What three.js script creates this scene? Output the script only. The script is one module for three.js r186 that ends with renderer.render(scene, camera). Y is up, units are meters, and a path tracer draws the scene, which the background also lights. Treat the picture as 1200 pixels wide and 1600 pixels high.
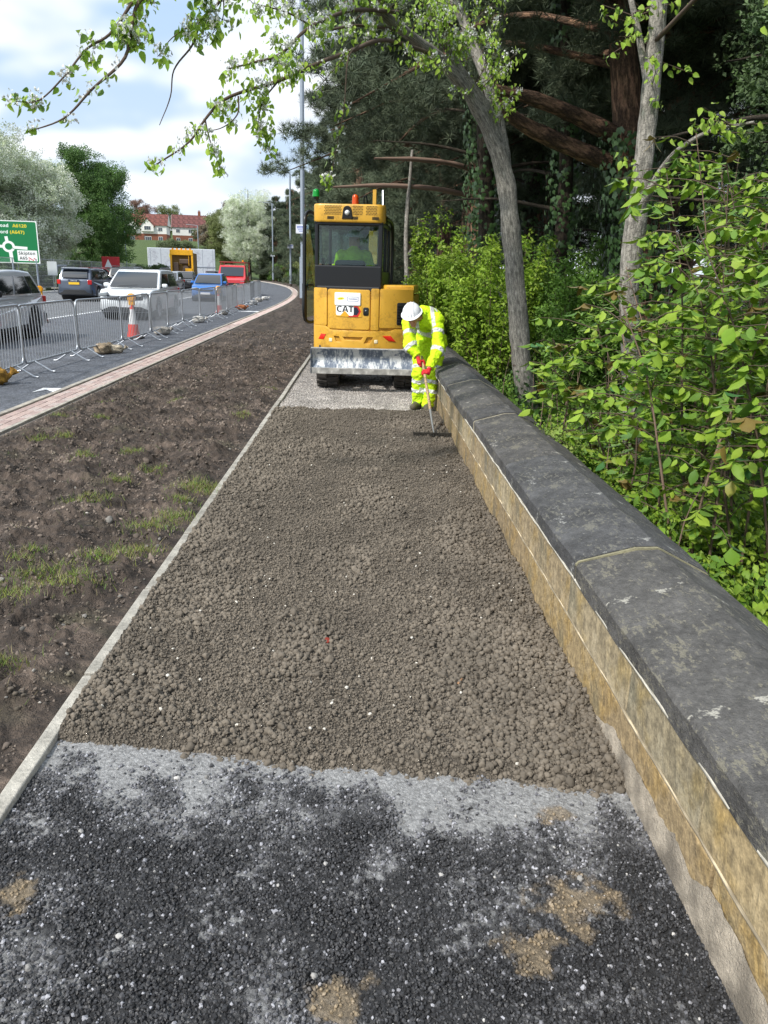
import * as THREE from 'three';
import { mergeGeometries, mergeVertices, toCreasedNormals } from 'three/addons/utils/BufferGeometryUtils.js';
import { RoundedBoxGeometry } from 'three/addons/geometries/RoundedBoxGeometry.js';
import { MarchingCubes } from 'three/addons/objects/MarchingCubes.js';
import { createNoise2D, createNoise3D } from 'simplex-noise';

// ---------------------------------------------------------------- camera, sky, sun, exposure
const scene = new THREE.Scene();
const camera = new THREE.PerspectiveCamera(67.38, 0.75, 0.05, 1200);
camera.rotation.order = 'YXZ';
camera.position.set(0, 1.65, 0);
camera.rotation.set(-0.2999, -0.03054, 0.02793);
const renderer = new THREE.WebGLRenderer({ antialias: true });
renderer.toneMapping = THREE.LinearToneMapping;
renderer.toneMappingExposure = 1.45;
renderer.shadowMap.enabled = true;
const RNG = (s) => () => { s = (s + 0x6d2b79f5) | 0; let t = Math.imul(s ^ (s >>> 15), 1 | s); t = (t + Math.imul(t ^ (t >>> 7), 61 | t)) ^ t; return ((t ^ (t >>> 14)) >>> 0) / 4294967296; };
const n2 = createNoise2D(RNG(11)), n3 = createNoise3D(RNG(12));
const clamp = THREE.MathUtils.clamp, lerp = THREE.MathUtils.lerp, sstep = THREE.MathUtils.smoothstep, PI = Math.PI;
const fbm2 = (x, y, o = 4, g = 0.5) => { let s = 0, a = 1, t = 0; for (let i = 0; i < o; i++) { s += a * n2(x, y); t += a; x = x * 2.03 + 13.7; y = y * 2.03 - 7.1; a *= g; } return s / t; };
const fbm3 = (x, y, z, o = 4, g = 0.5) => { let s = 0, a = 1, t = 0; for (let i = 0; i < o; i++) { s += a * n3(x, y, z); t += a; x = x * 2.03 + 3.7; y = y * 2.03 - 7.1; z = z * 2.03 + 5.3; a *= g; } return s / t; };

const SUN = new THREE.Vector3(-0.52, 0.72, 0.47).normalize();
{ // bright spring sky: thin broken cloud with blue gaps
  const W = 1024, H = 512, d = new Float32Array(W * H * 4);
  for (let j = 0; j < H; j++) for (let i = 0; i < W; i++) {
    const up = ((j + 0.5) / H - 0.5) * PI, az = ((i + 0.5) / W - 0.5) * 2 * PI;
    const y = Math.sin(up), x = Math.cos(az) * Math.cos(up), z = Math.sin(az) * Math.cos(up), e = Math.max(y, 0);
    const k = 1 / (e + 0.22), u = x * k * 1.5, v = z * k * 1.5;
    const c = fbm2(u * 0.9 + 3.1, v * 1.5 + 1.7, 5, 0.52) + 0.25 * fbm2(u * 0.35 - 4, v * 0.5, 2);
    const m = clamp(sstep(c, -0.42, 0.22) * 0.93 + 0.05, 0, 1);
    const hz = Math.pow(1 - e, 5);
    const blue = [lerp(0.3, 0.6, hz), lerp(0.46, 0.68, hz), lerp(0.68, 0.76, hz)];
    const thick = 0.5 + 0.5 * fbm2(u * 1.6 + 9, v * 2.2 - 5, 4), cl = [lerp(0.9, 0.6, thick), lerp(0.92, 0.65, thick), lerp(0.95, 0.72, thick)];
    const dot = x * SUN.x + y * SUN.y + z * SUN.z, glow = 0.9 * Math.pow(Math.max(dot, 0), 14);
    const o = (j * W + i) * 4;
    for (let q = 0; q < 3; q++) { let s = lerp(blue[q], cl[q], m) + glow; if (y < 0) s = lerp(s, 0.25, clamp(-y * 5, 0, 1)); d[o + q] = s; }
    d[o + 3] = 1;
  }
  const t = new THREE.DataTexture(d, W, H, THREE.RGBAFormat, THREE.FloatType);
  t.mapping = THREE.EquirectangularReflectionMapping; t.magFilter = THREE.LinearFilter; t.minFilter = THREE.LinearFilter; t.wrapS = THREE.RepeatWrapping; t.needsUpdate = true;
  scene.background = t; scene.environment = t;
}
const sun = new THREE.DirectionalLight(new THREE.Color(1, 0.95, 0.87), 3.0);
sun.name = 'sun'; sun.position.copy(SUN).multiplyScalar(80); sun.castShadow = true; sun.shadow.radius = 7;
Object.assign(sun.shadow.camera, { left: -60, right: 40, top: 60, bottom: -60, near: 1, far: 220 }); sun.shadow.mapSize.set(4096, 4096);
scene.add(sun, sun.target);

// ---------------------------------------------------------------- helpers
const V = (x, y, z) => new THREE.Vector3(x, y, z);
const taken = new Map();
const numbered = (n) => { const k = taken.get(n) ?? 0; taken.set(n, k + 1); return k ? n + '_' + String(k).padStart(3, '0') : n; };
function put(name, geo, mat, parent = scene) { const m = new THREE.Mesh(geo, mat); m.name = parent === scene ? numbered(name) : name; m.castShadow = m.receiveShadow = true; parent.add(m); return m; }
function tag(o, label, category, group, kind) { o.userData.label = label; if (category) o.userData.category = category; if (group) o.userData.group = group; if (kind) o.userData.kind = kind; return o; }
function thing(name, label, category, p = [0, 0, 0], turn = 0, group) { const g = new THREE.Group(); g.name = numbered(name); g.position.set(...p); g.rotation.y = turn; scene.add(g); return tag(g, label, category, group); }
function struct(name, geo, mat, label) { const m = put(name, geo, mat); m.userData.kind = 'structure'; if (label) m.userData.label = label; return m; }
function stuff(o) { o.userData.kind = 'stuff'; return o; }
function copyOf(o, label) { const c = o.clone(); c.name = numbered(o.name.replace(/_\d\d\d$/, '')); c.userData = { ...o.userData }; if (label) c.userData.label = label; scene.add(c); return c; }
function inst(name, geo, mat, mats, cols, parent = scene) {
  const m = new THREE.InstancedMesh(geo, mat, mats.length); m.name = parent === scene ? numbered(name) : name;
  for (let i = 0; i < mats.length; i++) { m.setMatrixAt(i, mats[i]); if (cols) m.setColorAt(i, cols[i]); }
  m.castShadow = m.receiveShadow = true; m.userData.kind = 'stuff'; parent.add(m); return m;
}
const Q = new THREE.Quaternion(), E3 = new THREE.Euler();
const mat4 = (x, y, z, rx, ry, rz, sx, sy = sx, sz = sx) => new THREE.Matrix4().compose(V(x, y, z), new THREE.Quaternion().setFromEuler(E3.set(rx, ry, rz)), V(sx, sy, sz));
function mg(list) {
  list = list.flat().map((g) => { g = g.index ? g.toNonIndexed() : g; for (const k of Object.keys(g.attributes)) if (!['position', 'normal', 'uv', 'color'].includes(k)) g.deleteAttribute(k); if (!g.attributes.uv) g.setAttribute('uv', new THREE.BufferAttribute(new Float32Array(g.attributes.position.count * 2), 2)); return g; });
  if (list.some((g) => g.attributes.color)) for (const g of list) if (!g.attributes.color) g.setAttribute('color', new THREE.BufferAttribute(new Float32Array(g.attributes.position.count * 3).fill(1), 3));
  return mergeGeometries(list);
}
const xf = (g, x = 0, y = 0, z = 0, rx = 0, ry = 0, rz = 0) => g.applyMatrix4(mat4(x, y, z, rx, ry, rz, 1));
const box = (w, h, d, x = 0, y = 0, z = 0, r = 0.01, rx = 0, ry = 0, rz = 0) => xf(r ? new RoundedBoxGeometry(w, h, d, 2, Math.min(r, w / 2.01, h / 2.01, d / 2.01)) : new THREE.BoxGeometry(w, h, d), x, y, z, rx, ry, rz);
const cyl = (r1, r2, h, x = 0, y = 0, z = 0, rx = 0, ry = 0, rz = 0, s = 16) => xf(new THREE.CylinderGeometry(r1, r2, h, s), x, y, z, rx, ry, rz);
const rod = (a, b, r, r2 = r, s = 8) => { const d = b.clone().sub(a), g = new THREE.CylinderGeometry(r2, r, d.length(), s); g.applyQuaternion(new THREE.Quaternion().setFromUnitVectors(V(0, 1, 0), d.normalize())); const m = a.clone().add(b).multiplyScalar(0.5); return g.translate(m.x, m.y, m.z); };
const pipe = (pts, r, seg = 24, s = 8, closed = false) => new THREE.TubeGeometry(new THREE.CatmullRomCurve3(pts, closed, 'catmullrom', 0.5), seg, r, s, closed);
// tapered branch through points with radii, slightly irregular
function limb(pts, radii, rs = 8, sub = 5, rough = 0.06, seed = 0) {
  const c = new THREE.CatmullRomCurve3(pts, false, 'centripetal'), n = (pts.length - 1) * sub, P = [], U = [], I = [];
  let up = V(0.3, 0.1, 1), L = 0, last = null;
  for (let i = 0; i <= n; i++) {
    const t = i / n, p = c.getPoint(t), tg = c.getTangent(t), f = t * (radii.length - 1), k = Math.min(Math.floor(f), radii.length - 2), r = lerp(radii[k], radii[k + 1], f - k);
    if (last) L += p.distanceTo(last); last = p;
    const a = V().crossVectors(tg, up).normalize(), b = V().crossVectors(a, tg).normalize(); up = b.clone();
    up = V().crossVectors(tg, a).negate();
    for (let j = 0; j <= rs; j++) {
      const th = (j % rs) / rs * 2 * PI, rr = r * (1 + rough * n3(p.x * 6 / (r * 20 + 0.6) + Math.cos(th) + seed, p.y * 3, p.z * 3 + Math.sin(th)));
      P.push(p.x + (a.x * Math.cos(th) + b.x * Math.sin(th)) * rr, p.y + (a.y * Math.cos(th) + b.y * Math.sin(th)) * rr, p.z + (a.z * Math.cos(th) + b.z * Math.sin(th)) * rr);
      U.push(j / rs * 2 * PI * radii[0], L);
    }
  }
  for (let i = 0; i < n; i++) for (let j = 0; j < rs; j++) { const q = i * (rs + 1) + j; I.push(q, q + 1, q + rs + 1, q + 1, q + rs + 2, q + rs + 1); }
  const g = new THREE.BufferGeometry(); g.setAttribute('position', new THREE.Float32BufferAttribute(P, 3)); g.setAttribute('uv', new THREE.Float32BufferAttribute(U, 2)); g.setIndex(I); g.computeVertexNormals(); return g;
}
function V0() { return new THREE.Vector3(); }
// box projection of uv in metres, in the object's own space
function boxUV(g, s = 1) {
  if (g.index) g = g.toNonIndexed(); if (!g.attributes.normal) g.computeVertexNormals();
  const p = g.attributes.position, n = p.count, uv = new Float32Array(n * 2), a = V0(), b = V0(), c = V0();
  for (let i = 0; i < n; i += 3) {
    a.fromBufferAttribute(p, i); b.fromBufferAttribute(p, i + 1).sub(a); c.fromBufferAttribute(p, i + 2).sub(a); b.cross(c);
    const x = Math.abs(b.x), y = Math.abs(b.y), z = Math.abs(b.z);
    for (let k = i; k < i + 3; k++) { const X = p.getX(k), Y = p.getY(k), Z = p.getZ(k); if (x > y && x > z) { uv[k * 2] = Z * s; uv[k * 2 + 1] = Y * s; } else if (y > z) { uv[k * 2] = Z * s; uv[k * 2 + 1] = X * s; } else { uv[k * 2] = X * s; uv[k * 2 + 1] = Y * s; } }
  }
  g.setAttribute('uv', new THREE.BufferAttribute(uv, 2)); return g;
}
// displaced sheet over x0..x1, z0..z1: f(x,z) -> height, col(x,z,h) -> [r,g,b] linear
function sheet(x0, x1, z0, z1, nx, nz, f, col, xmap) {
  const P = new Float32Array((nx + 1) * (nz + 1) * 3), U = new Float32Array((nx + 1) * (nz + 1) * 2), K = col && new Float32Array(P.length), I = new Uint32Array(nx * nz * 6);
  let o = 0;
  for (let j = 0; j <= nz; j++) for (let i = 0; i <= nx; i++, o++) {
    const z = lerp(z0, z1, j / nz), x = xmap ? xmap(i / nx, z) : lerp(x0, x1, i / nx), h = f(x, z);
    P.set([x, h, z], o * 3); U.set([x, z], o * 2); if (K) K.set(col(x, z, h), o * 3);
  }
  o = 0;
  for (let j = 0; j < nz; j++) for (let i = 0; i < nx; i++) { const q = j * (nx + 1) + i; I.set([q, q + 1, q + nx + 1, q + 1, q + nx + 2, q + nx + 1], o); o += 6; }
  const g = new THREE.BufferGeometry(); g.setAttribute('position', new THREE.BufferAttribute(P, 3)); g.setAttribute('uv', new THREE.BufferAttribute(U, 2)); if (K) g.setAttribute('color', new THREE.BufferAttribute(K, 3)); g.setIndex(new THREE.BufferAttribute(I, 1)); g.computeVertexNormals(); return g;
}
function tint(g, fn) { const p = g.attributes.position, c = new Float32Array(p.count * 3); for (let i = 0; i < p.count; i++) c.set(fn(p.getX(i), p.getY(i), p.getZ(i)), i * 3); g.setAttribute('color', new THREE.BufferAttribute(c, 3)); return g; }
function deform(g, fn) { const p = g.attributes.position, v = V0(); for (let i = 0; i < p.count; i++) { v.fromBufferAttribute(p, i); fn(v); p.setXYZ(i, v.x, v.y, v.z); } g.computeVertexNormals(); return g; }
const S = (r, g, b) => new THREE.Color().setRGB(r / 255, g / 255, b / 255, THREE.SRGBColorSpace);
const M = (color, roughness = 0.8, o = {}) => new THREE.MeshStandardMaterial({ color, roughness, metalness: 0, ...o });
const MP = (color, roughness, o = {}) => new THREE.MeshPhysicalMaterial({ color, roughness, metalness: 0, ...o });

// ---------------------------------------------------------------- computed textures (tileable)
function lattice(n, r) { const a = new Float32Array(n * n); for (let i = 0; i < a.length; i++) a[i] = r(); return a; }
function tileNoise(size, cells, seed) {
  const r = RNG(seed), L = lattice(cells, r), out = new Float32Array(size * size);
  for (let y = 0; y < size; y++) for (let x = 0; x < size; x++) {
    const u = x / size * cells, v = y / size * cells, i = Math.floor(u), j = Math.floor(v); let fu = u - i, fv = v - j; fu = fu * fu * (3 - 2 * fu); fv = fv * fv * (3 - 2 * fv);
    const a = L[(j % cells) * cells + i % cells], b = L[(j % cells) * cells + (i + 1) % cells], c = L[((j + 1) % cells) * cells + i % cells], d = L[((j + 1) % cells) * cells + (i + 1) % cells];
    out[y * size + x] = lerp(lerp(a, b, fu), lerp(c, d, fu), fv);
  }
  return out;
}
function tileFbm(size, c0, oct, seed, gain = 0.55) { const o = new Float32Array(size * size); let a = 1, t = 0; for (let k = 0; k < oct; k++) { const n = tileNoise(size, Math.min(c0 << k, size), seed + k * 17); for (let i = 0; i < o.length; i++) o[i] += a * n[i]; t += a; a *= gain; } for (let i = 0; i < o.length; i++) o[i] /= t; return o; }
function texture(size, fn, srgb = true, rep = 1) {
  const d = new Uint8Array(size * size * 4);
  for (let y = 0; y < size; y++) for (let x = 0; x < size; x++) { const c = fn(y * size + x, x, y), o = (y * size + x) * 4; for (let k = 0; k < 3; k++) d[o + k] = clamp(Math.round((Array.isArray(c) ? c[k] : c) * 255), 0, 255); d[o + 3] = 255; }
  const t = new THREE.DataTexture(d, size, size); t.wrapS = t.wrapT = THREE.RepeatWrapping; t.magFilter = THREE.LinearFilter; t.minFilter = THREE.LinearMipmapLinearFilter; if (srgb) t.colorSpace = THREE.SRGBColorSpace; t.repeat.set(rep, rep); t.needsUpdate = true; return t;
}
const again = (t, rx, ry = rx) => { const c = t.clone(); c.repeat.set(rx, ry); c.needsUpdate = true; return c; };
const F1 = tileFbm(512, 4, 6, 101), F2 = tileFbm(512, 32, 4, 202, 0.8), F3 = tileFbm(512, 8, 5, 303, 0.7), W1 = tileNoise(512, 256, 404);
const T = {};
T.grain = texture(512, (i) => 0.72 + 0.28 * clamp(0.5 + (F2[i] - 0.5) * 2.2 + (W1[i] - 0.5) * 0.5, 0, 1));           // fine mineral speckle
T.grainB = texture(512, (i) => clamp(0.5 + (F2[i] - 0.5) * 2 + (W1[i] - 0.5) * 0.6, 0, 1), false);
T.blotch = texture(512, (i) => 0.66 + 0.34 * clamp(0.5 + (F1[i] - 0.5) * 3, 0, 1));
T.asphalt = texture(512, (i) => { const s = W1[i] * 0.6 + F2[i] * 0.4, b = 0.8 + 0.4 * (F1[i] - 0.5); return clamp((0.55 + (s - 0.5) * 1.1) * b + (W1[i] > 0.93 ? 0.25 : 0), 0, 1); });
T.soil = texture(512, (i) => { const a = clamp(0.5 + (F3[i] - 0.5) * 2.4, 0, 1), w = W1[i] > 0.975 ? 0.25 : 0, v = 0.5 + 0.5 * a * (0.7 + 0.6 * (W1[i] - 0.5)) + w; return [v, v * 0.97, v * 0.95]; });
T.soilB = texture(512, (i) => clamp(0.5 + (F3[i] - 0.5) * 1.8 + (F2[i] - 0.5) * 0.9, 0, 1), false);
T.bark = texture(512, (i, x, y) => { const a = F3[((y * 1) % 512) * 512 + (x * 3) % 512], l = Math.max(0, F2[((y * 5) % 512) * 512 + x] - 0.56) * 2.2, v = 0.78 + (a - 0.5) * 0.9 - l * 0.9 + (W1[i] - 0.5) * 0.14; return [v, v * 0.98, v * 0.94]; });
T.barkB = texture(512, (i, x, y) => clamp(0.5 + (F3[((y * 1) % 512) * 512 + (x * 3) % 512] - 0.5) * 1.6 - Math.max(0, F2[((y * 5) % 512) * 512 + x] - 0.56) * 2.4, 0, 1), false);
const FP = tileFbm(512, 6, 4, 909, 0.6);
T.pine = texture(512, (i, x, y) => { const a = FP[(y % 512) * 512 + (x * 2) % 512], c = clamp((a - 0.36) * 3.2, 0, 1), v = 0.5 + 0.4 * c + (F2[i] - 0.5) * 0.45 + (F3[i] - 0.5) * 0.4; return [v, v * (0.86 + 0.08 * F1[i]), v * 0.8]; });
T.pineB = texture(512, (i, x, y) => clamp((FP[(y % 512) * 512 + (x * 2) % 512] - 0.35) * 3 + (F2[i] - 0.5) * 0.4, 0, 1), false);
// tooled sandstone: slanting chisel strokes, buff and ochre patches, pale crust, dark specks
T.sand = texture(512, (i, x, y) => {
  const st = F3[((y * 1 + 3 * x) & 511) * 512 + ((x >> 1) & 511)], q = F1[i], k = F1[((y + 200) & 511) * 512 + ((x + 77) & 511)], w = W1[i];
  const v = 0.74 + (st - 0.5) * 0.16 + (F2[i] - 0.5) * 0.55, oc = clamp((q - 0.48) * 5, 0, 1), gy = clamp((k - 0.52) * 6, 0, 1), cr = clamp((F3[i] - 0.6) * 9, 0, 1) * (w > 0.3 ? 1 : 0.3);
  let c = [v * 0.95, v * 0.9, v * 0.79]; c = [lerp(c[0], v * 0.97, oc), lerp(c[1], v * 0.88, oc), lerp(c[2], v * 0.66, oc)];
  c = c.map((z, n) => lerp(z, v * [0.74, 0.73, 0.66][n], gy * 0.75)); c = c.map((z, n) => lerp(z, [0.9, 0.87, 0.8][n], cr * 0.45)); return c;
});
T.sandB = texture(512, (i, x, y) => clamp(0.5 + (F3[((y * 1 + 3 * x) & 511) * 512 + ((x >> 1) & 511)] - 0.5) * 0.9 + (F2[i] - 0.5) * 1.2 + (F1[i] - 0.5), 0, 1), false);
// dark weathered coping: slate grey with pale lichen flecks gathered in drifts
T.cope = texture(512, (i, x, y) => {
  const v = 0.36 + (F1[i] - 0.5) * 0.22 + (F2[i] - 0.5) * 0.2, patch = clamp((F1[((y + 91) & 511) * 512 + ((x + 301) & 511)] - 0.47) * 7, 0, 1);
  const fl = F3[((y * 2) & 511) * 512 + ((x) & 511)], f = clamp((fl * 0.35 + F2[((y * 2) & 511) * 512 + x] * 0.65 - 0.52 - (1 - patch) * 0.08) * 18, 0, 1) * 0.7, big = clamp((F3[((y + 33) & 511) * 512 + ((x + 150) & 511)] - 0.72) * 22, 0, 1) * (F2[i] > 0.47 ? 1 : 0.2);
  let c = [v * 1.0, v, v * 1.02]; c = c.map((z, n) => lerp(z, [0.56, 0.55, 0.5][n], f)); return c.map((z, n) => lerp(z, [0.78, 0.78, 0.76][n], big * 0.8));
});
T.conc = texture(512, (i) => { const v = 0.8 + (F1[i] - 0.5) * 0.3 + (F2[i] - 0.5) * 0.3 - (W1[i] < 0.04 ? 0.2 : 0); return [v, v * 0.99, v * 0.96]; });
T.scrape = texture(512, (i, x, y) => { const s = F2[((y >> 2) & 511) * 512 + x], t = F1[((y >> 1) & 511) * 512 + ((x * 2) & 511)], p = F3[i]; const k = clamp((s * 0.5 + t * 0.5 - 0.44) * 7, 0, 1) * clamp((p - 0.3) * 6, 0, 1); return [lerp(0.38, 0.78, k), lerp(0.42, 0.79, k), lerp(0.48, 0.79, k)]; });
T.dirt = texture(512, (i) => { const k = clamp((F1[i] * 0.6 + F2[i] * 0.4 - 0.5) * 6, 0, 1), s = W1[i] > 0.965 ? 0.12 : 0; return [1 - k * 0.16 - s, 1 - k * 0.17 - s, 1 - k * 0.15 - s]; });
const bump = (t, s, rx, ry = rx) => ({ bumpMap: again(t, rx, ry), bumpScale: s });
const withMap = (t, rx, ry = rx) => ({ map: again(t, rx, ry) });

// shared materials
const K = {
  conc: M(S(196, 194, 188), 0.9, { ...withMap(T.conc, 2), ...bump(T.grainB, 0.0015, 3) }),
  galv: M(S(186, 191, 196), 0.42, { metalness: 0.75, ...withMap(T.dirt, 2) }),
  post: M(S(150, 160, 172), 0.5, { metalness: 0.25, ...withMap(T.dirt, 1) }),
  black: M(S(24, 25, 28), 0.45), rubber: M(S(104, 100, 95), 0.95, { ...withMap(T.blotch, 3) }), matt: M(S(30, 31, 33), 0.8), chrome: M(S(205, 208, 212), 0.18, { metalness: 1 }),
  steel: M(S(120, 122, 126), 0.4, { metalness: 0.8 }), glass: MP(0xffffff, 0.02, { transmission: 1, ior: 1.45, color: S(205, 222, 222) }), dark: M(S(12, 13, 15), 0.1, {}),
  white: M(S(235, 236, 238), 0.5), red: M(S(196, 28, 24), 0.35), amber: M(S(240, 150, 20), 0.3), barkY: M(S(178, 176, 172), 0.9, { ...withMap(T.bark, 2.2), ...bump(T.barkB, 0.006, 2.2) }),
  barkP: M(S(158, 138, 124), 0.95, { ...withMap(T.pine, 2.2, 1.3), ...bump(T.pineB, 0.02, 2.2, 1.3) }), barkD: M(S(84, 76, 66), 0.95, { ...withMap(T.bark, 2), ...bump(T.barkB, 0.008, 2) }), twig: M(S(88, 74, 62), 0.9), twigR: M(S(134, 112, 98), 0.9),
};
// ---------------------------------------------------------------- the ground
const edge = (z) => { const a = Math.abs(Math.min(z, 0)), b = Math.max(0, a - 35); return -3.52 - 0.0125 * a - 0.00125 * b * b; };   // verge side of the paved strip
const hill = (x, z) => { const far = sstep(-z, 95, 250), left = sstep(-x, 16, 40); return 8.2 * far * left + 1.4 * sstep(-x, 26, 48) * sstep(-z, 20, 60) + (x > 2 ? 0.1 * fbm2(x * 0.3, z * 0.3, 3) - 0.06 : 0) + 10 * sstep(-z, 260, 420) * left; };
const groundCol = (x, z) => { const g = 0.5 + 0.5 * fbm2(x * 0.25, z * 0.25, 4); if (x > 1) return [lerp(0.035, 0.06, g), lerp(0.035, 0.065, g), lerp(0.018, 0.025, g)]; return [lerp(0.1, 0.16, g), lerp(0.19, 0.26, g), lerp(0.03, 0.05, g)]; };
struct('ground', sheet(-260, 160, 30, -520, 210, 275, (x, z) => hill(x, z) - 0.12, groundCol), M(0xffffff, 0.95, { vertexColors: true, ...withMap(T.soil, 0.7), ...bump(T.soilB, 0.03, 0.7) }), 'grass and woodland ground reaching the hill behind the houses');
const roadMat = M(S(196, 203, 216), 0.85, { ...withMap(T.asphalt, 1.1), ...bump(T.grainB, 0.003, 2.3) });
const roadOldMat = M(S(230, 233, 238), 0.85, { ...withMap(T.asphalt, 0.9), ...bump(T.grainB, 0.003, 2) });
const RY = -0.035;
struct('road', sheet(0, 0, 25, -230, 12, 160, () => RY, null, (t, z) => edge(z) - 0.53 - 6.2 * t), roadMat, 'dark new asphalt lane beside the paved strip');
struct('carriageway', sheet(0, 0, 25, -230, 12, 160, () => RY - 0.006, null, (t, z) => edge(z) - 6.6 - 10.6 * t), roadOldMat, 'grey asphalt carriageway with traffic queueing');
{ // painted lane lines and the cycle symbol
  const paint = M(S(232, 234, 234), 0.7, { ...withMap(T.dirt, 1.2) }), L = [];
  const strip = (off, w, z0, z1) => sheet(0, 0, z0, z1, 1, Math.max(1, Math.round((z0 - z1) / 2)), () => RY + 0.004, null, (t, z) => edge(z) - off + w * (0.5 - t) * -1);
  L.push(strip(6.55, 0.14, 10, -140)); for (let z = 0; z > -140; z -= 6) L.push(strip(11.4, 0.1, z, z - 4)); L.push(strip(16.6, 0.12, 10, -140));
  const lm = struct('lane_markings', mg(L), paint, 'white painted lane lines on the asphalt'); lm.position.y = 0.001;
  const sh = new THREE.Shape([[-0.36, 0.05], [-0.1, 0.14], [0.02, -0.06], [-0.08, -0.3], [0.06, -0.34], [0.18, -0.02], [0.62, -0.32], [0.66, -0.22], [0.36, 0.06], [0.44, 0.26], [0.16, 0.18], [-0.12, 0.24]].map((p) => new THREE.Vector2(...p)));
  const g = new THREE.ShapeGeometry(sh); g.rotateX(-PI / 2); g.scale(0.8, 1, 2.0); g.rotateY(0.5); g.translate(-4.27, RY + 0.0065, -10.75);
  struct('cycle_symbol', g, paint, 'white painted cycle symbol beside the paved strip');
  const g2 = sheet(0, 0, -34, -34.7, 2, 1, () => RY + 0.0065, null, (t, z) => edge(z) - 0.62 - 0.9 * t - (z + 34) * 0.6); struct('road_arrow', g2, paint, 'short white dash near the barriers');
}
{ // block paved strip: pin kerb, three rows of pinkish blocks, pale kerb
  const strip = thing('paved_strip', 'pinkish block paved strip with pale kerbs between verge and new asphalt', null); strip.userData.kind = 'structure';
  put('bedding', sheet(0, 0, 2, -200, 2, 120, () => 0.004, null, (t, z) => edge(z) - 0.54 * t), M(S(120, 112, 104), 0.95), strip);
  const bm = [S(206, 182, 172), S(212, 190, 180), S(196, 172, 164), S(208, 192, 184), S(192, 168, 160)].map((c) => M(c, 0.9, { ...withMap(T.grain, 3), ...bump(T.grainB, 0.002, 4) }));
  const km = [S(208, 204, 196), S(196, 190, 182), S(214, 208, 198)].map((c) => M(c, 0.9, { ...withMap(T.conc, 2), ...bump(T.grainB, 0.0015, 3) }));
  const bg = box(0.1, 0.05, 0.2, 0, 0, 0, 0.006), kg = boxUV(box(0.08, 0.06, 0.9, 0, 0, 0, 0.008)), pg = boxUV(box(0.05, 0.06, 0.9, 0, 0, 0, 0.006)), r = RNG(5), rest = [], ry = (z) => Math.atan((edge(z - 0.3) - edge(z + 0.3)) / -0.6);
  boxUV(bg); let nB = 0;
  const place = (g, mats, name, off, z, y, limit) => { const m = mats[Math.floor(r() * mats.length)], x = edge(z) - off; if (z > limit) { const o = put(name, g, m, strip); o.position.set(x + (r() - 0.5) * 0.003, y + (r() - 0.5) * 0.004, z); o.rotation.set((r() - 0.5) * 0.012, ry(z), (r() - 0.5) * 0.02); } else { const q = g.clone(); q.rotateY(ry(z)); q.translate(x, y, z); rest.push(tint(q, () => m.color.toArray())); } };
  for (let row = 0; row < 3; row++) for (let z = -4.5 - row * 0.07; z > -58; z -= 0.207) place(bg, bm, 'paving_block', 0.115 + row * 0.106 + 0.03, z, 0, -25);
  for (let z = -4.2; z > -140; z -= 0.908) { place(kg, km, 'kerb_stone', 0.49, z, 0.0, -70); place(pg, km, 'pin_kerb', 0.06, z, 0.002, -70); }
  const rs = put('paving_blocks_beyond', mg(rest), M(0xffffff, 0.9, { vertexColors: true }), strip); rs.userData.kind = 'stuff';
  put('far_paving', sheet(0, 0, -57.8, -200, 1, 80, () => 0.018, null, (t, z) => edge(z) - 0.1 - 0.34 * t), M(S(204, 182, 172), 0.9, { ...withMap(T.grain, 2) }), strip);
}
// --- soil verge
const soilH = (x, z) => { const e = Math.min(x - edge(z), -1.17 - x), k = sstep(e, -0.02, 0.22), r1 = 1 - Math.abs(fbm2(x * 2.1 + 5, z * 1.7, 3)), c = Math.max(0, fbm2(x * 5.5, z * 5.5 + 40, 3)); return 0.006 + k * (0.02 + 0.07 * fbm2(x * 0.9, z * 0.8 + 3, 2) + 0.05 * (r1 - 0.6) + 0.055 * c + 0.018 * fbm2(x * 16, z * 16, 3)) + 0.008 * fbm2(x * 30, z * 30, 2); };
const soilCol = (x, z, h) => { const d = sstep(fbm2(x * 1.2 + 9, z * 1.6 - 3, 4), -0.25, 0.5), g = 0.82 + 0.3 * fbm2(x * 14, z * 14, 3), a = [lerp(0.145, 0.265, d) * g, lerp(0.116, 0.214, d) * g, lerp(0.093, 0.175, d) * g], gr = sstep(fbm2(x * 0.9 + 31, z * 1.3, 3), 0.25, 0.7) * 0.35; return [lerp(a[0], 0.11, gr), lerp(a[1], 0.125, gr), lerp(a[2], 0.06, gr)]; };
const soilMat = M(0xffffff, 0.97, { vertexColors: true, ...withMap(T.soil, 1.6), ...bump(T.soilB, 0.012, 3.1) });
struct('soil_verge', mg([sheet(0, 0, 0.5, -17, 130, 800, soilH, soilCol, (t, z) => lerp(edge(z) + 0.006, -1.152, t)), sheet(0, 0, -17, -200, 40, 300, (x, z) => soilH(x, z) * 1.1, soilCol, (t, z) => lerp(edge(z) + 0.006, z > -60 ? -1.152 : edge(z) + 2.35, t))]), soilMat, 'rough dark bare soil verge between edging and paved strip');
const lump = (seed, amp = 0.3, det = 1) => { const g = mergeVertices(new THREE.IcosahedronGeometry(1, det).deleteAttribute('normal').deleteAttribute('uv')); deform(g, (v) => v.multiplyScalar(1 + amp * n3(v.x * 1.3 + seed * 7, v.y * 1.3, v.z * 1.3) + amp * 0.5 * n3(v.x * 3 + seed, v.y * 3, v.z * 3))); return g; };
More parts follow.
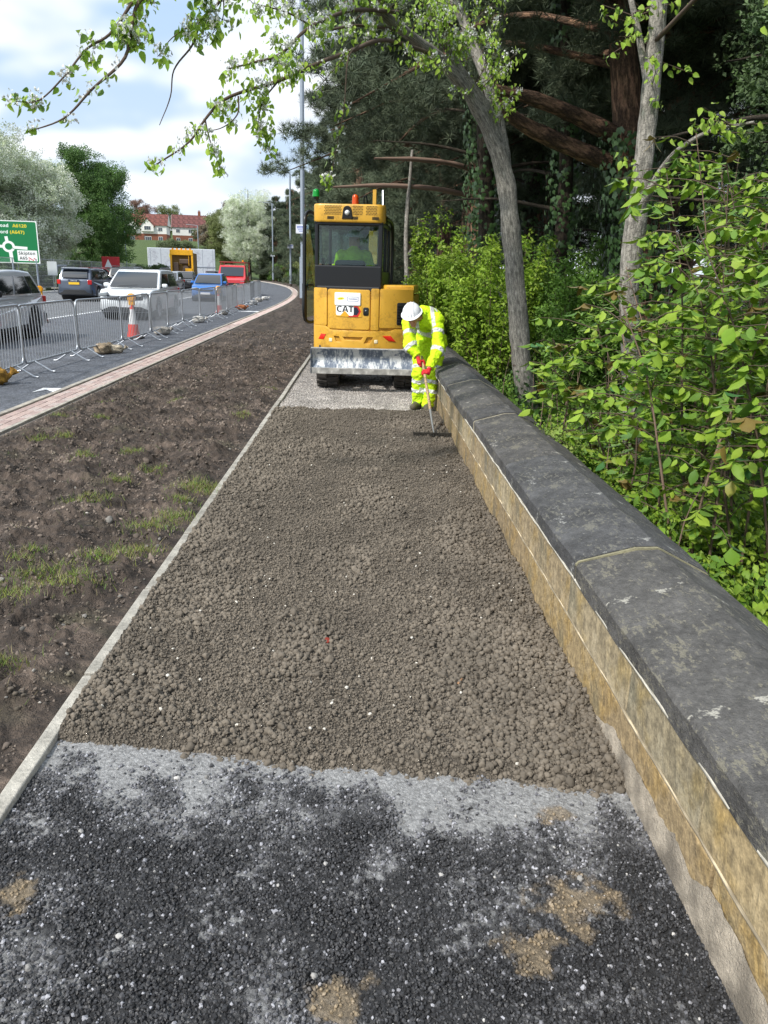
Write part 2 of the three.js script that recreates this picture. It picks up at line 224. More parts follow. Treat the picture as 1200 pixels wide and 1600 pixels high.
const chip = (seed) => { const g = new THREE.IcosahedronGeometry(1, 0), h = mergeVertices(g.deleteAttribute('normal').deleteAttribute('uv')); deform(h, (v) => v.multiplyScalar(0.75 + 0.5 * (n3(v.x * 2 + seed * 9, v.y * 2, v.z * 2) + 0.5))); const q = h.toNonIndexed(); q.computeVertexNormals(); return q; };
const LUMPS = [1, 2, 3, 4].map((s) => lump(s, 0.32, 1)), BIG = [5, 6, 7].map((s) => lump(s, 0.3, 2)), CHIPS = [1, 2, 3, 4].map(chip);
function scatter(name, geos, mat, list, label, parent) { // list of [matrix, colour]
  geos.forEach((g, k) => { const mine = list.filter((_, i) => i % geos.length === k); const o = inst(name, g, mat, mine.map((a) => a[0]), mine.map((a) => a[1]), parent); if (label) o.userData.label = label; });
}
{ // clods and stones in the soil
  const r = RNG(21), L = [], cm = M(0xffffff, 0.97, { ...bump(T.grainB, 0.004, 3) });
  for (let i = 0; i < 32000; i++) { const z = -0.7 * Math.exp(r() * 3.44), x = lerp(edge(z) + 0.05, -1.19, r()); const cl = fbm2(x * 3, z * 3 + 20, 2); if (cl < -0.15 + r() * 0.4 - 0.2) continue; const s = (0.003 + 0.006 * Math.pow(r(), 3) + (r() < 0.012 ? 0.01 * r() : 0)) * (1 + 0.09 * -z), c = soilCol(x, z, 0), k = 0.75 + 0.5 * r(); L.push([mat4(x, soilH(x, z) + s * 0.25, z, r() * 6, r() * 6, r() * 6, s * (0.8 + 0.7 * r()), s * 0.65, s), new THREE.Color(c[0] * k, c[1] * k, c[2] * k)]); }
  scatter('soil_clods', LUMPS, cm, L, 'crumbs and clods of soil on the verge');
  const st = [], pale = M(0xffffff, 0.85);
  for (let i = 0; i < 130; i++) { const z = -1.6 * Math.exp(r() * 2.3), x = r() < 0.55 ? lerp(-1.19, -1.75, r() * r()) : lerp(edge(z) + 0.1, -1.2, r()), s = 0.004 + 0.011 * r() * r() + (r() < 0.02 ? 0.014 : 0), v = r() < 0.1 ? 0.45 : lerp(0.12, 0.26, r()); st.push([mat4(x, soilH(x, z) + s * 0.4, z, r() * 6, r() * 6, r() * 6, s, s * 0.7, s * 1.2), new THREE.Color(v, v * 0.94, v * 0.84)]); }
  scatter('verge_stones', BIG, pale, st, 'small stones lying on the soil verge');
}
const BLADE = (() => { const P = [], I = [], n = 4; for (let i = 0; i <= n; i++) { const t = i / n, w = 0.5 * (1 - t * t), b = t * t * 0.55; P.push(-w, t, b, w, t, b); } for (let i = 0; i < n; i++) { const q = i * 2; I.push(q, q + 1, q + 2, q + 1, q + 3, q + 2); } const g = new THREE.BufferGeometry(); g.setAttribute('position', new THREE.Float32BufferAttribute(P, 3)); g.setIndex(I); g.computeVertexNormals(); return g; })();
{ // grass tufts left in the soil
  const r = RNG(31), m = [], c = [], grassMat = MP(0xffffff, 0.8, { transmission: 0.3, thickness: 0 });
  const T1 = [[-1.28, -5.71], [-1.28, -5.06], [-1.39, -4.84], [-1.36, -4.39], [-1.49, -4.17], [-1.53, -3.79], [-1.75, -3.92], [-1.81, -3.66], [-1.23, -5.84], [-1.91, -5.28], [-3.13, -7.39], [-2.12, -6.93], [-1.4, -8.83], [-1.48, -2.89], [-1.31, -5.4], [-1.75, -6.3], [-1.89, -5.88], [-2.4, -6.47], [-1.38, -11.19], [-1.92, -4.2], [-2.93, -7.47], [-2.95, -8.68], [-3.2, -9.6], [-2.4, -9.8], [-3.4, -8.6]];
  T1.forEach(([x0, z0], k) => { const big = k < 10 ? 1 : 0.6, n = Math.round(420 * big); for (let i = 0; i < n; i++) { const a = r() * 6.28, d = Math.sqrt(-2 * Math.log(r() + 1e-4)) * 0.07 * big, x = x0 + Math.cos(a) * d * 1.3, z = z0 + Math.sin(a) * d; const h = 0.018 + 0.04 * r(); m.push(mat4(x, soilH(x, z) - 0.004, z, (r() - 0.5) * 1.1, r() * 6.28, (r() - 0.5) * 1.1, 0.0024 + 0.0014 * r(), h, h)); const y = r(); c.push(y < 0.72 ? new THREE.Color(lerp(0.14, 0.27, r()), lerp(0.22, 0.34, r()), 0.04) : new THREE.Color(0.32, 0.27, 0.13)); } });
  for (let i = 0; i < 2600; i++) { const z = -2.5 * Math.exp(r() * 1.9), x = lerp(edge(z) + 0.05, -1.25, r()); if (fbm2(x * 1.7, z * 1.7 + 8, 3) < 0.12) continue; const h = 0.02 + 0.04 * r(); m.push(mat4(x, soilH(x, z) - 0.003, z, (r() - 0.5) * 1.8, r() * 6.28, (r() - 0.5) * 1.8, 0.003, h, h)); c.push(r() < 0.5 ? new THREE.Color(0.13, 0.2, 0.04) : new THREE.Color(0.26, 0.22, 0.12)); }
  tag(inst('grass', BLADE, grassMat, m, c), 'sparse tufts of green and straw grass left in the soil verge');
}
{ // concrete edging, laid end to end
  const e = thing('path_edging', 'pale concrete edging stones along the left side of the path', null); e.userData.kind = 'structure';
  const r = RNG(41), ms = [S(212, 209, 202), S(200, 197, 190), S(222, 219, 212)].map((c) => M(c, 0.9, { ...withMap(T.conc, 2.6), ...bump(T.grainB, 0.002, 4) }));
  const gs = [1, 2, 3].map((k) => { const g = new RoundedBoxGeometry(0.055, 0.15, 0.905, 3, 0.007); return boxUV(deform(mergeVertices(g), (v) => { v.x += 0.0015 * n3(v.x * 9 + k, v.y * 9, v.z * 5); v.y += 0.0015 * n3(v.x * 9, v.y * 9 + k, v.z * 6); })); });
  for (let i = 0, z = -0.6; z > -36; z -= 0.915, i++) { const o = put('edging_stone', gs[i % 3], ms[Math.floor(r() * 3)], e); o.position.set(-1.118 + (r() - 0.5) * 0.008, -0.05 + (r() - 0.5) * 0.006, z); o.rotation.y = (r() - 0.5) * 0.006; o.rotation.x = (r() - 0.5) * 0.006; }
}
// --- old asphalt in the foreground, dusted with cement
const mixFront = (x) => lerp(-2.4, -2.16, (x + 1.09) / 2.02) + 0.03 * n2(x * 2.2, 3) + 0.014 * n2(x * 9, 7);
const dustAt = (x, z) => {
  const d = z - mixFront(x), f = fbm2(x * 3.1, z * 3.1, 4), fine = fbm2(x * 24, z * 24, 3);
  let k = sstep(0.16 * sstep(fbm2(x * 5 + 3, z * 1.5, 2), 0.1, 0.7) + 0.42 + 0.34 * f + 0.1 * fine + 0.14 * n2(x * 1.3 + 4, 2) - d, 0, 0.46) * (1.0 + 0.2 * fine) * (0.85 + 0.15 * n2(x * 40, z * 40));
  k = Math.max(k, sstep(f + 0.55 * fine, 0.3, 0.85) * 0.8, sstep(fbm2(x * 1.4 + 7, z * 1.4 - 2, 3) + 0.5 * fine, 0.15, 0.8) * 0.55); return clamp(k, 0, 1);
};
const SANDY = [[0.62, -1.7, 0.095], [0.47, -1.55, 0.07], [0.64, -2.07, 0.05], [-0.95, -1.72, 0.07], [-0.02, -1.41, 0.07]];
const sandAt = (x, z) => { let k = 0; for (const [a, b, s] of SANDY) k = Math.max(k, sstep(1.25 - Math.hypot(x - a, (z - b) * 1.1) / s + 1.3 * fbm2(x * 8, z * 8, 4), 0, 0.9)); return k; };
const aspH = (x, z) => { const q = 1 - 0.7 * dustAt(x, z); return 0.004 * fbm2(x * 4, z * 4, 2) + q * (0.004 * fbm2(x * 60, z * 60, 2) + (n2(x * 95, z * 95) > 0.1 ? 0.002 : 0)); };
const aspCol = (x, z) => { const d = dustAt(x, z), s = sandAt(x, z), g = 0.9 + 0.2 * n2(x * 80, z * 80), b = lerp(0.022, 0.045, 0.5 + 0.5 * n2(x * 30, z * 30)), w = 0.6 * g; let c = [lerp(b, w, d * 0.85), lerp(b, w, d * 0.85), lerp(b * 1.06, w * 0.99, d * 0.85)]; return c.map((v, i) => lerp(v, [0.36, 0.28, 0.18][i] * g, s * 0.75)); };
struct('footpath', sheet(-1.09, 0.94, -0.2, -2.62, 380, 440, aspH, aspCol), M(0xffffff, 0.8, { vertexColors: true, ...withMap(T.grain, 4), ...bump(T.grainB, 0.003, 5) }), 'old dark coarse asphalt footpath streaked with white cement dust');
{
  const r = RNG(51), L = [], W = [];
  for (let i = 0; i < 98000; i++) { const z = -0.25 - 2.2 * r(), x = lerp(-1.085, 0.925, r()); if (z < mixFront(x) - 0.02) continue; const d = dustAt(x, z), sd = sandAt(x, z); if (d > 0.72 || r() < Math.max(d * 0.95, sd * 0.85)) continue; const s = 0.0022 + 0.0034 * r() + (r() < 0.05 ? 0.0045 * r() : 0); let b = lerp(0.014, 0.075, r() * r()) + 0.3 * d * r(); if (r() < 0.03 + 0.25 * d) b = lerp(0.12, 0.4, r()); const c = new THREE.Color(b, b, b * 1.07).lerp(new THREE.Color(0.34, 0.26, 0.16), sd * 0.75); L.push([mat4(x, 0.002 + s * 0.12, z, r() * 6, r() * 6, r() * 6, s * 1.25, s * 0.85, s), c]); }
  scatter('asphalt_stones', CHIPS, M(0xffffff, 0.55), L, 'dark bitumen coated stones of the old footpath surface');
  for (let i = 0; i < 170; i++) { const z = -1.2 - 1.15 * r(), x = lerp(-1.07, 0.9, r()), s = 0.002 + 0.003 * r() + (r() < 0.05 ? 0.005 : 0), v = lerp(0.2, 0.5, r()); if (z < mixFront(x)) continue; W.push([mat4(x, s * 0.5, z, r() * 6, r() * 6, r() * 6, s, s * 0.8, s * 1.1), new THREE.Color(v, v * 0.97, v * 0.92)]); }
  scatter('loose_pebbles', BIG, M(0xffffff, 0.8), W, 'loose pale pebbles scattered on the dark footpath');
}
// --- freshly spread semi-dry mix
const mixBack = (x) => -9.62 + 0.1 * fbm2(x * 2.4, 1.5, 3);
const coarse = (x, z) => clamp(sstep(fbm2(x * 1.1 + 2, z * 0.8 - 6, 3), -0.1, 0.6) * 0.8 + sstep(x, 0.1, 0.7) * (1 - sstep(-z, 2.6, 4.8)) * 0.9 + sstep(-x, 0.55, 1.0) * sstep(-z, 2.4, 4) * 0.35, 0, 1);
const mixH = (x, z) => { const e = Math.min(mixFront(x) - z, z - mixBack(x)), k = sstep(e, 0, 0.085); return -0.012 + k * (0.045 + 0.014 * fbm2(x * 1.6, z * 1.3, 3) + 0.016 * fbm2(x * 6, z * 5, 3) + 0.02 * sstep(x, 0.6, 0.9) * fbm2(x * 3, z * 2, 2)) + 0.013 * fbm2(x * 34, z * 34, 2) * k; };
const mixCol = (x, z) => { const g = 0.88 + 0.22 * fbm2(x * 1.2, z * 0.9 + 4, 3) + 0.14 * fbm2(x * 20, z * 20, 2); return [0.172 * g, 0.146 * g, 0.114 * g]; };
struct('lean_mix_bed', sheet(-1.092, 0.932, -2.02, -9.85, 210, 800, mixH, mixCol), M(0xffffff, 0.97, { vertexColors: true, ...withMap(T.grain, 5), ...bump(T.grainB, 0.007, 4.3) }), 'freshly spread brown grey lean mix covering the path');
{
  const r = RNG(61), L = [], B = [], cm = M(0xffffff, 0.97, { ...bump(T.grainB, 0.2, 1) });
  for (let i = 0; i < 215000; i++) {
    const z = -2.1 * Math.exp(r() * 1.55), x = lerp(-1.085, 0.925, r()), q = coarse(x, z); if (z > mixFront(x) + 0.012 * r() || z < mixBack(x)) continue;
    const far = 1 + 0.05 * (-z - 2), u = r(); let s = 0.0022 + 0.0032 * u * u; if (r() < 0.15 * q + 0.015) s = 0.005 + 0.0055 * r(); if (r() < 0.05 * q) s = 0.0085 + 0.009 * r() * r(); s *= far;
    const c = mixCol(x, z), k = 0.78 + 0.42 * r(); (s > 0.0075 ? B : L).push([mat4(x, mixH(x, z) + s * 0.45, z, r() * 6, r() * 6, r() * 6, s * (0.85 + 0.4 * r()), s * 0.85, s), new THREE.Color(c[0] * k, c[1] * k, c[2] * k)]);
  }
  scatter('mix_crumbs', LUMPS, cm, L, 'fine crumbs of the lean mix'); scatter('mix_lumps', BIG, cm, B, 'rounded lumps of the lean mix');
  const W = []; for (let i = 0; i < 130; i++) { const z = -2.2 * Math.exp(r() * 1.3), x = lerp(-1.0, 0.85, r()), s = 0.004 + 0.003 * r(); if (z > mixFront(x) || z < mixBack(x)) continue; W.push([mat4(x, mixH(x, z) + s * 0.9, z, r() * 6, r() * 6, r() * 6, s, s * 0.8, s * 1.2), new THREE.Color(0.62, 0.59, 0.52)]); }
  scatter('pale_pebbles', BIG, M(0xffffff, 0.8), W, 'pale pebbles lying on the lean mix');
  const lf = thing('dead_leaf', 'small curled rust red dead leaf lying on the lean mix', 'leaf', [-0.15, mixH(-0.15, -3.2) + 0.012, -3.2], 0.6);
  const lg = new THREE.CircleGeometry(0.016, 10); deform(lg, (v) => { v.z = 0.008 * Math.sin(v.x * 160) + v.y * v.y * 20; v.x *= 1.25; }); lg.rotateX(-PI / 2 + 0.3); put('blade', lg, M(S(120, 40, 26), 0.9), lf); put('stalk', rod(V(0.018, 0, 0), V(0.034, 0.006, 0.008), 0.001), K.twig, lf);
  const ch = put('wood_chip', boxUV(deform(box(0.035, 0.006, 0.009, 0, 0, 0, 0.002), (v) => { v.z *= 1 - v.x * 14; })), M(S(170, 134, 104), 0.9, { ...withMap(T.bark, 8) })); tag(ch, 'small tan wood chip lying on the lean mix', 'wood chip'); ch.position.set(0.42, mixH(0.42, -2.82) + 0.01, -2.82); ch.rotation.set(0.2, 0.9, 0.25);
}
{ // stone sub-base under the excavator
  const h = (x, z) => -0.006 + 0.012 * fbm2(x * 2, z * 2, 3) + 0.006 * fbm2(x * 25, z * 25, 2), col = (x, z) => { const g = 0.85 + 0.3 * fbm2(x * 1.6, z * 1.3, 4) + 0.2 * n2(x * 30, z * 30); return [0.47 * g, 0.435 * g, 0.4 * g]; };
  struct('stone_sub_base', sheet(-1.092, 0.935, -9.3, -36, 120, 700, h, col), M(0xffffff, 0.95, { vertexColors: true, ...withMap(T.grain, 3), ...bump(T.grainB, 0.008, 2.3) }), 'pale compacted stone sub-base under the excavator');
  const r = RNG(71), L = []; for (let i = 0; i < 22000; i++) { const z = -9.5 - 5.5 * r() * r(), x = lerp(-1.08, 0.92, r()), s = 0.004 + 0.007 * r() * r(), c = col(x, z), k = 0.6 + 0.8 * r(); L.push([mat4(x, h(x, z) + s * 0.2, z, r() * 6, r() * 6, r() * 6, s * 1.2, s * 0.8, s), new THREE.Color(c[0] * k, c[1] * k, c[2] * k)]); }
  scatter('sub_base_stones', CHIPS, M(0xffffff, 0.9), L, 'pale crushed stones of the sub-base');
}
// ---------------------------------------------------------------- sandstone wall with coping
{
  const wall = thing('stone_wall', 'low buff sandstone wall with dark weathered coping beside the path', 'wall');
  const r = RNG(81);
  const sm = [S(216, 208, 192), S(224, 210, 182), S(200, 195, 182), S(226, 218, 200), S(212, 200, 180), S(194, 188, 176)].map((c, i) => M(c, 0.92, { ...withMap(T.sand, 1.05 + 0.12 * i), ...bump(T.sandB, 0.0035, 1.05 + 0.12 * i) }));
  const lowM = [S(206, 190, 164), S(196, 182, 160), S(214, 198, 168)].map((c, i) => M(c, 0.94, { ...withMap(T.sand, 1.2 + 0.3 * i), ...bump(T.sandB, 0.004, 1.6) }));
  const bead = (y, x, rad, mt, amp) => { const P = [], n = 260; for (let i = 0; i <= n; i++) { const z = 0.6 - i * 0.1; P.push(V(x + 0.002 * n2(z * 3, y), y + amp * n2(z * 2.3, 4 + y), z)); } put('mortar_bead', boxUV(new THREE.TubeGeometry(new THREE.CatmullRomCurve3(P), 520, rad, 5)), mt, wall); }, beadM = M(S(226, 220, 204), 0.95, { ...withMap(T.blotch, 3) }); bead(0.46, 0.891, 0.0065, beadM, 0.003); bead(0.217, 0.931, 0.006, M(S(206, 190, 160), 0.95, { ...withMap(T.blotch, 3) }), 0.006);
  put('core', box(0.4, 0.45, 62, 1.17, 0.215, -30, 0), M(S(196, 184, 160), 0.95, { ...withMap(T.conc, 2) }), wall);
  const stoneG = (L, h, k) => { const g = new THREE.BoxGeometry(0.05, h - 0.007, L - 0.008, 1, 5, Math.max(4, Math.round(L * 14))); deform(mergeVertices(g), () => 0); const q = mergeVertices(new RoundedBoxGeometry(0.05, h - 0.007, L - 0.008, 2, 0.006)); return boxUV(deform(q, (v) => { v.x += 0.003 * n3(v.z * 5 + k * 3, v.y * 5, k); })); };
  for (const [y0, h, z00] of [[-0.06, 0.275, 0.9], [0.217, 0.245, 0.4]]) {
    let z = z00, k = 0;
    while (z > -28) { const L = 0.42 + 0.5 * r(); const o = put('stone', stoneG(L, h, k++ % 17), (y0 < 0 ? lowM : sm)[Math.floor(r() * (y0 < 0 ? lowM.length : sm.length))], wall); o.position.set(0.957 - 0.003 + (r() - 0.5) * 0.007, y0 + h / 2, z - L / 2); o.rotation.y = (r() - 0.5) * 0.006; z -= L; }
  }
  // mortar haunch and splashes at the foot of the wall
  const hg = sheet(0, 0, -0.3, -2.9, 6, 90, () => 0, null, (t, z) => t); { const p = hg.attributes.position, uv = hg.attributes.uv; for (let i = 0; i < p.count; i++) { const t = p.getX(i), z = p.getZ(i), hh = 0.13 + 0.05 * fbm2(z * 3, 2, 3); const y = hh * t * (1 - sstep(-z, 2.2, 2.9)) - 0.01; p.setXYZ(i, 0.926 - 0.016 * (1 - t * t) + 0.003 * n2(z * 20, t * 4), y, z); uv.setXY(i, z, y); } hg.computeVertexNormals(); }
  put('mortar_haunch', hg, M(S(190, 178, 160), 0.95, { ...withMap(T.blotch, 2.2), ...bump(T.grainB, 0.004, 4), side: THREE.DoubleSide }), wall);
  // coping stones: saddle-backed profile
  const prof = [[0.888, 0.462], [0.885, 0.532], [0.897, 0.545], [1.118, 0.606], [1.128, 0.609], [1.222, 0.612], [1.232, 0.608], [1.447, 0.5], [1.457, 0.486], [1.455, 0.43]];
  const cm = [S(222, 218, 210), S(208, 206, 202), S(228, 224, 214), S(214, 214, 212)].map((c, i) => M(c, 0.82, { ...withMap(T.cope, 1.15 + 0.1 * i), ...bump(T.grainB, 0.003, 2.6) }));
  const joints = [1.2, -0.35, -1.3, -2.95, -4.63, -6.12, -6.6, -8.2, -9.7, -11.0, -12.6, -14.1, -15.4, -17, -18.6, -20, -21.8, -23.4, -25, -26.6, -28.3, -30, -32, -34, -36];
  const jm = M(S(196, 190, 172), 0.95, { ...withMap(T.conc, 3) }), lm = M(S(168, 164, 136), 0.95, { ...withMap(T.conc, 3) });
  for (let i = 0; i < joints.length - 1; i++) {
    const z0 = joints[i] - 0.006, z1 = joints[i + 1] + 0.006, n = Math.max(4, Math.round((z0 - z1) / 0.08)), dy = (r() - 0.5) * 0.014, dx = (r() - 0.5) * 0.01, P = [], U = [], I = [], m = prof.length;
    for (let j = 0; j <= n; j++) { const t = j / n, z = lerp(z0, z1, t), en = Math.min(t, 1 - t) * (z0 - z1), inn = 0.006 * (1 - sstep(en, 0, 0.02)); let l = 0; prof.forEach(([x, y], q) => { if (q) l += Math.hypot(x - prof[q - 1][0], y - prof[q - 1][1]); const nn = 0.0045 * n3(x * 7 + i, y * 5, z * 3.2) + 0.002 * n3(x * 20, y * 20, z * 14); const cx = 1.17, w = 1 - inn * 1.5; P.push((x - cx) * w + cx + dx + (q < 3 ? nn : 0), y - inn + dy + (q > 1 && q < 8 ? nn : 0), z); U.push(z * 1, l + i * 0.37); }); }
    for (let j = 0; j < n; j++) for (let q = 0; q < m - 1; q++) { const a = j * m + q; I.push(a, a + m, a + 1, a + 1, a + m, a + m + 1); }
    // end faces
    const base = P.length / 3; for (const z of [z0, z1]) prof.forEach(([x, y]) => { P.push(x + dx, y - 0.006 + dy, z); U.push(x, y); });
    for (let q = 1; q < m - 1; q++) { I.push(base, base + q, base + q + 1, base + m, base + m + q + 1, base + m + q); }
    let g = new THREE.BufferGeometry(); g.setAttribute('position', new THREE.Float32BufferAttribute(P, 3)); g.setAttribute('uv', new THREE.Float32BufferAttribute(U, 2)); g.setIndex(I); g = toCreasedNormals(g, 0.13);
    put('coping_stone', g, cm[i % 4], wall);
    if (i) { const jg = new THREE.ExtrudeGeometry(new THREE.Shape(prof.map(([x, y]) => new THREE.Vector2(lerp(x, 1.17, 0.012), y - 0.004))), { depth: 0.014, bevelEnabled: false }); jg.translate(0, 0, joints[i] - 0.007); put('mortar_joint', boxUV(jg), i % 3 === 0 ? lm : jm, wall); }
  }
}
// ---------------------------------------------------------------- trees and undergrowth
const BR = {
T1:[[2.12,0.0,-9.75],[1.96,0.69,-9.7],[1.83,1.53,-9.7],[1.69,2.33,-9.7],[1.62,2.72,-9.7]],
T1a:[[1.62,2.68,-9.7],[1.41,3.17,-9.6],[1.11,3.55,-9.4],[0.75,3.81,-9.1],[0.39,3.93,-8.7],[0.06,4.0,-8.2],[-0.22,4.08,-7.6]],
T1b:[[1.64,2.65,-9.7],[1.54,3.17,-9.75],[1.39,3.72,-9.9],[1.16,4.29,-10.1],[0.89,4.85,-10.3]],
T1c:[[1.6,2.89,-9.7],[1.31,3.45,-9.5],[0.98,3.77,-9.3],[0.68,4.16,-9.2],[0.45,4.55,-9.0]],
A:[[-0.94,3.48,-5.6],[-1.35,3.14,-5.2],[-1.43,2.82,-5.1],[-1.6,2.63,-5.0],[-1.78,2.47,-5.0],[-2.0,2.39,-5.0]],
A2:[[-1.31,3.27,-5.3],[-1.41,3.17,-5.3],[-1.54,2.96,-5.2],[-1.68,2.88,-5.2],[-1.79,2.71,-5.1],[-1.97,2.57,-5.1],[-2.1,2.57,-5.1]],
C:[[-0.83,3.55,-5.8],[-0.95,3.27,-5.6],[-1.07,3.16,-5.6],[-1.12,2.99,-5.5],[-1.24,2.85,-5.5],[-1.27,2.7,-5.5],[-1.35,2.53,-5.5]],
C2:[[-1.07,3.16,-5.6],[-1.24,3.03,-5.5],[-1.34,2.92,-5.5]],
C3:[[-0.93,3.34,-5.6],[-0.94,3.17,-5.6],[-1.01,3.08,-5.6]],
D:[[0.25,4.04,-8.4],[-0.11,3.82,-7.6],[-0.3,3.6,-7.0],[-0.5,3.38,-6.6],[-0.67,3.17,-6.4],[-0.85,3.09,-6.3],[-1.02,3.02,-6.2]],
E:[[0.67,3.84,-9.0],[0.12,3.7,-8.0],[-0.18,3.45,-7.4],[-0.4,3.27,-7.0],[-0.7,3.04,-6.6],[-1.07,2.84,-6.3],[-1.19,2.69,-6.2],[-1.31,2.54,-6.2],[-1.53,2.37,-6.1]],
E2:[[-1.19,2.69,-6.2],[-1.16,2.55,-6.2],[-1.09,2.36,-6.2]],
E3:[[-0.96,2.87,-6.3],[-0.97,2.75,-6.3],[-1.1,2.65,-6.3],[-1.31,2.63,-6.3]],
E4:[[-0.7,3.04,-6.6],[-0.81,2.87,-6.5],[-0.84,2.74,-6.5],[-0.77,2.57,-6.5]],
F:[[-0.1,3.5,-7.4],[-0.18,3.36,-7.2],[-0.21,2.96,-7.1],[-0.27,2.66,-7.1],[-0.34,2.31,-7.1]],
F2:[[-0.18,3.45,-7.4],[-0.3,3.24,-7.1],[-0.43,3.07,-7.0]],
G:[[0.39,3.96,-8.7],[-0.11,3.81,-8.0],[-0.43,3.61,-7.4],[-0.66,3.61,-7.0],[-0.91,3.61,-6.8]],
G2:[[-0.4,3.27,-7.0],[-0.64,3.16,-6.8],[-0.68,3.31,-6.7]],
T2:[[2.55,-0.07,-7.05],[2.48,0.52,-7.0],[2.39,1.1,-7.0],[2.31,1.7,-7.0],[2.32,2.38,-7.0],[2.31,3.02,-7.0],[2.3,3.62,-7.0],[2.28,4.14,-7.0]],
T2a:[[2.3,2.2,-7.0],[2.36,2.37,-6.9],[2.41,2.53,-6.8],[2.45,2.65,-6.6],[2.56,2.74,-6.3],[2.75,2.76,-6.0]],
T2b:[[2.29,3.16,-7.0],[2.2,3.55,-7.1],[2.11,3.89,-7.2]],
P1:[[4.45,-0.08,-12.0],[4.11,1.83,-12.0],[3.73,3.74,-12.0],[3.42,5.31,-12.0],[3.25,6.19,-12.0]],
P1a:[[3.44,3.44,-12.0],[2.49,3.67,-11.6],[1.87,3.85,-11.2],[1.58,4.03,-11.0]],
P1b:[[3.54,3.77,-12.0],[2.82,3.96,-11.6],[2.2,4.05,-11.2],[1.54,4.09,-10.8]],
P2:[[2.75,-0.25,-19.0],[2.55,3.52,-19.0],[2.48,5.11,-19.0],[2.18,6.61,-19.0],[1.89,8.04,-19.0]],
Dead1:[[2.34,4.03,-18.0],[1.66,4.1,-17.5],[0.83,4.08,-17.0],[0.12,4.02,-16.6]],
Dead2:[[2.23,3.52,-18.0],[1.42,3.59,-17.5],[0.33,3.57,-17.0],[-0.69,3.46,-16.5]],
Birch:[[0.78,1.12,-17.0],[0.72,2.03,-17.0],[0.72,2.91,-17.0],[0.76,3.88,-17.0]],
};
const pts = (a) => a.map((p) => V(...p));
// leaf: length 1 along +y, folded on the midrib and drooping at the tip
const leafGeo = (w, n = 4, droop = 0.35, fold = 0.25) => { const P = [], I = [], U = []; for (let i = 0; i <= n; i++) { const t = i / n, ww = w * Math.pow(Math.sin(PI * Math.pow(t, 0.8)), 0.8) * 0.5 + 0.004, z = -droop * t * t; P.push(-ww, t, z + ww * fold, 0, t, z, ww, t, z + ww * fold); U.push(0, t, 0.5, t, 1, t); } for (let i = 0; i < n; i++) { const q = i * 3; I.push(q, q + 1, q + 3, q + 1, q + 4, q + 3, q + 1, q + 2, q + 4, q + 2, q + 5, q + 4); } const g = new THREE.BufferGeometry(); g.setAttribute('position', new THREE.Float32BufferAttribute(P, 3)); g.setAttribute('uv', new THREE.Float32BufferAttribute(U, 2)); g.setIndex(I); g.computeVertexNormals(); return g; };
const LEAF = leafGeo(0.55), LEAFW = leafGeo(0.7, 3), LEAFT = leafGeo(0.42, 3, 0.2), IVY = (() => { const s = new THREE.Shape([[0, 0], [0.3, -0.05], [0.5, 0.3], [0.28, 0.5], [0.16, 0.62], [0, 1], [-0.16, 0.62], [-0.28, 0.5], [-0.5, 0.3], [-0.3, -0.05]].map((p) => new THREE.Vector2(...p))); const g = new THREE.ShapeGeometry(s); deform(g, (v) => { v.z = -0.25 * Math.abs(v.x) - 0.2 * v.y * v.y; }); return g; })();
const PALM = (() => { const o = []; for (const [a, l] of [[0, 1], [0.75, 0.82], [-0.75, 0.82], [1.5, 0.5], [-1.5, 0.5]]) { const g = leafGeo(0.52, 3, 0.15, 0.12); g.scale(l, l, l); g.rotateZ(a); o.push(g); } return mg(o); })();
// clump of small leaves, for crowns seen from afar
const clump = (n, seed, w, len) => { const r = RNG(seed), o = []; for (let i = 0; i < n; i++) { const g = new THREE.BufferGeometry(); const d = w * 0.5; g.setAttribute('position', new THREE.Float32BufferAttribute([0, 0, 0, -d, len * 0.5, 0.06, 0, len, -0.05, 0, 0, 0, 0, len, -0.05, d, len * 0.5, 0.06], 3)); g.setAttribute('uv', new THREE.Float32BufferAttribute(12, 2)); g.attributes.uv = new THREE.Float32BufferAttribute(new Float32Array(12), 2); g.computeVertexNormals(); const v = V(r() - 0.5, r() - 0.5, r() - 0.5).normalize(); g.applyMatrix4(mat4(v.x * 0.55, v.y * 0.55, v.z * 0.55, r() * 6, r() * 6, r() * 6, 1)); o.push(g); } return mg(o); };
const CLUMPS = [clump(9, 1, 0.3, 0.5), clump(9, 2, 0.28, 0.45), clump(10, 3, 0.34, 0.55)];
const needles = (seed, n = 44) => { const r = RNG(seed), P = []; for (let i = 0; i < n; i++) { const d = V(r() - 0.5, (r() - 0.35) * 0.8, r() - 0.5).normalize(), s = V(r() - 0.5, r() - 0.5, r() - 0.5).cross(d).normalize().multiplyScalar(0.026), o = d.clone().multiplyScalar(0.1), e = d.clone().multiplyScalar(0.6 + 0.4 * r()); P.push(o.x - s.x, o.y - s.y, o.z - s.z, o.x + s.x, o.y + s.y, o.z + s.z, e.x, e.y, e.z); } const g = new THREE.BufferGeometry(); g.setAttribute('position', new THREE.Float32BufferAttribute(P, 3)); g.computeVertexNormals(); return g; };
const NEEDLES = [needles(1), needles(2), needles(3)];
const leafMat = MP(0xffffff, 0.55, { transmission: 0.38, thickness: 0, ior: 1.3 }), ivyMat = M(0xffffff, 0.35), needleMat = M(0xffffff, 0.75), petalMat = MP(0xffffff, 0.8, { transmission: 0.3, thickness: 0 }), crownMat = MP(0xffffff, 0.7, { transmission: 0.3, thickness: 0 });
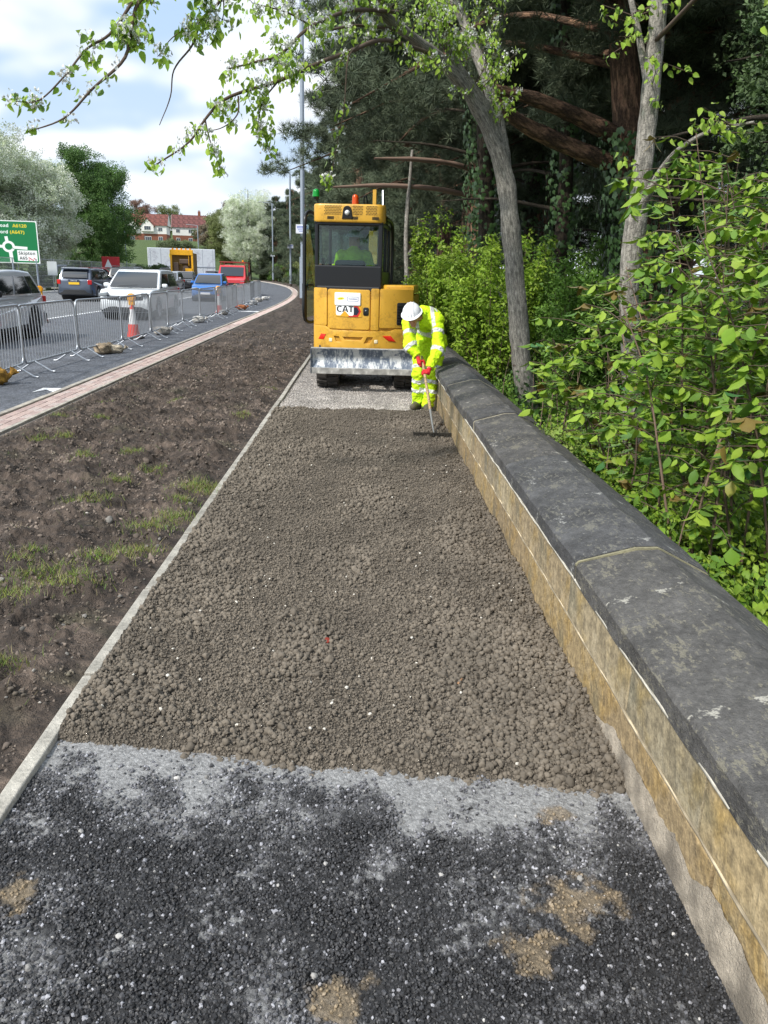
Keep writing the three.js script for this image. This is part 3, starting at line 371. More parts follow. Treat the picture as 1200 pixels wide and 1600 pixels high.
const GREEN = { fresh: [[0.2, 0.35, 0.03], [0.32, 0.45, 0.05]], mid: [[0.1, 0.21, 0.03], [0.17, 0.31, 0.045]], dark: [[0.05, 0.1, 0.03], [0.09, 0.16, 0.04]], pine: [[0.065, 0.095, 0.055], [0.12, 0.15, 0.085]], blossom: [[0.42, 0.5, 0.28], [0.86, 0.88, 0.8]], olive: [[0.16, 0.2, 0.06], [0.26, 0.3, 0.1]], rust: [[0.2, 0.1, 0.07], [0.26, 0.15, 0.09]], bare: [[0.18, 0.15, 0.11], [0.24, 0.2, 0.15]], ivy: [[0.03, 0.065, 0.022], [0.07, 0.13, 0.045]], under: [[0.1, 0.21, 0.025], [0.18, 0.32, 0.04]] };
const mixc = (pal, r, k = 1) => { const t = r(), [a, b] = pal, v = k * (0.85 + 0.3 * r()); return new THREE.Color(lerp(a[0], b[0], t) * v, lerp(a[1], b[1], t) * v, lerp(a[2], b[2], t) * v); };
function spread(parent, name, geos, mat, list) { geos.forEach((g, k) => { const mine = list.filter((_, i) => i % geos.length === k); if (mine.length) inst(name, g, mat, mine.map((a) => a[0]), mine.map((a) => a[1]), parent); }); }
// crown of clumps gathered in clusters inside an ellipsoid (local coordinates)
function crown(parent, o) { // {c:[x,y,z], r:[x,y,z], clusters, per, size, pal, geos, mat, seed, flat}
  const r = RNG(o.seed), L = [], keep = o.keep;
  for (let k = 0; k < o.clusters; k++) {
    const d = V(r() - 0.5, r() - 0.5, r() - 0.5).normalize().multiplyScalar(Math.pow(r(), 0.42)), c = V(o.c[0] + d.x * o.r[0], o.c[1] + d.y * o.r[1], o.c[2] + d.z * o.r[2]), cr = (0.13 + 0.13 * r()) * Math.min(...o.r) * (o.cr ?? 1), tone = 0.82 + 0.36 * r();
    for (let i = 0; i < o.per; i++) { const e = V(r() - 0.5, r() - 0.5, r() - 0.5).normalize().multiplyScalar(cr * (0.55 + 0.6 * r())); if (keep && !keep(c.x + e.x, c.y + e.y, c.z + e.z)) continue; const s = o.size * (0.65 + 0.7 * r()); L.push([mat4(c.x + e.x * 1.25, c.y + e.y * (o.flat ?? 0.8), c.z + e.z * 1.25, r() * 6, r() * 6, r() * 6, s), mixc(o.pal, r, tone)]); }
  }
  spread(parent, 'crown', o.geos ?? CLUMPS, o.mat ?? crownMat, L);
}
function tree(name, label, group, p, h, o) { // trunk, limbs reaching into the crown, crown
  const t = thing(name, label, 'tree', [p[0], p[1], p[2]], 0, group), r = RNG(o.seed), tr = o.trunk ?? h * 0.018, lean = o.lean ?? [0, 0];
  put('trunk', limb([V(0, -0.3, 0), V(lean[0] * 0.3, h * 0.33, lean[1] * 0.3), V(lean[0] * 0.7, h * 0.66, lean[1] * 0.7), V(lean[0], h * 0.96, lean[1])], [tr * 1.25, tr, tr * 0.7, tr * 0.15], 9, 4), o.bark ?? K.barkD, t);
  for (let i = 0; i < (o.limbs ?? 6); i++) { const y = o.c[1] + (r() * 1.5 - 0.9) * o.r[1] * 0.75, a = r() * 6.28, q = 0.75 * o.r[0], b = V(lean[0] * y / h, Math.max(y - 0.25 * o.r[1], 0.3 * o.c[1]), lean[1] * y / h); put('limb', limb([b, V(b.x + Math.cos(a) * q * 0.5, y + 0.02 * h, b.z + Math.sin(a) * q * 0.5), V(b.x + Math.cos(a) * q, y + 0.05 * h * (o.droop ?? 1), b.z + Math.sin(a) * q)], [tr * 0.42, tr * 0.28, tr * 0.08], 6, 3), o.bark ?? K.barkD, t); }
  crown(t, o); return t;
}
{ // --- the cherry whose boughs reach over the path, and its grey neighbour
  const r = RNG(131);
  const t = thing('cherry_tree', 'slender grey cherry tree behind the wall with blossoming boughs over the path', 'tree', BR.T1[0]);
  const o = V(...BR.T1[0]), loc = (a) => pts(a).map((v) => v.sub(o)), L = [], Fl = [];
  const main = [...BR.T1a, [-0.5, 4.05, -6.8], [-0.8, 3.7, -6.0], [-0.94, 3.48, -5.6]]; put('trunk', limb(loc([[2.15, -0.25, -9.77], ...BR.T1, ...main.slice(1)]), [0.165, 0.132, 0.118, 0.112, 0.108, 0.106, 0.088, 0.074, 0.062, 0.05, 0.042, 0.034, 0.026, 0.02, 0.015], 14, 6, 0.12), K.barkY, t);
  for (const [a, rad] of [[[BR.T1[3], ...BR.T1b.slice(1)], [0.08, 0.074, 0.062, 0.046]], [BR.T1c, [0.06, 0.05, 0.04, 0.025]]]) put('limb', limb(loc(a), rad, 10, 5, 0.1), K.barkY, t);
  const boughs = [['A', 0.013], ['A2', 0.011], ['C', 0.01], ['C2', 0.005], ['C3', 0.005], ['D', 0.02], ['E', 0.021], ['E2', 0.006], ['E3', 0.007], ['E4', 0.007], ['F', 0.009], ['F2', 0.006], ['G', 0.016], ['G2', 0.007]];
  const cl = { A: [[0.1, 1], [0.2, 0.4], [0.24, 1], [0.3, 0.5], [0.33, 0.8], [0.48, 0.3], [0.62, 0.3], [0.8, 0.25], [0.97, 0.2]], A2: [[0.06, 1], [0.15, 0.9], [0.3, 0.7], [0.46, 0.5], [0.5, 0.6], [0.66, 0.6], [0.8, 0.3], [0.93, 0.4], [1, 0.4]], C: [[0.02, 0.8], [0.1, 1], [0.22, 1], [0.3, 0.8], [0.4, 0.6], [0.46, 0.4]], C2: [[0.3, 0.6], [1, 0.6]], C3: [[0.5, 0.8], [1, 0.6]], D: [[0.12, 0.8], [0.25, 0.9], [0.4, 0.8], [0.5, 0.7], [0.62, 0.9], [0.75, 1], [0.85, 0.8], [1, 0.7]], E: [[0.1, 0.7], [0.25, 0.6], [0.38, 0.6], [0.48, 1], [0.55, 1], [0.62, 1], [0.7, 0.6], [0.8, 0.4], [0.9, 0.35], [1, 0.6]], E2: [[0.4, 0.5], [0.7, 0.6], [1, 0.5]], E3: [[0.5, 0.4], [1, 0.5]], E4: [[0.3, 0.9], [0.55, 1], [0.8, 0.9], [1, 0.4]], F: [[0.2, 0.25], [0.5, 0.4], [0.62, 0.2], [0.78, 0.35], [0.9, 0.5], [0.97, 0.4]], F2: [[0.6, 0.3], [1, 0.5]], G: [[0.1, 1], [0.2, 0.9], [0.3, 1], [0.45, 1], [0.55, 0.9], [0.7, 1], [0.85, 1], [1, 1]], G2: [[0.5, 0.8], [1, 0.9]] };
  let solo = 0; const LG = LEAF, solos = [GREEN.fresh[0], GREEN.fresh[1], [0.2, 0.32, 0.04], [0.12, 0.22, 0.03]].map((c) => MP(new THREE.Color(...c), 0.55, { transmission: 0.38, thickness: 0, ior: 1.3 }));
  const sprig = (p, k, blos) => { // leaves and flowers round a spur
    const nl = Math.round((9 + 9 * r()) * k), nf = Math.round(34 * k * blos * (0.3 + r()));
    for (let i = 0; i < nl; i++) { const q = V(p.x + (r() - 0.5) * 0.12 * (k + 0.4), p.y + (r() - 0.5) * 0.1 * (k + 0.4), p.z + (r() - 0.5) * 0.14), s = 0.042 + 0.035 * r(), m = mat4(q.x, q.y, q.z, PI * 0.62 + r() * 0.9, r() * 6.28, (r() - 0.5) * 1.2, s); if (solo < 260 && r() < 0.35) { const e = put('leaf', LG, solos[solo++ % 4], t); e.applyMatrix4(m); } else L.push([m, mixc(GREEN.fresh, r)]); }
    const cc = V(p.x + (r() - 0.5) * 0.08, p.y + (r() - 0.4) * 0.05, p.z + (r() - 0.5) * 0.1); for (let i = 0; i < nf; i++) { const d = V(r() - 0.5, r() - 0.5, r() - 0.5).normalize().multiplyScalar(0.014 + 0.034 * r()); Fl.push([mat4(cc.x + d.x, cc.y + d.y, cc.z + d.z, r() * 6, r() * 6, r() * 6, 0.0095 + 0.003 * r()), new THREE.Color(0.78, 0.79, 0.76)]); }
  };
  for (const [n, rad] of boughs) {
    const P = loc(BR[n]), c = new THREE.CatmullRomCurve3(P, false, 'centripetal'); put('bough', limb(P, [rad, rad * 0.75, rad * 0.5, rad * 0.25], 6, 6, 0.12), K.twig, t);
    for (const [u, k] of cl[n]) for (let q = 0; q < (k > 0.7 ? 3 : 2); q++) { const p = c.getPoint(clamp(u + (r() - 0.5) * 0.06, 0, 1)); const e = p.clone().add(V((r() - 0.5) * 0.16, (r() - 0.55) * 0.14, (r() - 0.5) * 0.2).multiplyScalar(k)); put('twig', rod(p, e, 0.0025, 0.0015, 5), K.twig, t); sprig(e, k, n[0] === 'F' ? 0.7 : 1.15); }
  }
  for (const a of [main, BR.T1b, BR.T1c]) { const c = new THREE.CatmullRomCurve3(loc(a)); for (let i = 0; i < 34; i++) { const u = 0.3 + 0.68 * r(), p = c.getPoint(u), e = p.clone().add(V((r() - 0.5) * 0.8, (r() - 0.4) * 0.7, (r() - 0.35) * 0.8)); put('twig', rod(p, e, 0.005, 0.002, 5), K.twig, t); sprig(e, 0.9, 0.7); sprig(e.clone().lerp(p, 0.4), 0.8, 0.3); } }
  spread(t, 'foliage', [LEAF, LEAFT], leafMat, L);
  const fl = (() => { const g = []; for (let i = 0; i < 5; i++) { const q = new THREE.CircleGeometry(0.55, 6); q.scale(0.85, 1, 1); q.translate(0, 0.5, 0); q.rotateX(0.35); q.rotateZ(i * 1.2566); g.push(q); } return mg(g); })();
  spread(t, 'blossom', [fl], petalMat, Fl);
  const iv = []; for (let i = 0; i < 420; i++) { const y = 0.62 * r() * r() + 0.02, a = r() * 6.28, R = 0.15 + 0.03 * r(); iv.push([mat4(-0.22 * y + Math.cos(a) * R, y, Math.sin(a) * R, r() - 0.2, -a + PI / 2, r() * 6, 0.035 + 0.025 * r()), mixc(GREEN.ivy, r, 1.2)]); } spread(t, 'ivy', [IVY], ivyMat, iv);
  put('burr', xf(lump(3, 0.35, 2), -0.2, 0.62, 0.08).scale(1, 1, 1), M(S(92, 66, 54), 0.95), t).scale.setScalar(0.001); t.children[t.children.length - 1].scale.setScalar(0.05); t.children[t.children.length - 1].position.set(-0.2, 0.62, 0.07); t.children[t.children.length - 1].geometry = lump(3, 0.35, 2);
}
{
  const r = RNG(141), o = V(...BR.T2[0]), t = thing('grey_tree', 'slender pale grey trunk with a forked limb among the shrubs', 'tree', BR.T2[0]), loc = (a) => pts(a).map((v) => v.sub(o)), L = [];
  put('trunk', limb(loc([[2.56, -0.3, -7.05], ...BR.T2]), [0.1, 0.088, 0.084, 0.08, 0.09, 0.075, 0.07, 0.06], 14, 6, 0.1), K.barkY, t);
  put('limb', limb(loc(BR.T2a), [0.05, 0.042, 0.03, 0.022, 0.015, 0.008], 9, 5, 0.1), K.barkY, t); put('limb', limb(loc(BR.T2b), [0.035, 0.028, 0.022], 8, 4, 0.1), K.barkY, t);
  const over = loc([[2.29, 3.5, -7], [2.25, 3.55, -5.6], [2.05, 3.2, -4.4], [1.82, 2.86, -3.75], [1.76, 2.72, -3.6]]); put('bough', limb(over, [0.02, 0.015, 0.009, 0.005, 0.003], 7, 5, 0.1), K.twig, t); const oc = new THREE.CatmullRomCurve3(over); for (let j = 0; j < 46; j++) { const q = oc.getPoint(0.6 + 0.4 * r()); L.push([mat4(q.x + (r() - 0.5) * 0.22, q.y + (r() - 0.6) * 0.16, q.z + (r() - 0.5) * 0.2, PI * 0.65 + r() * 0.8, r() * 6.28, (r() - 0.5), 0.065 + 0.035 * r()), mixc(GREEN.fresh, r)]); }
  const c = [new THREE.CatmullRomCurve3(loc(BR.T2)), new THREE.CatmullRomCurve3(loc(BR.T2a)), new THREE.CatmullRomCurve3(loc(BR.T2b))];
  for (let i = 0; i < 34; i++) { const k = i % 3, u = k ? 0.4 + 0.6 * r() : 0.45 + 0.55 * r(), p = c[k].getPoint(u), e = p.clone().add(V((r() - 0.5) * 0.7, (r() - 0.5) * 0.4, (r() - 0.3) * 0.6)); put('twig', rod(p, e, 0.005, 0.002, 5), K.twig, t); for (let j = 0; j < 11; j++) { const q = p.clone().lerp(e, 0.35 + 0.7 * r()); L.push([mat4(q.x + (r() - 0.5) * 0.1, q.y + (r() - 0.5) * 0.08, q.z + (r() - 0.5) * 0.1, PI * 0.6 + r() * 0.9, r() * 6.28, (r() - 0.5), 0.05 + 0.03 * r()), mixc(GREEN.fresh, r)]); } }
  spread(t, 'foliage', [LEAF], leafMat, L);
}
// --- large leaved shrubs leaning over the wall, nearest the camera
{
  const r = RNG(151), labels = ['leafy shrub with drooping bronze tinged leaves nearest the camera over the coping', 'bushy green shrub with oval leaves between the nearest shrub and the grey trunk', 'tall yellow green shrub reaching up beside the forked grey trunk', 'shrub with pale lime leaves in front of the grey trunk foot', 'high arching shrub with lime leaves at the right edge of the picture'];
  const spots = [[2.45, -3.5, 1.75, 10], [2.2, -4.4, 2.0, 13], [2.7, -5.7, 2.4, 12], [1.9, -5.7, 1.4, 7], [2.9, -4.1, 2.6, 12]];
  const solos = [[0.15, 0.28, 0.03], [0.24, 0.36, 0.05], [0.1, 0.21, 0.04], [0.27, 0.27, 0.05], [0.07, 0.2, 0.06]].map((c) => MP(new THREE.Color(...c), 0.5, { transmission: 0.35, thickness: 0, ior: 1.3 }));
  spots.forEach(([x0, z0, H, stems], si) => {
    const t = thing('shrub', labels[si], 'shrub', [x0, -0.05, z0], 0, 'shrubs behind the wall'), L = [], all = [], barks = [];
    for (let s = 0; s < stems; s++) {
      const bx = (r() - 0.5) * 0.5, bz = (r() - 0.5) * 0.9, h = H * (0.7 + 0.5 * r()), tx = bx + (r() - 0.68) * 0.9, tz = bz + (r() - 0.5) * 1.2;
      const P = [V(bx, -0.1, bz), V(lerp(bx, tx, 0.3) + (r() - 0.5) * 0.1, h * 0.4, lerp(bz, tz, 0.3)), V(lerp(bx, tx, 0.65), h * 0.75, lerp(bz, tz, 0.6)), V(tx, h, tz)], c = new THREE.CatmullRomCurve3(P);
      put('stem', limb(P, [0.009, 0.008, 0.005, 0.003], 6, 4, 0.1), s % 3 ? K.twig : K.twigR, t);
      for (let w = 0; w < 17; w++) {
        const u0 = si ? 0.14 : 0.4, u = u0 + (1 - u0) * (w + r()) / 17, p = c.getPoint(Math.min(u, 1)), a = r() * 6.28, l = 0.14 + 0.3 * r(), e = p.clone().add(V(Math.cos(a) * l - 0.05, (r() - 0.25) * 0.2, Math.sin(a) * l)), mid = p.clone().lerp(e, 0.5).add(V(0, 0.03, 0)); barks.push(limb([p, mid, e], [0.004, 0.003, 0.0015], 5, 2, 0)); const tw = new THREE.QuadraticBezierCurve3(p, mid, e), bronze = r() < 0.12;
        const whorl = 3 + Math.floor(4 * r());
        for (let j = 0; j < 7 + whorl; j++) { const tip = j >= 7, q = tw.getPoint(tip ? 1 : 0.15 + 0.8 * j / 7), s2 = (0.05 + 0.055 * r()) * (tip ? 1 : 0.85), b = tip ? (j - 7) / whorl * 6.28 : (j % 2 ? a + 1.3 : a - 1.3), m = new THREE.Matrix4().compose(q, new THREE.Quaternion().setFromEuler(new THREE.Euler(PI / 2 + 0.3 + r() * 1.05, PI / 2 - b + (r() - 0.5) * 0.9, (r() - 0.5) * 1.3, 'YXZ')), V(s2 * (0.85 + 0.3 * r()), s2 * (1 + 0.25 * r()), s2)); all.push([m, bronze && tip ? new THREE.Color(0.22, 0.16, 0.04) : mixc(r() < 0.35 ? GREEN.mid : GREEN.fresh, r), q.clone().add(t.position).distanceTo(camera.position)]); }
      }
    }
    all.sort((a, b) => a[2] - b[2]); all.forEach((q, i) => { if (i < 60) { const e = put('leaf', i % 3 ? LEAF : LEAFW, solos[i % 5], t); e.applyMatrix4(q[0]); } else L.push(q); });
    put('twigs', mg(barks), K.twig, t).userData.kind = 'stuff'; spread(t, 'foliage', [LEAF, LEAF, LEAFW], leafMat, L);
  });
  // sycamore sapling with palmate leaves
  const sy = thing('sycamore_sapling', 'young sycamore sapling with broad lobed pale leaves behind the coping', 'sapling', [1.9, -0.05, -4.9]); put('stem', limb(pts([[0, -0.1, 0], [0, 0.35, 0], [0.03, 0.75, -0.05]]), [0.009, 0.007, 0.003], 6, 4), K.twig, sy);
  const pm = [[0.16, 0.3, 0.06], [0.12, 0.25, 0.05], [0.2, 0.34, 0.08]].map((c) => MP(new THREE.Color(...c), 0.5, { transmission: 0.35, thickness: 0 }));
  for (let i = 0; i < 44; i++) { const y = 0.2 + 0.6 * r(), a = r() * 6.28, l = 0.06 + 0.24 * r(), m = put('leaf', PALM, pm[i % 3], sy); m.position.set(Math.cos(a) * l - 0.04, y, Math.sin(a) * l); m.rotation.set(PI / 2 + 0.3 + r() * 0.4, 0, 0, 'YXZ'); m.rotation.order = 'YXZ'; m.rotation.y = PI / 2 - a; m.scale.setScalar(0.065 + 0.04 * r()); }
  const fw = thing('flower_spray', 'white flower head on a thin stem at the right behind the coping', 'flower', [2.42, -0.05, -5.0]); put('stem', limb(pts([[0.08, -0.1, -0.05], [0.06, 0.3, 0], [0, 0.68, 0]]), [0.01, 0.008, 0.004], 6, 4), K.twigR, fw); put('stem', limb(pts([[0.05, 0.38, 0], [0.16, 0.55, 0.02], [0.2, 0.8, 0.02]]), [0.006, 0.005, 0.003], 6, 4), K.twigR, fw);
  const fh = []; for (let i = 0; i < 130; i++) { const d = V(r() - 0.5, r() - 0.5, r() - 0.5).normalize().multiplyScalar(0.055); fh.push([mat4(d.x, 0.72 + d.y, d.z, r() * 6, r() * 6, r() * 6, 0.011), new THREE.Color(0.75, 0.76, 0.7)]); } spread(fw, 'flowers', [new THREE.CircleGeometry(1, 6)], petalMat, fh);
}
{ // --- ground cover under the trees
  const r = RNG(161), L = [], I2 = [], gy = (x, z) => hill(x, z) - 0.12;
  for (let i = 0; i < 46000; i++) { const z = -1.6 - 15 * Math.pow(r(), 1.3), x = 1.47 + 6.5 * Math.pow(r(), 1.5), d = fbm2(x * 1.2, z * 1.2, 3); const y = gy(x, z) + (0.12 + 0.42 * sstep(d, -0.3, 0.6) * (x > 1.6 ? 1 : 0.6)) * Math.sqrt(r()), s = 0.035 + 0.04 * r(); (r() < 0.35 ? I2 : L).push([mat4(x, y, z, PI / 2 + (r() - 0.4) * 1.2, r() * 6.28, (r() - 0.5) * 1.2, s), mixc(r() < 0.6 ? GREEN.under : GREEN.mid, r)]); }
  for (let i = 0; i < 15000; i++) { const z = -1.9 - 6 * r(), x = 1.48 + 1.5 * r(), d = fbm2(x * 2, z * 2, 3); L.push([mat4(x, gy(x, z) + (0.2 + 0.34 * sstep(d, -0.4, 0.5)) * Math.sqrt(r()), z, PI / 2 + 0.3 + (r() - 0.4) * 0.9, r() * 6.28, (r() - 0.5) * 1.2, 0.025 + 0.03 * r()), mixc(GREEN.fresh, r, 0.9)]); }
  const a = thing('ground_cover', 'low nettles, ivy and leafy ground cover behind the wall', 'ground cover'); a.userData.kind = 'stuff'; spread(a, 'leaves', [LEAFW, LEAF], leafMat, L); spread(a, 'ivy_leaves', [IVY], leafMat, I2);
  const st = []; for (let i = 0; i < 90; i++) { const z = -2.5 - 10 * r(), x = 1.7 + 3 * r(), h = 0.4 + 0.7 * r(); st.push(limb([V(x, -0.15, z), V(x + (r() - 0.5) * 0.15, h * 0.5, z + (r() - 0.5) * 0.15), V(x + (r() - 0.5) * 0.4, h, z + (r() - 0.5) * 0.4)], [0.006, 0.004, 0.0015], 5, 3)); } put('stalks', mg(st), K.twigR, a);
  const mo = thing('wall_creeper', 'small lime green creeper spilling onto the back of the coping', 'creeper', [1.4, 0.5, -5.75]), M2 = []; for (let i = 0; i < 330; i++) { const q = r(); M2.push([mat4(0.3 * q + (r() - 0.5) * 0.18 - 0.06, 0.02 - 0.12 * q + 0.07 * r(), (r() - 0.5) * 0.6 * (0.5 + q), PI / 2 + (r() - 0.5), r() * 6, r() - 0.5, 0.028 + 0.018 * r()), mixc([[0.2, 0.33, 0.05], [0.32, 0.4, 0.1]], r)]); } spread(mo, 'leaves', [LEAFW], leafMat, M2); put('stem', limb(pts([[0.5, -0.5, 0], [0.25, -0.1, 0.05], [-0.05, 0.03, 0.02]]), [0.006, 0.005, 0.003], 5, 4), K.twig, mo);
}
// --- mid shrubs: bright hazel-like bushes behind the wall
{
  const mids = [[1.35, -14.6, 2.9, 0.85, GREEN.fresh, 'tall bright lime bush right behind the raking worker'], [2.1, -12.6, 3.0, 0.95, GREEN.fresh, 'tall bright lime bush left of the cherry trunk'], [3.1, -11.2, 2.2, 0.8, GREEN.mid, 'mid green bush between the two grey trunks, nearer one'], [3.4, -13.8, 2.7, 1.0, GREEN.mid, 'mid green bush between the two grey trunks, farther one'], [1.7, -17.5, 2.6, 0.8, GREEN.fresh, 'lime bush farthest along the wall beyond the excavator'], [4.6, -10.2, 1.7, 1.0, GREEN.mid, 'low green bush right of the ivy covered trunk'], [3.7, -8.4, 1.3, 0.8, GREEN.mid, 'low green bush just right of the grey forked trunk'], [5.6, -7.5, 2.4, 1.2, GREEN.dark, 'dark green bush deep in the wood at the right']];
  const CL = [0, 1, 2].map((k) => { const rr = RNG(700 + k), o = []; for (let i = 0; i < 7; i++) { const g = leafGeo(0.5, 2, 0.3, 0.2); g.applyMatrix4(mat4((rr() - 0.5) * 1.6, (rr() - 0.5) * 1.2, (rr() - 0.5) * 1.6, PI * 0.55 + rr(), rr() * 6.28, rr() - 0.5, 0.75)); o.push(g); } return mg(o); });
  mids.forEach(([x, z, h, w, pal, lab], i) => {
    const t = thing('bush', lab, 'bush', [x, -0.1, z], 0, 'bushes in the wood'), r = RNG(800 + i), L = [], stems = [];
    for (let s = 0; s < 26; s++) {
      const a = r() * 6.28, R = w * Math.sqrt(r()), hh = h * (0.65 + 0.45 * r()) * (1 - 0.3 * R / w), P = [V(Math.cos(a) * R * 0.3, 0, Math.sin(a) * R * 0.3), V(Math.cos(a) * R * 0.7, hh * 0.5, Math.sin(a) * R * 0.7), V(Math.cos(a) * R, hh, Math.sin(a) * R)], c = new THREE.CatmullRomCurve3(P); stems.push(limb(P, [0.012, 0.008, 0.003], 5, 3));
      const tone = 0.8 + 0.4 * r();
      for (let k = 0; k < 95; k++) { const u = 0.12 + 0.9 * Math.pow(r(), 0.8), p = c.getPoint(Math.min(u, 1)), q = 0.2 * (1.1 - 0.6 * u); const s2 = 0.065 + 0.04 * r(); L.push([mat4(p.x + (r() - 0.5) * q * 2, p.y + (r() - 0.5) * q * 1.6, p.z + (r() - 0.5) * q * 2, 0.4 + (r() - 0.5) * 0.9, r() * 6.28, (r() - 0.5) * 0.8, s2), mixc(pal, r, tone)]); }
    }
    put('stems', mg(stems), K.twig, t).userData.kind = 'stuff'; spread(t, 'foliage', CL, leafMat, L);
  });
}
// --- pines and ivy-clad trunks of the wood
{
  const r = RNG(171);
  const pine = (x, z, h, R, o = {}) => { // clustered needle pads on drooping boughs
    const lab = o.label ?? 'dark pine with drooping needle boughs in the wood right of the path', t = thing('pine_tree', lab, 'tree', [x, hill(x, z) - 0.1, z], 0, 'pines of the wood'), tr = 0.16 + h * 0.007, L = [], ln = o.lean ?? [(r() - 0.5) * 0.8, (r() - 0.5) * 0.6], y0 = o.y0 ?? 3.2;
    const T0 = o.path ?? [V(0, -0.3, 0), V(ln[0] * 0.3, h * 0.33, ln[1] * 0.3), V(ln[0] * 0.7, h * 0.66, ln[1] * 0.7), V(ln[0], h, ln[1])], tc = new THREE.CatmullRomCurve3(T0);
    put('trunk', limb(T0, [tr * 1.2, tr, tr * 0.75, tr * 0.15], 12, 6, 0.08), K.barkP, t);
    const nb = o.boughs ?? 34;
    for (let i = 0; i < nb; i++) {
      const u = (i + r()) / nb, y = lerp(y0, h, u), c = tc.getPoint(clamp(y / h, 0, 1)), a = r() * 6.28, l = R * (1.05 - 0.65 * u) * (0.65 + 0.5 * r()), dx = Math.cos(a), dz = Math.sin(a), P = [c, V(c.x + dx * l * 0.5, y + 0.12 * l, c.z + dz * l * 0.5), V(c.x + dx * l, y - 0.05 * l, c.z + dz * l)];
      put('bough', limb(P, [tr * 0.3, tr * 0.18, 0.012], 6, 3), K.barkP, t); const cv = new THREE.CatmullRomCurve3(P), pads = o.pads ?? 9, tone = 0.8 + 0.4 * r();
      for (let k = 0; k < pads; k++) { const q = cv.getPoint(0.3 + 0.7 * (k + r()) / pads), pr = 0.34 * (0.7 + 0.6 * r()) * Math.sqrt(R / 4); q.x += (r() - 0.5) * l * 0.45; q.z += (r() - 0.5) * l * 0.45; q.y -= 0.25 * r(); for (let j = 0; j < (o.per ?? (z > -18 ? 30 : 26)); j++) { const s = (o.size ?? (z > -18 ? 0.19 : 0.24)) * (0.7 + 0.6 * r()); L.push([mat4(q.x + (r() - 0.5) * pr * 2.4, q.y + (r() - 0.5) * pr * 1.1, q.z + (r() - 0.5) * pr * 2.4, (r() - 0.5) * 1.4, r() * 6.28, (r() - 0.5) * 1.4, s), mixc(GREEN.pine, r, tone)]); } }
    }
    spread(t, 'needles', NEEDLES, needleMat, L); return t;
  };
  const ivyOn = (t, path, R, y0, y1, n, seed) => { const q = RNG(seed), iv = [], c = new THREE.CatmullRomCurve3(path); for (let i = 0; i < n; i++) { const u = lerp(y0, y1, q()), p = c.getPoint(u), a = q() * 6.28, rr = R * (0.8 + 0.75 * q() * (0.6 + 0.6 * fbm2(a * 1.2, u * 7, 2))); iv.push([mat4(p.x + Math.cos(a) * rr, p.y + (q() - 0.5) * 0.15, p.z + Math.sin(a) * rr, -0.3 + q() * 0.8, PI / 2 - a, PI + (q() - 0.5) * 1.6, 0.06 + 0.05 * q()), mixc(GREEN.ivy, q, 1.25)]); } spread(t, 'ivy', [IVY], ivyMat, iv); };
  const P1 = pts(BR.P1).map((v) => v.sub(V(4.45, 0, -12)));
  const p1 = pine(4.45, -12, 9, 3.6, { path: [...P1, V(-1.6, 9, 0)], y0: 4.6, label: 'reddish barked pine rising behind the forked grey tree, ivy round its foot' }); ivyOn(p1, P1, 0.42, 0, 0.52, 2600, 1);
  for (const n of ['P1a', 'P1b']) put('bough', limb(pts(BR[n]).map((v) => v.sub(V(4.45, 0, -12))), [0.13, 0.11, 0.09, 0.05], 9, 5, 0.12), K.barkP, p1);
  const P2 = pts(BR.P2).map((v) => v.sub(V(2.75, 0, -19)));
  const p2 = pine(2.75, -19, 11, 4.2, { path: [...P2, V(-1.3, 11, 0)], y0: 4.4, label: 'leaning pine with a bare orange stretch of trunk behind the lime bush' }); ivyOn(p2, P2, 0.34, 0.02, 0.5, 1500, 2);
  for (const n of ['Dead1', 'Dead2']) put('dead_bough', limb(pts(BR[n]).map((v) => v.sub(V(2.75, 0, -19))), [0.06, 0.05, 0.045, 0.02], 7, 5, 0.15), K.twigR, p2);
  for (const [x, z, h, R, y0] of [[3.2, -25, 12, 5.8, 4.2], [4.4, -21, 13, 5.2, 4.2], [5.6, -15.5, 13, 4.2, 4], [6.6, -20, 14, 4.6, 3], [7.6, -10.5, 13, 4.2, 4.5], [9.5, -15, 14, 4.6, 2.4], [3, -31, 12, 5, 3], [6.4, -28, 13, 5, 2.5], [2.2, -39, 11, 4.6, 2.4], [5.6, -38, 12, 5, 2], [9.5, -24, 13, 5, 1.5], [10.5, -8.5, 12, 4, 2]]) pine(x, z, h, R, { y0 });
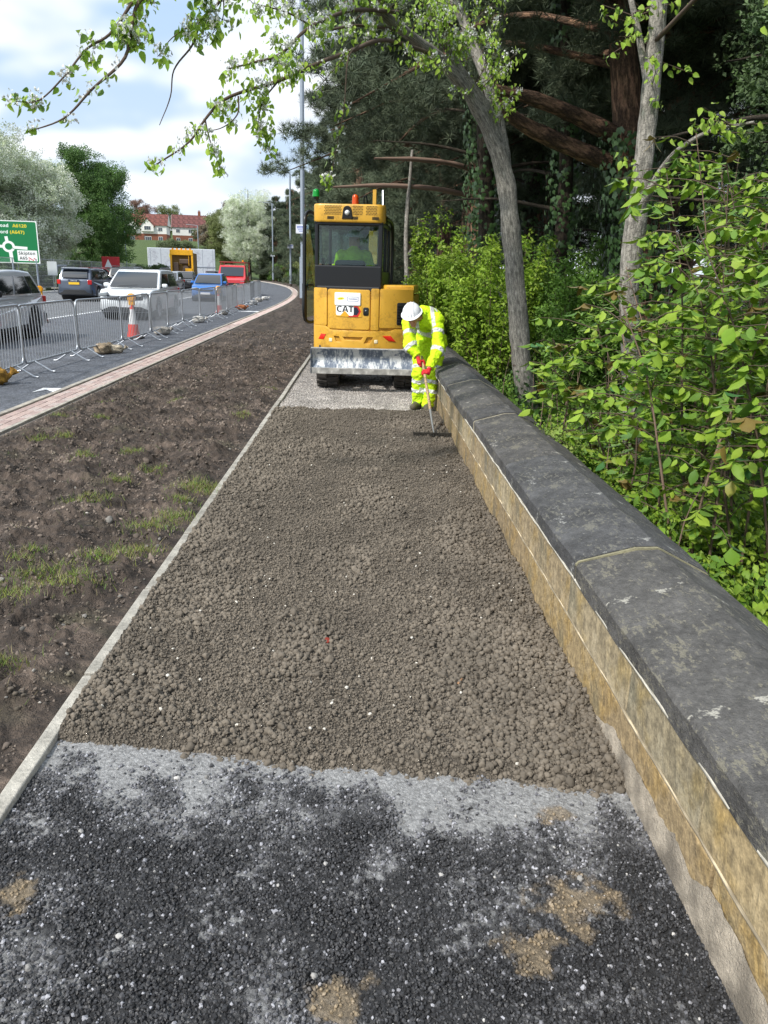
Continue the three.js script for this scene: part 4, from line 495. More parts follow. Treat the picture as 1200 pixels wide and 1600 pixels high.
  for (let z = -46; z > -150; z -= 7.4) for (const k of [0, 1]) { const x = edge(z) + 3.6 + k * 4.5 + 1.5 * r(); pine(x, z - 3 * r(), 12 + 3.5 * r(), 4.8, { y0: 0.9, boughs: 26, pads: 7, per: 11, size: 0.45, label: 'dark far pine in the row where the road bends away' }); }
  // ivy-clad trunks standing in the shade
  [[3.35, -14.5, 0.15, 'ivy clad dark trunk just left of the reddish pine'], [2.35, -15.5, 0.17, 'ivy clad dark trunk right behind the cherry trunk'], [5.2, -10.0, 0.22, 'thick ivy clad trunk right of the reddish pine'], [4.2, -6.6, 0.16, 'ivy clad trunk at the right edge behind the shrubs'], [5.0, -8.2, 0.2, 'ivy clad trunk second from the right edge behind the shrubs'], [5.4, -18, 0.2, 'ivy clad trunk deep in the wood, farthest right'], [4.0, -20, 0.16, 'ivy clad trunk deep in the wood between the pines']].forEach(([x, z, R, lab], i) => { const t = thing('ivy_tree', lab, 'tree', [x, -0.15, z], 0, 'ivy clad trunks'), P = [V(0, -0.2, 0), V((r() - 0.5) * 0.3, 3, (r() - 0.5) * 0.3), V((r() - 0.6) * 0.8, 6.5, (r() - 0.5) * 0.6), V((r() - 0.6) * 1.2, 9, 0)]; put('trunk', limb(P, [R, R * 0.85, R * 0.7, R * 0.4], 10, 6), K.barkD, t); ivyOn(t, P, R * 2, 0, 0.85, 2300, 30 + i); crown(t, { c: [-0.5, 8.4, 0], r: [2.2, 1.8, 2.2], clusters: 40, per: 22, size: 0.2, pal: GREEN.dark, seed: 900 + i }); if (x > 4) crown(t, { c: [0.1, 4.2, 0], r: [1.3, 2.4, 1.3], clusters: 46, per: 34, size: 0.12, pal: GREEN.dark, seed: 950 + i }); for (let k = 0; k < 7; k++) { const y = 2.4 + 5 * r(), a = r() * 6.28, l = 1 + 1.4 * r(); put('bough', limb([V(0, y, 0), V(Math.cos(a) * l * 0.5, y + 0.2, Math.sin(a) * l * 0.5), V(Math.cos(a) * l, y - 0.1 + 0.5 * r(), Math.sin(a) * l)], [0.04, 0.025, 0.008], 6, 4, 0.15), K.barkD, t); } });
  const bt = thing('birch_stump', 'thin pale bare trunk rising behind the excavator cab at its right', 'tree', [0.95, -0.1, -17.2]); put('trunk', limb(pts([[0, -0.2, 0], [-0.05, 1.4, 0], [-0.12, 2.6, 0], [-0.05, 4.2, 0]]), [0.06, 0.055, 0.05, 0.03], 9, 5, 0.1), K.barkY, bt); put('limb', limb(pts([[-0.1, 2.1, 0], [0.12, 2.5, 0.1], [0.1, 2.9, 0.1]]), [0.03, 0.02, 0.01], 7, 4), K.barkY, bt);
}
// --- trees across the road and behind
{
  const r = RNG(181), big = [clump(12, 21, 0.24, 0.36), clump(12, 22, 0.22, 0.34), clump(12, 23, 0.26, 0.4)];
  const blos = (label, x, z, h, rx, seed, pal = GREEN.blossom) => tree('blossom_tree', label, 'blossom trees', [x, hill(x, z) - 0.1, z], h, { c: [0, h * 0.56, 0], r: [rx, h * 0.44, rx], clusters: 150, per: 62, size: 0.34, pal, seed, geos: big, limbs: 9, cr: 1.15 });
  blos('tall blossom tree behind the green road sign', -29.5, -62, 12.6, 4.8, 201); blos('broad blossom tree right behind the grey car', -26.6, -66, 10.2, 3.5, 202); blos('blossom tree at the far left edge behind the sign', -35.5, -60, 10.8, 4.6, 203);
  blos('pale blossom tree at the bend of the road', -20.6, -143, 15.5, 4.6, 204);
  tree('green_tree', 'dense bright green tree right of the blossom trees', null, [-28.2, hill(-28, -84), -84], 13, { c: [0, 7, 0], r: [4.3, 6.2, 4.3], clusters: 170, per: 62, size: 0.36, pal: [[0.05, 0.13, 0.02], [0.12, 0.24, 0.035]], seed: 211, geos: big, limbs: 9 });
  tree('green_tree', 'smaller green tree just right of the dense green one', null, [-35.5, hill(-35.5, -112), -112], 10, { c: [0, 5.6, 0], r: [3.2, 4.2, 3.2], clusters: 90, per: 45, size: 0.4, pal: [[0.08, 0.15, 0.04], [0.14, 0.22, 0.06]], seed: 212, geos: big });
  tree('olive_tree', 'olive green tree left of the pale blossom at the bend', null, [-25.2, hill(-25.2, -152), -152], 12.5, { c: [0, 7, 0], r: [4.6, 5.6, 4.6], clusters: 130, per: 50, size: 0.5, pal: GREEN.olive, seed: 213, geos: big });
  tree('olive_tree', 'round olive tree right of the yellow lorry', null, [-31.5, hill(-31.5, -135), -135], 5, { c: [0, 2.6, 0], r: [3.2, 2.4, 3.2], clusters: 90, per: 45, size: 0.45, pal: [[0.1, 0.14, 0.05], [0.16, 0.2, 0.08]], seed: 214, geos: big });
  tree('bare_tree', 'brownish budding tree in front of the right house', null, [-37, hill(-37, -195), -195], 4.8, { c: [0, 3, 0], r: [3.6, 2.4, 3.6], clusters: 100, per: 45, size: 0.5, pal: [[0.2, 0.17, 0.11], [0.28, 0.22, 0.14]], seed: 215, geos: big });
  const far = [[-36, -205, 8, [[0.07, 0.11, 0.05], [0.12, 0.16, 0.07]], 'grey green tree right of the houses'], [-72, -300, 13, GREEN.olive, 'tall pale tree behind the houses'], [-80, -292, 14, GREEN.rust, 'reddish tree behind the left house'], [-50, -310, 15, GREEN.bare, 'bare twiggy tree behind the roofs'], [-92, -280, 17, GREEN.mid, 'green tree far left of the houses'], [-38, -262, 11, GREEN.olive, 'olive tree right of the far gable'], [-47, -225, 3.5, [[0.1, 0.14, 0.06], [0.16, 0.2, 0.08]], 'low green bush before the houses'], [-100, -200, 16, GREEN.mid, 'green tree at the far left of the hill'], [-50, -130, 2.2, GREEN.bare, 'low bare thicket left of the white trailer'], [-41, -118, 2.4, GREEN.bare, 'bare thicket beside the grass bank'], [-24, -190, 14, GREEN.dark, 'dark tree farthest beyond the bend'], [-33, -215, 13, GREEN.mid, 'green tree beyond the bend']];
  far.forEach(([x, z, h, pal, lab], i) => tree('far_tree', lab, 'trees on the hill', [x, hill(x, z) - 0.2, z], h, { c: [0, h * 0.58, 0], r: [h * 0.36, h * 0.42, h * 0.36], clusters: pal === GREEN.bare ? 50 : 80, per: 36, size: h * 0.045, pal, seed: 300 + i, geos: big }));
  for (let i = 0; i < 13; i++) { const z = -58 - i * 8, x = edge(z) + 4 + 1.5 * r(); tree('roadside_bush', 'low leafy bush at the foot of the far roadside pines', 'bushes under the far pines', [x, hill(x, z) - 0.1, z], 2.6 + 1.6 * r(), { c: [0, 1.6, 0], r: [2.4, 1.7, 2.6], clusters: 46, per: 34, size: 0.34, pal: i % 3 ? GREEN.mid : GREEN.olive, seed: 460 + i, limbs: 3 }); }
  // hedge line under the left trees
  [[-27, -57, 2.2], [-31, -55, 2.6], [-23, -60, 1.6], [-36, -54, 2.8], [-27, -76, 2.4], [-24.5, -92, 2.2], [-26.5, -104, 2.4]].forEach(([x, z, h], i) => tree('hedge_bush', ['dark bush under the tall blossom tree', 'dark bush under the sign at the left', 'low bush behind the grey car roof', 'dark bush at the far left edge', 'bush under the dense green tree', 'low bush behind the fence, farther', 'low bush behind the fence, farthest'][i], 'bushes behind the fence', [x, hill(x, z) - 0.1, z], h, { c: [0, h * 0.5, 0], r: [2.6, h * 0.55, 1.6], clusters: 50, per: 40, size: 0.3, pal: GREEN.dark, seed: 400 + i, limbs: 3 }));
}
// ---------------------------------------------------------------- mini excavator
function canvasTex(w, h, draw) { const c = document.createElement('canvas'); c.width = w; c.height = h; draw(c.getContext('2d'), w, h); const t = new THREE.CanvasTexture(c); t.colorSpace = THREE.SRGBColorSpace; return t; }
{
  const ex = thing('mini_excavator', 'yellow mini excavator with glazed cab and raised rear blade on the stone sub-base', 'excavator', [0.03, 0.012, -12.4]);
  const yel = MP(S(214, 164, 52), 0.45, { clearcoat: 0.3, clearcoatRoughness: 0.3, ...withMap(T.dirt, 1.3) }), yel2 = M(S(192, 146, 48), 0.55, { ...withMap(T.dirt, 1.3) }), blk = M(S(22, 24, 27), 0.35), blk2 = M(S(34, 36, 40), 0.6), deep = M(S(10, 10, 11), 0.8), glass = MP(S(214, 228, 226), 0.01, { transmission: 1, thickness: 0, ior: 1.5 });
  const TH = -0.125, OX = 0.0;
  const up = (name, g, m, parent = ex, uv = 1) => { if (uv) g = boxUV(g, uv); g.rotateY(TH); g.translate(OX, 0, 0); return put(name, g, m, parent); };
  const rz = (x) => 0.8 - 0.3 * Math.pow(Math.abs(x) / 0.75, 2.4);
  // patch of the curved rear: box bent on the tail, offset outwards
  const patch = (x0, x1, y0, y1, off, t = 0.03, r = 0.012) => { const w = x1 - x0, h = y1 - y0, s = new THREE.Shape(), a = Math.min(r * 1.6, w / 2.2, h / 2.2); s.moveTo(x0 + a, y0); s.lineTo(x1 - a, y0); s.quadraticCurveTo(x1, y0, x1, y0 + a); s.lineTo(x1, y1 - a); s.quadraticCurveTo(x1, y1, x1 - a, y1); s.lineTo(x0 + a, y1); s.quadraticCurveTo(x0, y1, x0, y1 - a); s.lineTo(x0, y0 + a); s.quadraticCurveTo(x0, y0, x0 + a, y0); return bent(s, off, t); };
  const bent = (s, off, t = 0.03) => { let g = new THREE.ExtrudeGeometry(s, { depth: t, bevelEnabled: true, bevelSize: 0.006, bevelThickness: 0.006, bevelSegments: 2, curveSegments: 5 }); g = subdivideX(g, 0.07); const p = g.attributes.position; for (let i = 0; i < p.count; i++) p.setZ(i, p.getZ(i) - t - 0.006 + off + rz(p.getX(i))); return toCreasedNormals(g, 0.5); };
  // undercarriage ------------------------------------------------------------
  put('undercarriage_frame', mg([box(0.8, 0.2, 1.1, 0, 0.34, 0, 0.02), cyl(0.36, 0.38, 0.12, 0, 0.48, 0, 0, 0, 0, 28)]), blk2, ex);
  for (const sx of [-1, 1]) {
    const R = 0.215, L = 0.74, path = (u) => { const per = 4 * L + 2 * PI * R; let s = ((u % 1) + 1) % 1 * per; if (s < 2 * L) return [-L + s, 0, -PI / 2]; s -= 2 * L; if (s < PI * R) { const a = -PI / 2 + s / R; return [L + Math.cos(a) * R, R + Math.sin(a) * R, a]; } s -= PI * R; if (s < 2 * L) return [L - s, 2 * R, PI / 2]; s -= 2 * L; const a = PI / 2 + s / R; return [-L + Math.cos(a) * R, R + Math.sin(a) * R, a]; };
    const sh = new THREE.Shape(), ho = new THREE.Path(); for (let i = 0; i <= 72; i++) { const [z, y] = path(i / 72); i ? sh.lineTo(z, y) : sh.moveTo(z, y); } for (let i = 72; i >= 0; i--) { const [z, y, a] = path(i / 72); const q = [z - Math.cos(a) * 0.035, y - Math.sin(a) * 0.035]; i < 72 ? ho.lineTo(...q) : ho.moveTo(...q); } sh.holes.push(ho);
    let g = new THREE.ExtrudeGeometry(sh, { depth: 0.32, bevelEnabled: false }); g.rotateY(-PI / 2); g.translate(sx * 0.575 + 0.16, 0.035, 0);
    const tr = put('track', boxUV(g), K.rubber, ex);
    const lg = [0.148, 0.148].map((w) => boxUV(box(w, 0.034, 0.06, 0, 0, 0, 0.008)));
    for (let i = 0; i < 44; i++) for (const h of [-1, 1]) { const [z, y, a] = path((i + (h > 0 ? 0.5 : 0)) / 44), o = put('track_lug', lg[0], K.rubber, tr); o.position.set(sx * 0.575 + h * 0.08, y + 0.035 + Math.sin(a) * 0.016, z + Math.cos(a) * 0.016); o.rotation.set(-a + PI / 2, 0, 0); o.rotation.y = h * 0.12; }
    put('track_frame', boxUV(mg([box(0.2, 0.16, 1.4, sx * 0.575, 0.25, 0, 0.02), cyl(0.17, 0.17, 0.22, sx * 0.575, 0.25, 0.74, 0, 0, PI / 2, 20), cyl(0.17, 0.17, 0.22, sx * 0.575, 0.25, -0.74, 0, 0, PI / 2, 20)])), blk2, ex);
  }
  { // blade
    const P = [], n = 10, s = new THREE.Shape(); for (let i = 0; i <= n; i++) { const t = i / n; P.push([0.06 * Math.sin(PI * t) * -1 + 0.05 * (t - 0.5) * (t > 0.5 ? 0.7 : -0.2), lerp(0.335, 0.605, t)]); } P.forEach(([a, b], i) => i ? s.lineTo(a, b) : s.moveTo(a, b)); [...P].reverse().forEach(([a, b]) => s.lineTo(a - 0.02, b));
    let g = new THREE.ExtrudeGeometry(s, { depth: 1.52, bevelEnabled: false }); g.rotateY(-PI / 2); g.translate(0.73, 0, 1.23); g = toCreasedNormals(g, 0.7);
    const bl = put('blade', boxUV(g, 1), M(0xffffff, 0.42, { metalness: 0.35, ...withMap(T.scrape, 0.9, 1.4), ...bump(T.grainB, 0.002, 2) }), ex);
    put('cutting_edge', boxUV(box(1.52, 0.085, 0.022, -0.03, 0.295, 1.235, 0.004, 0.1)), M(S(214, 212, 206), 0.7, { ...withMap(T.blotch, 2) }), bl);
    for (const x of [-0.795, 0.735]) put('side_plate', boxUV(box(0.014, 0.345, 0.1, x, 0.432, 1.205, 0.004)), M(S(160, 166, 172), 0.5, { metalness: 0.3, ...withMap(T.scrape, 1) }), bl);
    put('top_lip', boxUV(box(1.53, 0.016, 0.05, -0.03, 0.612, 1.2, 0.004)), M(S(196, 194, 186), 0.7, { ...withMap(T.blotch, 2) }), bl);
    for (const x of [-0.28, 0.28]) { put('blade_arm', boxUV(box(0.09, 0.11, 0.62, x, 0.36, 0.82, 0.015)), yel2, ex); put('skid', box(0.1, 0.03, 0.08, x * 0.85, 0.238, 1.2, 0.006), blk2, bl); }
    put('blade_cylinder', mg([rod(V(0, 0.42, 0.3), V(0, 0.44, 0.9), 0.05, 0.05, 14), rod(V(0, 0.44, 0.9), V(0, 0.44, 1.15), 0.024, 0.024, 12)]), K.steel, ex);
  }
  // house ---------------------------------------------------------------------
  const plan = (grow = 0) => { const s = new THREE.Shape(); s.moveTo(-0.75, 0.7); for (let i = 0; i <= 24; i++) { const x = lerp(-0.745, 0.745, i / 24); s.lineTo(x, -(rz(x) + grow)); } s.lineTo(0.75, 0.7); s.closePath(); return s; };
  { let g = new THREE.ExtrudeGeometry(plan(-0.03), { depth: 0.72, bevelEnabled: true, bevelSize: 0.02, bevelThickness: 0.03, bevelSegments: 3, curveSegments: 4 }); g.rotateX(-PI / 2); g.scale(0.985, 1, 1); g.translate(0, 0.6, 0); up('house', toCreasedNormals(g, 0.6), yel2); }
  up('swing_floor', box(1.3, 0.12, 1.3, 0, 0.54, -0.02, 0.02), blk2);
  // counterweight: one curved casting with real recesses
  { const s = new THREE.Shape(); s.moveTo(-0.742, 0.53); s.lineTo(0.742, 0.53); s.lineTo(0.742, 0.86); s.lineTo(0.5, 0.86); s.lineTo(0.42, 0.83); s.lineTo(-0.46, 0.83); s.lineTo(-0.54, 0.88); s.lineTo(-0.742, 0.88); s.closePath();
    const hole = (a) => { const h = new THREE.Path(); a.forEach(([x, y], i) => i ? h.lineTo(x, y) : h.moveTo(x, y)); h.closePath(); s.holes.push(h); };
    hole([[-0.27, 0.745], [0.05, 0.745], [0.01, 0.69], [-0.23, 0.69]]); hole([[-0.41, 0.75], [-0.32, 0.75], [-0.27, 0.66], [-0.37, 0.66]]); hole([[0.1, 0.75], [0.2, 0.75], [0.15, 0.65], [0.05, 0.65]]); const hp = new THREE.Path(); hp.absarc(-0.575, 0.585, 0.03, 0, 6.28, true); s.holes.push(hp);
    const cw = up('counterweight', bent(s, 0.02, 0.045), yel);
    for (const [x, w] of [[-0.6, 0.11], [0.42, 0.17]]) { const q = new THREE.Shape([[x - w * 0.5 + (x < 0 ? 0 : 0), x < 0 ? 0.69 : 0.765], [x + w * (x < 0 ? 0.2 : -0.0), x < 0 ? 0.69 : 0.7], [x + w * 0.55, x < 0 ? 0.76 : 0.69], [x + w * (x < 0 ? -0.1 : 0.15), x < 0 ? 0.76 : 0.765]].map((p) => new THREE.Vector2(...p))); up('reflector', bent(q, 0.03, 0.012), M(S(226, 44, 26), 0.25, {}), cw); }
    for (const x of [-0.455, 0.235]) { up('tie_down_decal', patch(x - 0.02, x + 0.02, 0.665, 0.705, 0.0275, 0.006, 0.004), M(S(226, 214, 180), 0.6), cw); }
  }
  const sl = up('rear_shell', patch(-0.74, -0.525, 0.895, 1.42, 0.018, 0.04), yel), door = up('engine_door', patch(-0.5, 0.13, 0.855, 1.41, 0.014, 0.04, 0.02), yel); up('rear_shell', patch(0.158, 0.262, 0.85, 1.43, 0.02, 0.04), yel);
  up('rear_shell', patch(0.285, 0.742, 0.885, 1.43, 0.018, 0.04), yel);
  up('side_vent', patch(0.53, 0.66, 0.93, 1.24, 0.024, 0.02), blk2); for (let i = 0; i < 7; i++) up('vent_slat', patch(0.535, 0.655, 0.95 + i * 0.04, 0.962 + i * 0.04, 0.034, 0.012, 0.003), deep);
  { const l = up('door_lock', patch(0.045, 0.115, 1.06, 1.165, 0.024, 0.02), blk, door); up('keyhole', patch(0.073, 0.083, 1.115, 1.13, 0.029, 0.008, 0.002), K.chrome, door); }
  // dealer plate and maker's decal
  { const t1 = canvasTex(512, 256, (c, w, h) => { c.fillStyle = '#eef0ee'; c.fillRect(0, 0, w, h); c.fillStyle = '#e8dc2c'; c.beginPath(); c.ellipse(120, 120, 74, 30, -0.1, 0, 7); c.fill(); c.fillStyle = '#7a7420'; c.font = 'bold 34px sans-serif'; c.textAlign = 'center'; c.fillText('HIRE', 120, 132); c.strokeStyle = '#2c3c8c'; c.lineWidth = 8; c.strokeRect(262, 78, 214, 92); c.fillStyle = '#2c3c8c'; c.font = 'bold 44px sans-serif'; c.fillText('THOMAS', 369, 140); });
    const t2 = canvasTex(512, 256, (c, w, h) => { c.fillStyle = '#dea424'; c.fillRect(0, 0, w, h); c.fillStyle = '#c8281e'; c.beginPath(); c.moveTo(250, 256); c.lineTo(440, 256); c.lineTo(500, 128); c.lineTo(440, 10); c.lineTo(300, 0); c.fill(); c.fillStyle = '#1c2436'; c.beginPath(); c.moveTo(270, 214); c.lineTo(420, 214); c.lineTo(462, 128); c.lineTo(420, 34); c.lineTo(270, 34); c.fill(); c.fillStyle = '#eef0ee'; c.beginPath(); c.roundRect(0, -40, 356, 270, 40); c.fill(); c.fillStyle = '#15181c'; c.font = 'bold 190px sans-serif'; c.textAlign = 'center'; c.fillText('CAT', 180, 150); c.fillStyle = '#dea424'; c.beginPath(); c.moveTo(86, 236); c.lineTo(180, 118); c.lineTo(274, 236); c.fill(); });
    const pl = (x0, x1, y0, y1, off, t) => { const g = new THREE.PlaneGeometry(x1 - x0, y1 - y0, 10, 1); g.translate((x0 + x1) / 2, (y0 + y1) / 2, 0); const p = g.attributes.position; for (let i = 0; i < p.count; i++) p.setZ(i, rz(p.getX(i)) + off); g.computeVertexNormals(); return up(t.n, g, M(0xffffff, 0.4, { map: t.t }), door, 0); };
    up('plate_back', patch(-0.385, -0.005, 1.195, 1.365, 0.032, 0.016, 0.008), K.white, door); pl(-0.382, -0.008, 1.198, 1.362, 0.0345, { n: 'dealer_plate', t: t1 }); pl(-0.37, 0.02, 1.03, 1.19, 0.0215, { n: 'maker_decal', t: t2 }); }
  up('cowl', (() => { const s = new THREE.Shape([[0.29, 0.42], [0.3, -0.66], [0.72, -0.66], [0.72, 0.42], [0.6, 0.5], [0.36, 0.52]].map((p) => new THREE.Vector2(p[0], -p[1]))); const g = new THREE.ExtrudeGeometry(s, { depth: 0.06, bevelEnabled: true, bevelSize: 0.025, bevelThickness: 0.03, bevelSegments: 3 }); g.rotateX(-PI / 2); g.translate(0, 1.4, 0); return toCreasedNormals(g, 0.6); })(), yel);
  // cab -------------------------------------------------------------------------
  const X0 = -0.74, X1 = 0.27, ZR = 0.5, ZF = -0.72, YB = 1.3, YT = 2.36;
  const bar = (a, b, r = 0.028) => rod(V(...a), V(...b), r, r, 10), joint = (p, r = 0.028) => new THREE.SphereGeometry(r, 10, 8).translate(...p);
  up('cab_frame', mg([box(0.06, 1.06, 0.06, X0 + 0.03, 1.84, ZR - 0.03, 0.02), box(0.07, 1.06, 0.06, X1 - 0.035, 1.84, ZR - 0.03, 0.02), box(0.05, 1.7, 0.05, X0 + 0.03, 1.52, ZF + 0.03, 0.02), box(0.05, 1.06, 0.05, X1 - 0.03, 1.84, ZF + 0.03, 0.02), box(X1 - X0, 0.06, 0.06, (X0 + X1) / 2, YT - 0.03, ZR - 0.03, 0.02), box(X1 - X0, 0.06, 0.06, (X0 + X1) / 2, YT - 0.03, ZF + 0.03, 0.02), box(0.06, 0.06, ZR - ZF, X0 + 0.03, YT - 0.03, (ZR + ZF) / 2, 0.02), box(0.06, 0.06, ZR - ZF, X1 - 0.03, YT - 0.03, (ZR + ZF) / 2, 0.02), box(0.03, 0.95, 0.03, X1 - 0.02, 1.84, -0.08, 0.01)]), blk);
  up('rear_panel', deform(box(X1 - X0 - 0.01, 0.36, 0.06, (X0 + X1) / 2, 1.57, ZR - 0.005, 0.02), () => 0), blk); up('panel_lip', box(X1 - X0 - 0.06, 0.07, 0.05, (X0 + X1) / 2 + 0.01, 1.42, ZR + 0.02, 0.02), blk2);
  up('cab_floor', box(X1 - X0, 0.05, ZR - ZF, (X0 + X1) / 2, 1.0, (ZR + ZF) / 2, 0.01), blk2); up('side_skirt', mg([box(0.03, 0.35, ZR - ZF - 0.2, X1 - 0.02, 1.5, (ZR + ZF) / 2, 0.01)]), blk);
  up('rear_window', box(X1 - X0 - 0.13, 0.55, 0.005, (X0 + X1) / 2, 2.035, ZR - 0.03, 0), glass); up('right_window', box(0.005, 0.62, ZR - ZF - 0.12, X1 - 0.03, 2.0, (ZR + ZF) / 2, 0), glass); up('windscreen', box(X1 - X0 - 0.1, 1.0, 0.005, (X0 + X1) / 2, 1.82, ZF + 0.03, 0), glass);
  up('quarter_window', box(0.005, 0.9, 0.34, X0 + 0.03, 1.85, ZR - 0.23, 0), glass);
  up('cab_headliner', box(X1 - X0 - 0.05, 0.03, ZR - ZF - 0.05, (X0 + X1) / 2, YT, (ZR + ZF) / 2, 0), blk2);
  // rounded guard hoop at the right side
  up('side_hoop', pipe([V(X1 + 0.03, 1.42, ZF), V(X1 + 0.03, 2.0, ZF - 0.02), V(X1 + 0.03, 2.32, ZF + 0.06), V(X1 + 0.02, 2.42, ZF + 0.25), V(X1, 2.44, 0.1)], 0.028, 30), blk);
  { const rf = up('cab_roof', (() => { const s = new THREE.Shape(), w = (X1 - X0) / 2 + 0.005, cx = (X0 + X1) / 2, a = 0.12; s.moveTo(cx - w + a, -ZR - 0.03); s.lineTo(cx + w - a, -ZR - 0.03); s.quadraticCurveTo(cx + w, -ZR - 0.02, cx + w, -ZR + a); s.lineTo(cx + w - 0.02, -0.28); s.lineTo(cx - w + 0.02, -0.28); s.lineTo(cx - w, -ZR + a); s.quadraticCurveTo(cx - w, -ZR - 0.02, cx - w + a, -ZR - 0.03); const g = new THREE.ExtrudeGeometry(s, { depth: 0.19, bevelEnabled: true, bevelSize: 0.02, bevelThickness: 0.03, bevelSegments: 3, curveSegments: 8 }); g.rotateX(-PI / 2); g.translate(0, 2.375, 0); return toCreasedNormals(g, 0.6); })(), yel);
    up('front_roof', box(X1 - X0 - 0.04, 0.1, 0.28 - ZF, (X0 + X1) / 2, 2.43, (0.28 + ZF) / 2, 0.045), blk, rf); const zz = ZR + 0.0515, dots = []; for (let ix = 0; ix < 34; ix++) for (let iy = 0; iy < 6; iy++) { const x = X0 + 0.16 + ix * 0.0225 + (iy % 2) * 0.011, y = 2.455 + iy * 0.022; if (Math.abs(x + 0.25) < 0.085 || (ix > 24 && ix < 27)) continue; dots.push(cyl(0.0068, 0.0068, 0.006, x, y, zz, PI / 2, 0, 0, 8)); } for (let k of [0.2, 0.55, 0.85]) for (let i = 0; i < 7; i++) dots.push(box(0.009, 0.04, 0.006, X0 + k * (X1 - X0) + i * 0.014, 2.405, zz, 0)); up('perforations', mg(dots), deep, rf).userData.kind = 'stuff';
    const arch = new THREE.Shape(); arch.moveTo(-0.07, -0.08); arch.lineTo(0.07, -0.08); arch.lineTo(0.055, 0.03); arch.quadraticCurveTo(0.045, 0.08, 0, 0.08); arch.quadraticCurveTo(-0.045, 0.08, -0.055, 0.03); arch.closePath(); const ag = new THREE.ExtrudeGeometry(arch, { depth: 0.02, bevelEnabled: true, bevelSize: 0.008, bevelThickness: 0.006, bevelSegments: 2 }); ag.translate(-0.25, 2.48, ZR + 0.04); up('lamp_housing', ag, deep, rf); up('work_lamp', xf(new THREE.SphereGeometry(0.04, 18, 12), -0.25, 2.475, ZR + 0.052).scale(1, 1, 1), M(S(230, 232, 232), 0.2, { metalness: 0.3 }), rf);
    up('beacon_base', cyl(0.055, 0.06, 0.03, -0.2, 2.61, 0.1), blk, rf); up('amber_beacon', mg([cyl(0.046, 0.052, 0.1, -0.2, 2.67, 0.1, 0, 0, 0, 20), xf(new THREE.SphereGeometry(0.046, 20, 8, 0, 6.29, 0, PI / 2), -0.2, 2.72, 0.1)]), MP(S(236, 92, 14), 0.15, { transmission: 0.35, thickness: 0 }), rf);
    up('beacon_stalk', rod(V(-0.7, 2.55, 0.25), V(-0.76, 2.68, 0.25), 0.012), blk, rf); up('green_beacon_base', cyl(0.045, 0.035, 0.04, -0.765, 2.69, 0.25), blk, rf); up('green_beacon', mg([cyl(0.05, 0.055, 0.06, -0.765, 2.74, 0.25, 0, 0, 0, 18), xf(new THREE.SphereGeometry(0.05, 18, 8, 0, 6.29, 0, PI / 2), -0.765, 2.77, 0.25)]), MP(S(16, 170, 60), 0.15, { transmission: 0.35, thickness: 0 }), rf); }
  { // open door folded back beside the cab
    const hx = X0 - 0.14, fr = pipe([V(0, 0.95, 0.35), V(0, 1.6, 0.38), V(0, 2.3, 0.36), V(0, 2.48, 0.25), V(0, 2.5, -0.1), V(0, 2.4, -0.42), V(0, 1.7, -0.5), V(0, 1.0, -0.45)], 0.028, 60, 8, true); fr.rotateY(-0.1); fr.translate(hx, 0, 0);
    const dr = up('cab_door', fr, blk); const gs = new THREE.Shape([[-0.45, 1.0], [-0.49, 1.7], [-0.4, 2.38], [-0.1, 2.47], [0.24, 2.45], [0.34, 2.3], [0.36, 1.6], [0.33, 0.97]].map((p) => new THREE.Vector2(-p[0], p[1]))); const gg = new THREE.ExtrudeGeometry(gs, { depth: 0.005, bevelEnabled: false }); gg.rotateY(PI / 2); gg.rotateY(-0.1); gg.translate(hx, 0, 0); up('door_glass', gg, glass, dr); up('door_panel', mg([box(0.03, 0.5, 0.1, hx - 0.03, 1.2, 0.34, 0.01), box(0.05, 0.12, 0.06, hx - 0.05, 1.42, 0.36, 0.012)]), blk2, dr); up('door_rail', box(0.025, 0.035, 0.8, hx, 1.45, -0.05, 0.01), blk, dr); }
  up('mirror', mg([rod(V(X0, 1.9, ZF), V(X0 - 0.1, 1.75, ZF - 0.05), 0.008), box(0.03, 0.3, 0.18, X0 - 0.1, 1.72, ZF - 0.05, 0.02)]), blk);
  const seat = up('seat', mg([box(0.46, 0.46, 0.1, -0.24, 1.6, 0.3, 0.05, -0.1), box(0.5, 0.12, 0.48, -0.24, 1.33, 0.05, 0.05)]), M(S(36, 40, 50), 0.85)); up('armrest', mg([box(0.07, 0.05, 0.3, -0.5, 1.56, 0.1, 0.02), box(0.07, 0.05, 0.3, 0.02, 1.56, 0.1, 0.02)]), M(S(36, 40, 50), 0.85), seat);
  for (const x of [-0.56, 0.1]) up('control_lever', mg([box(0.1, 0.08, 0.34, x, 1.5, -0.05, 0.03), rod(V(x, 1.5, -0.2), V(x, 1.7, -0.24), 0.012), box(0.045, 0.09, 0.045, x, 1.74, -0.24, 0.02)]), blk2);
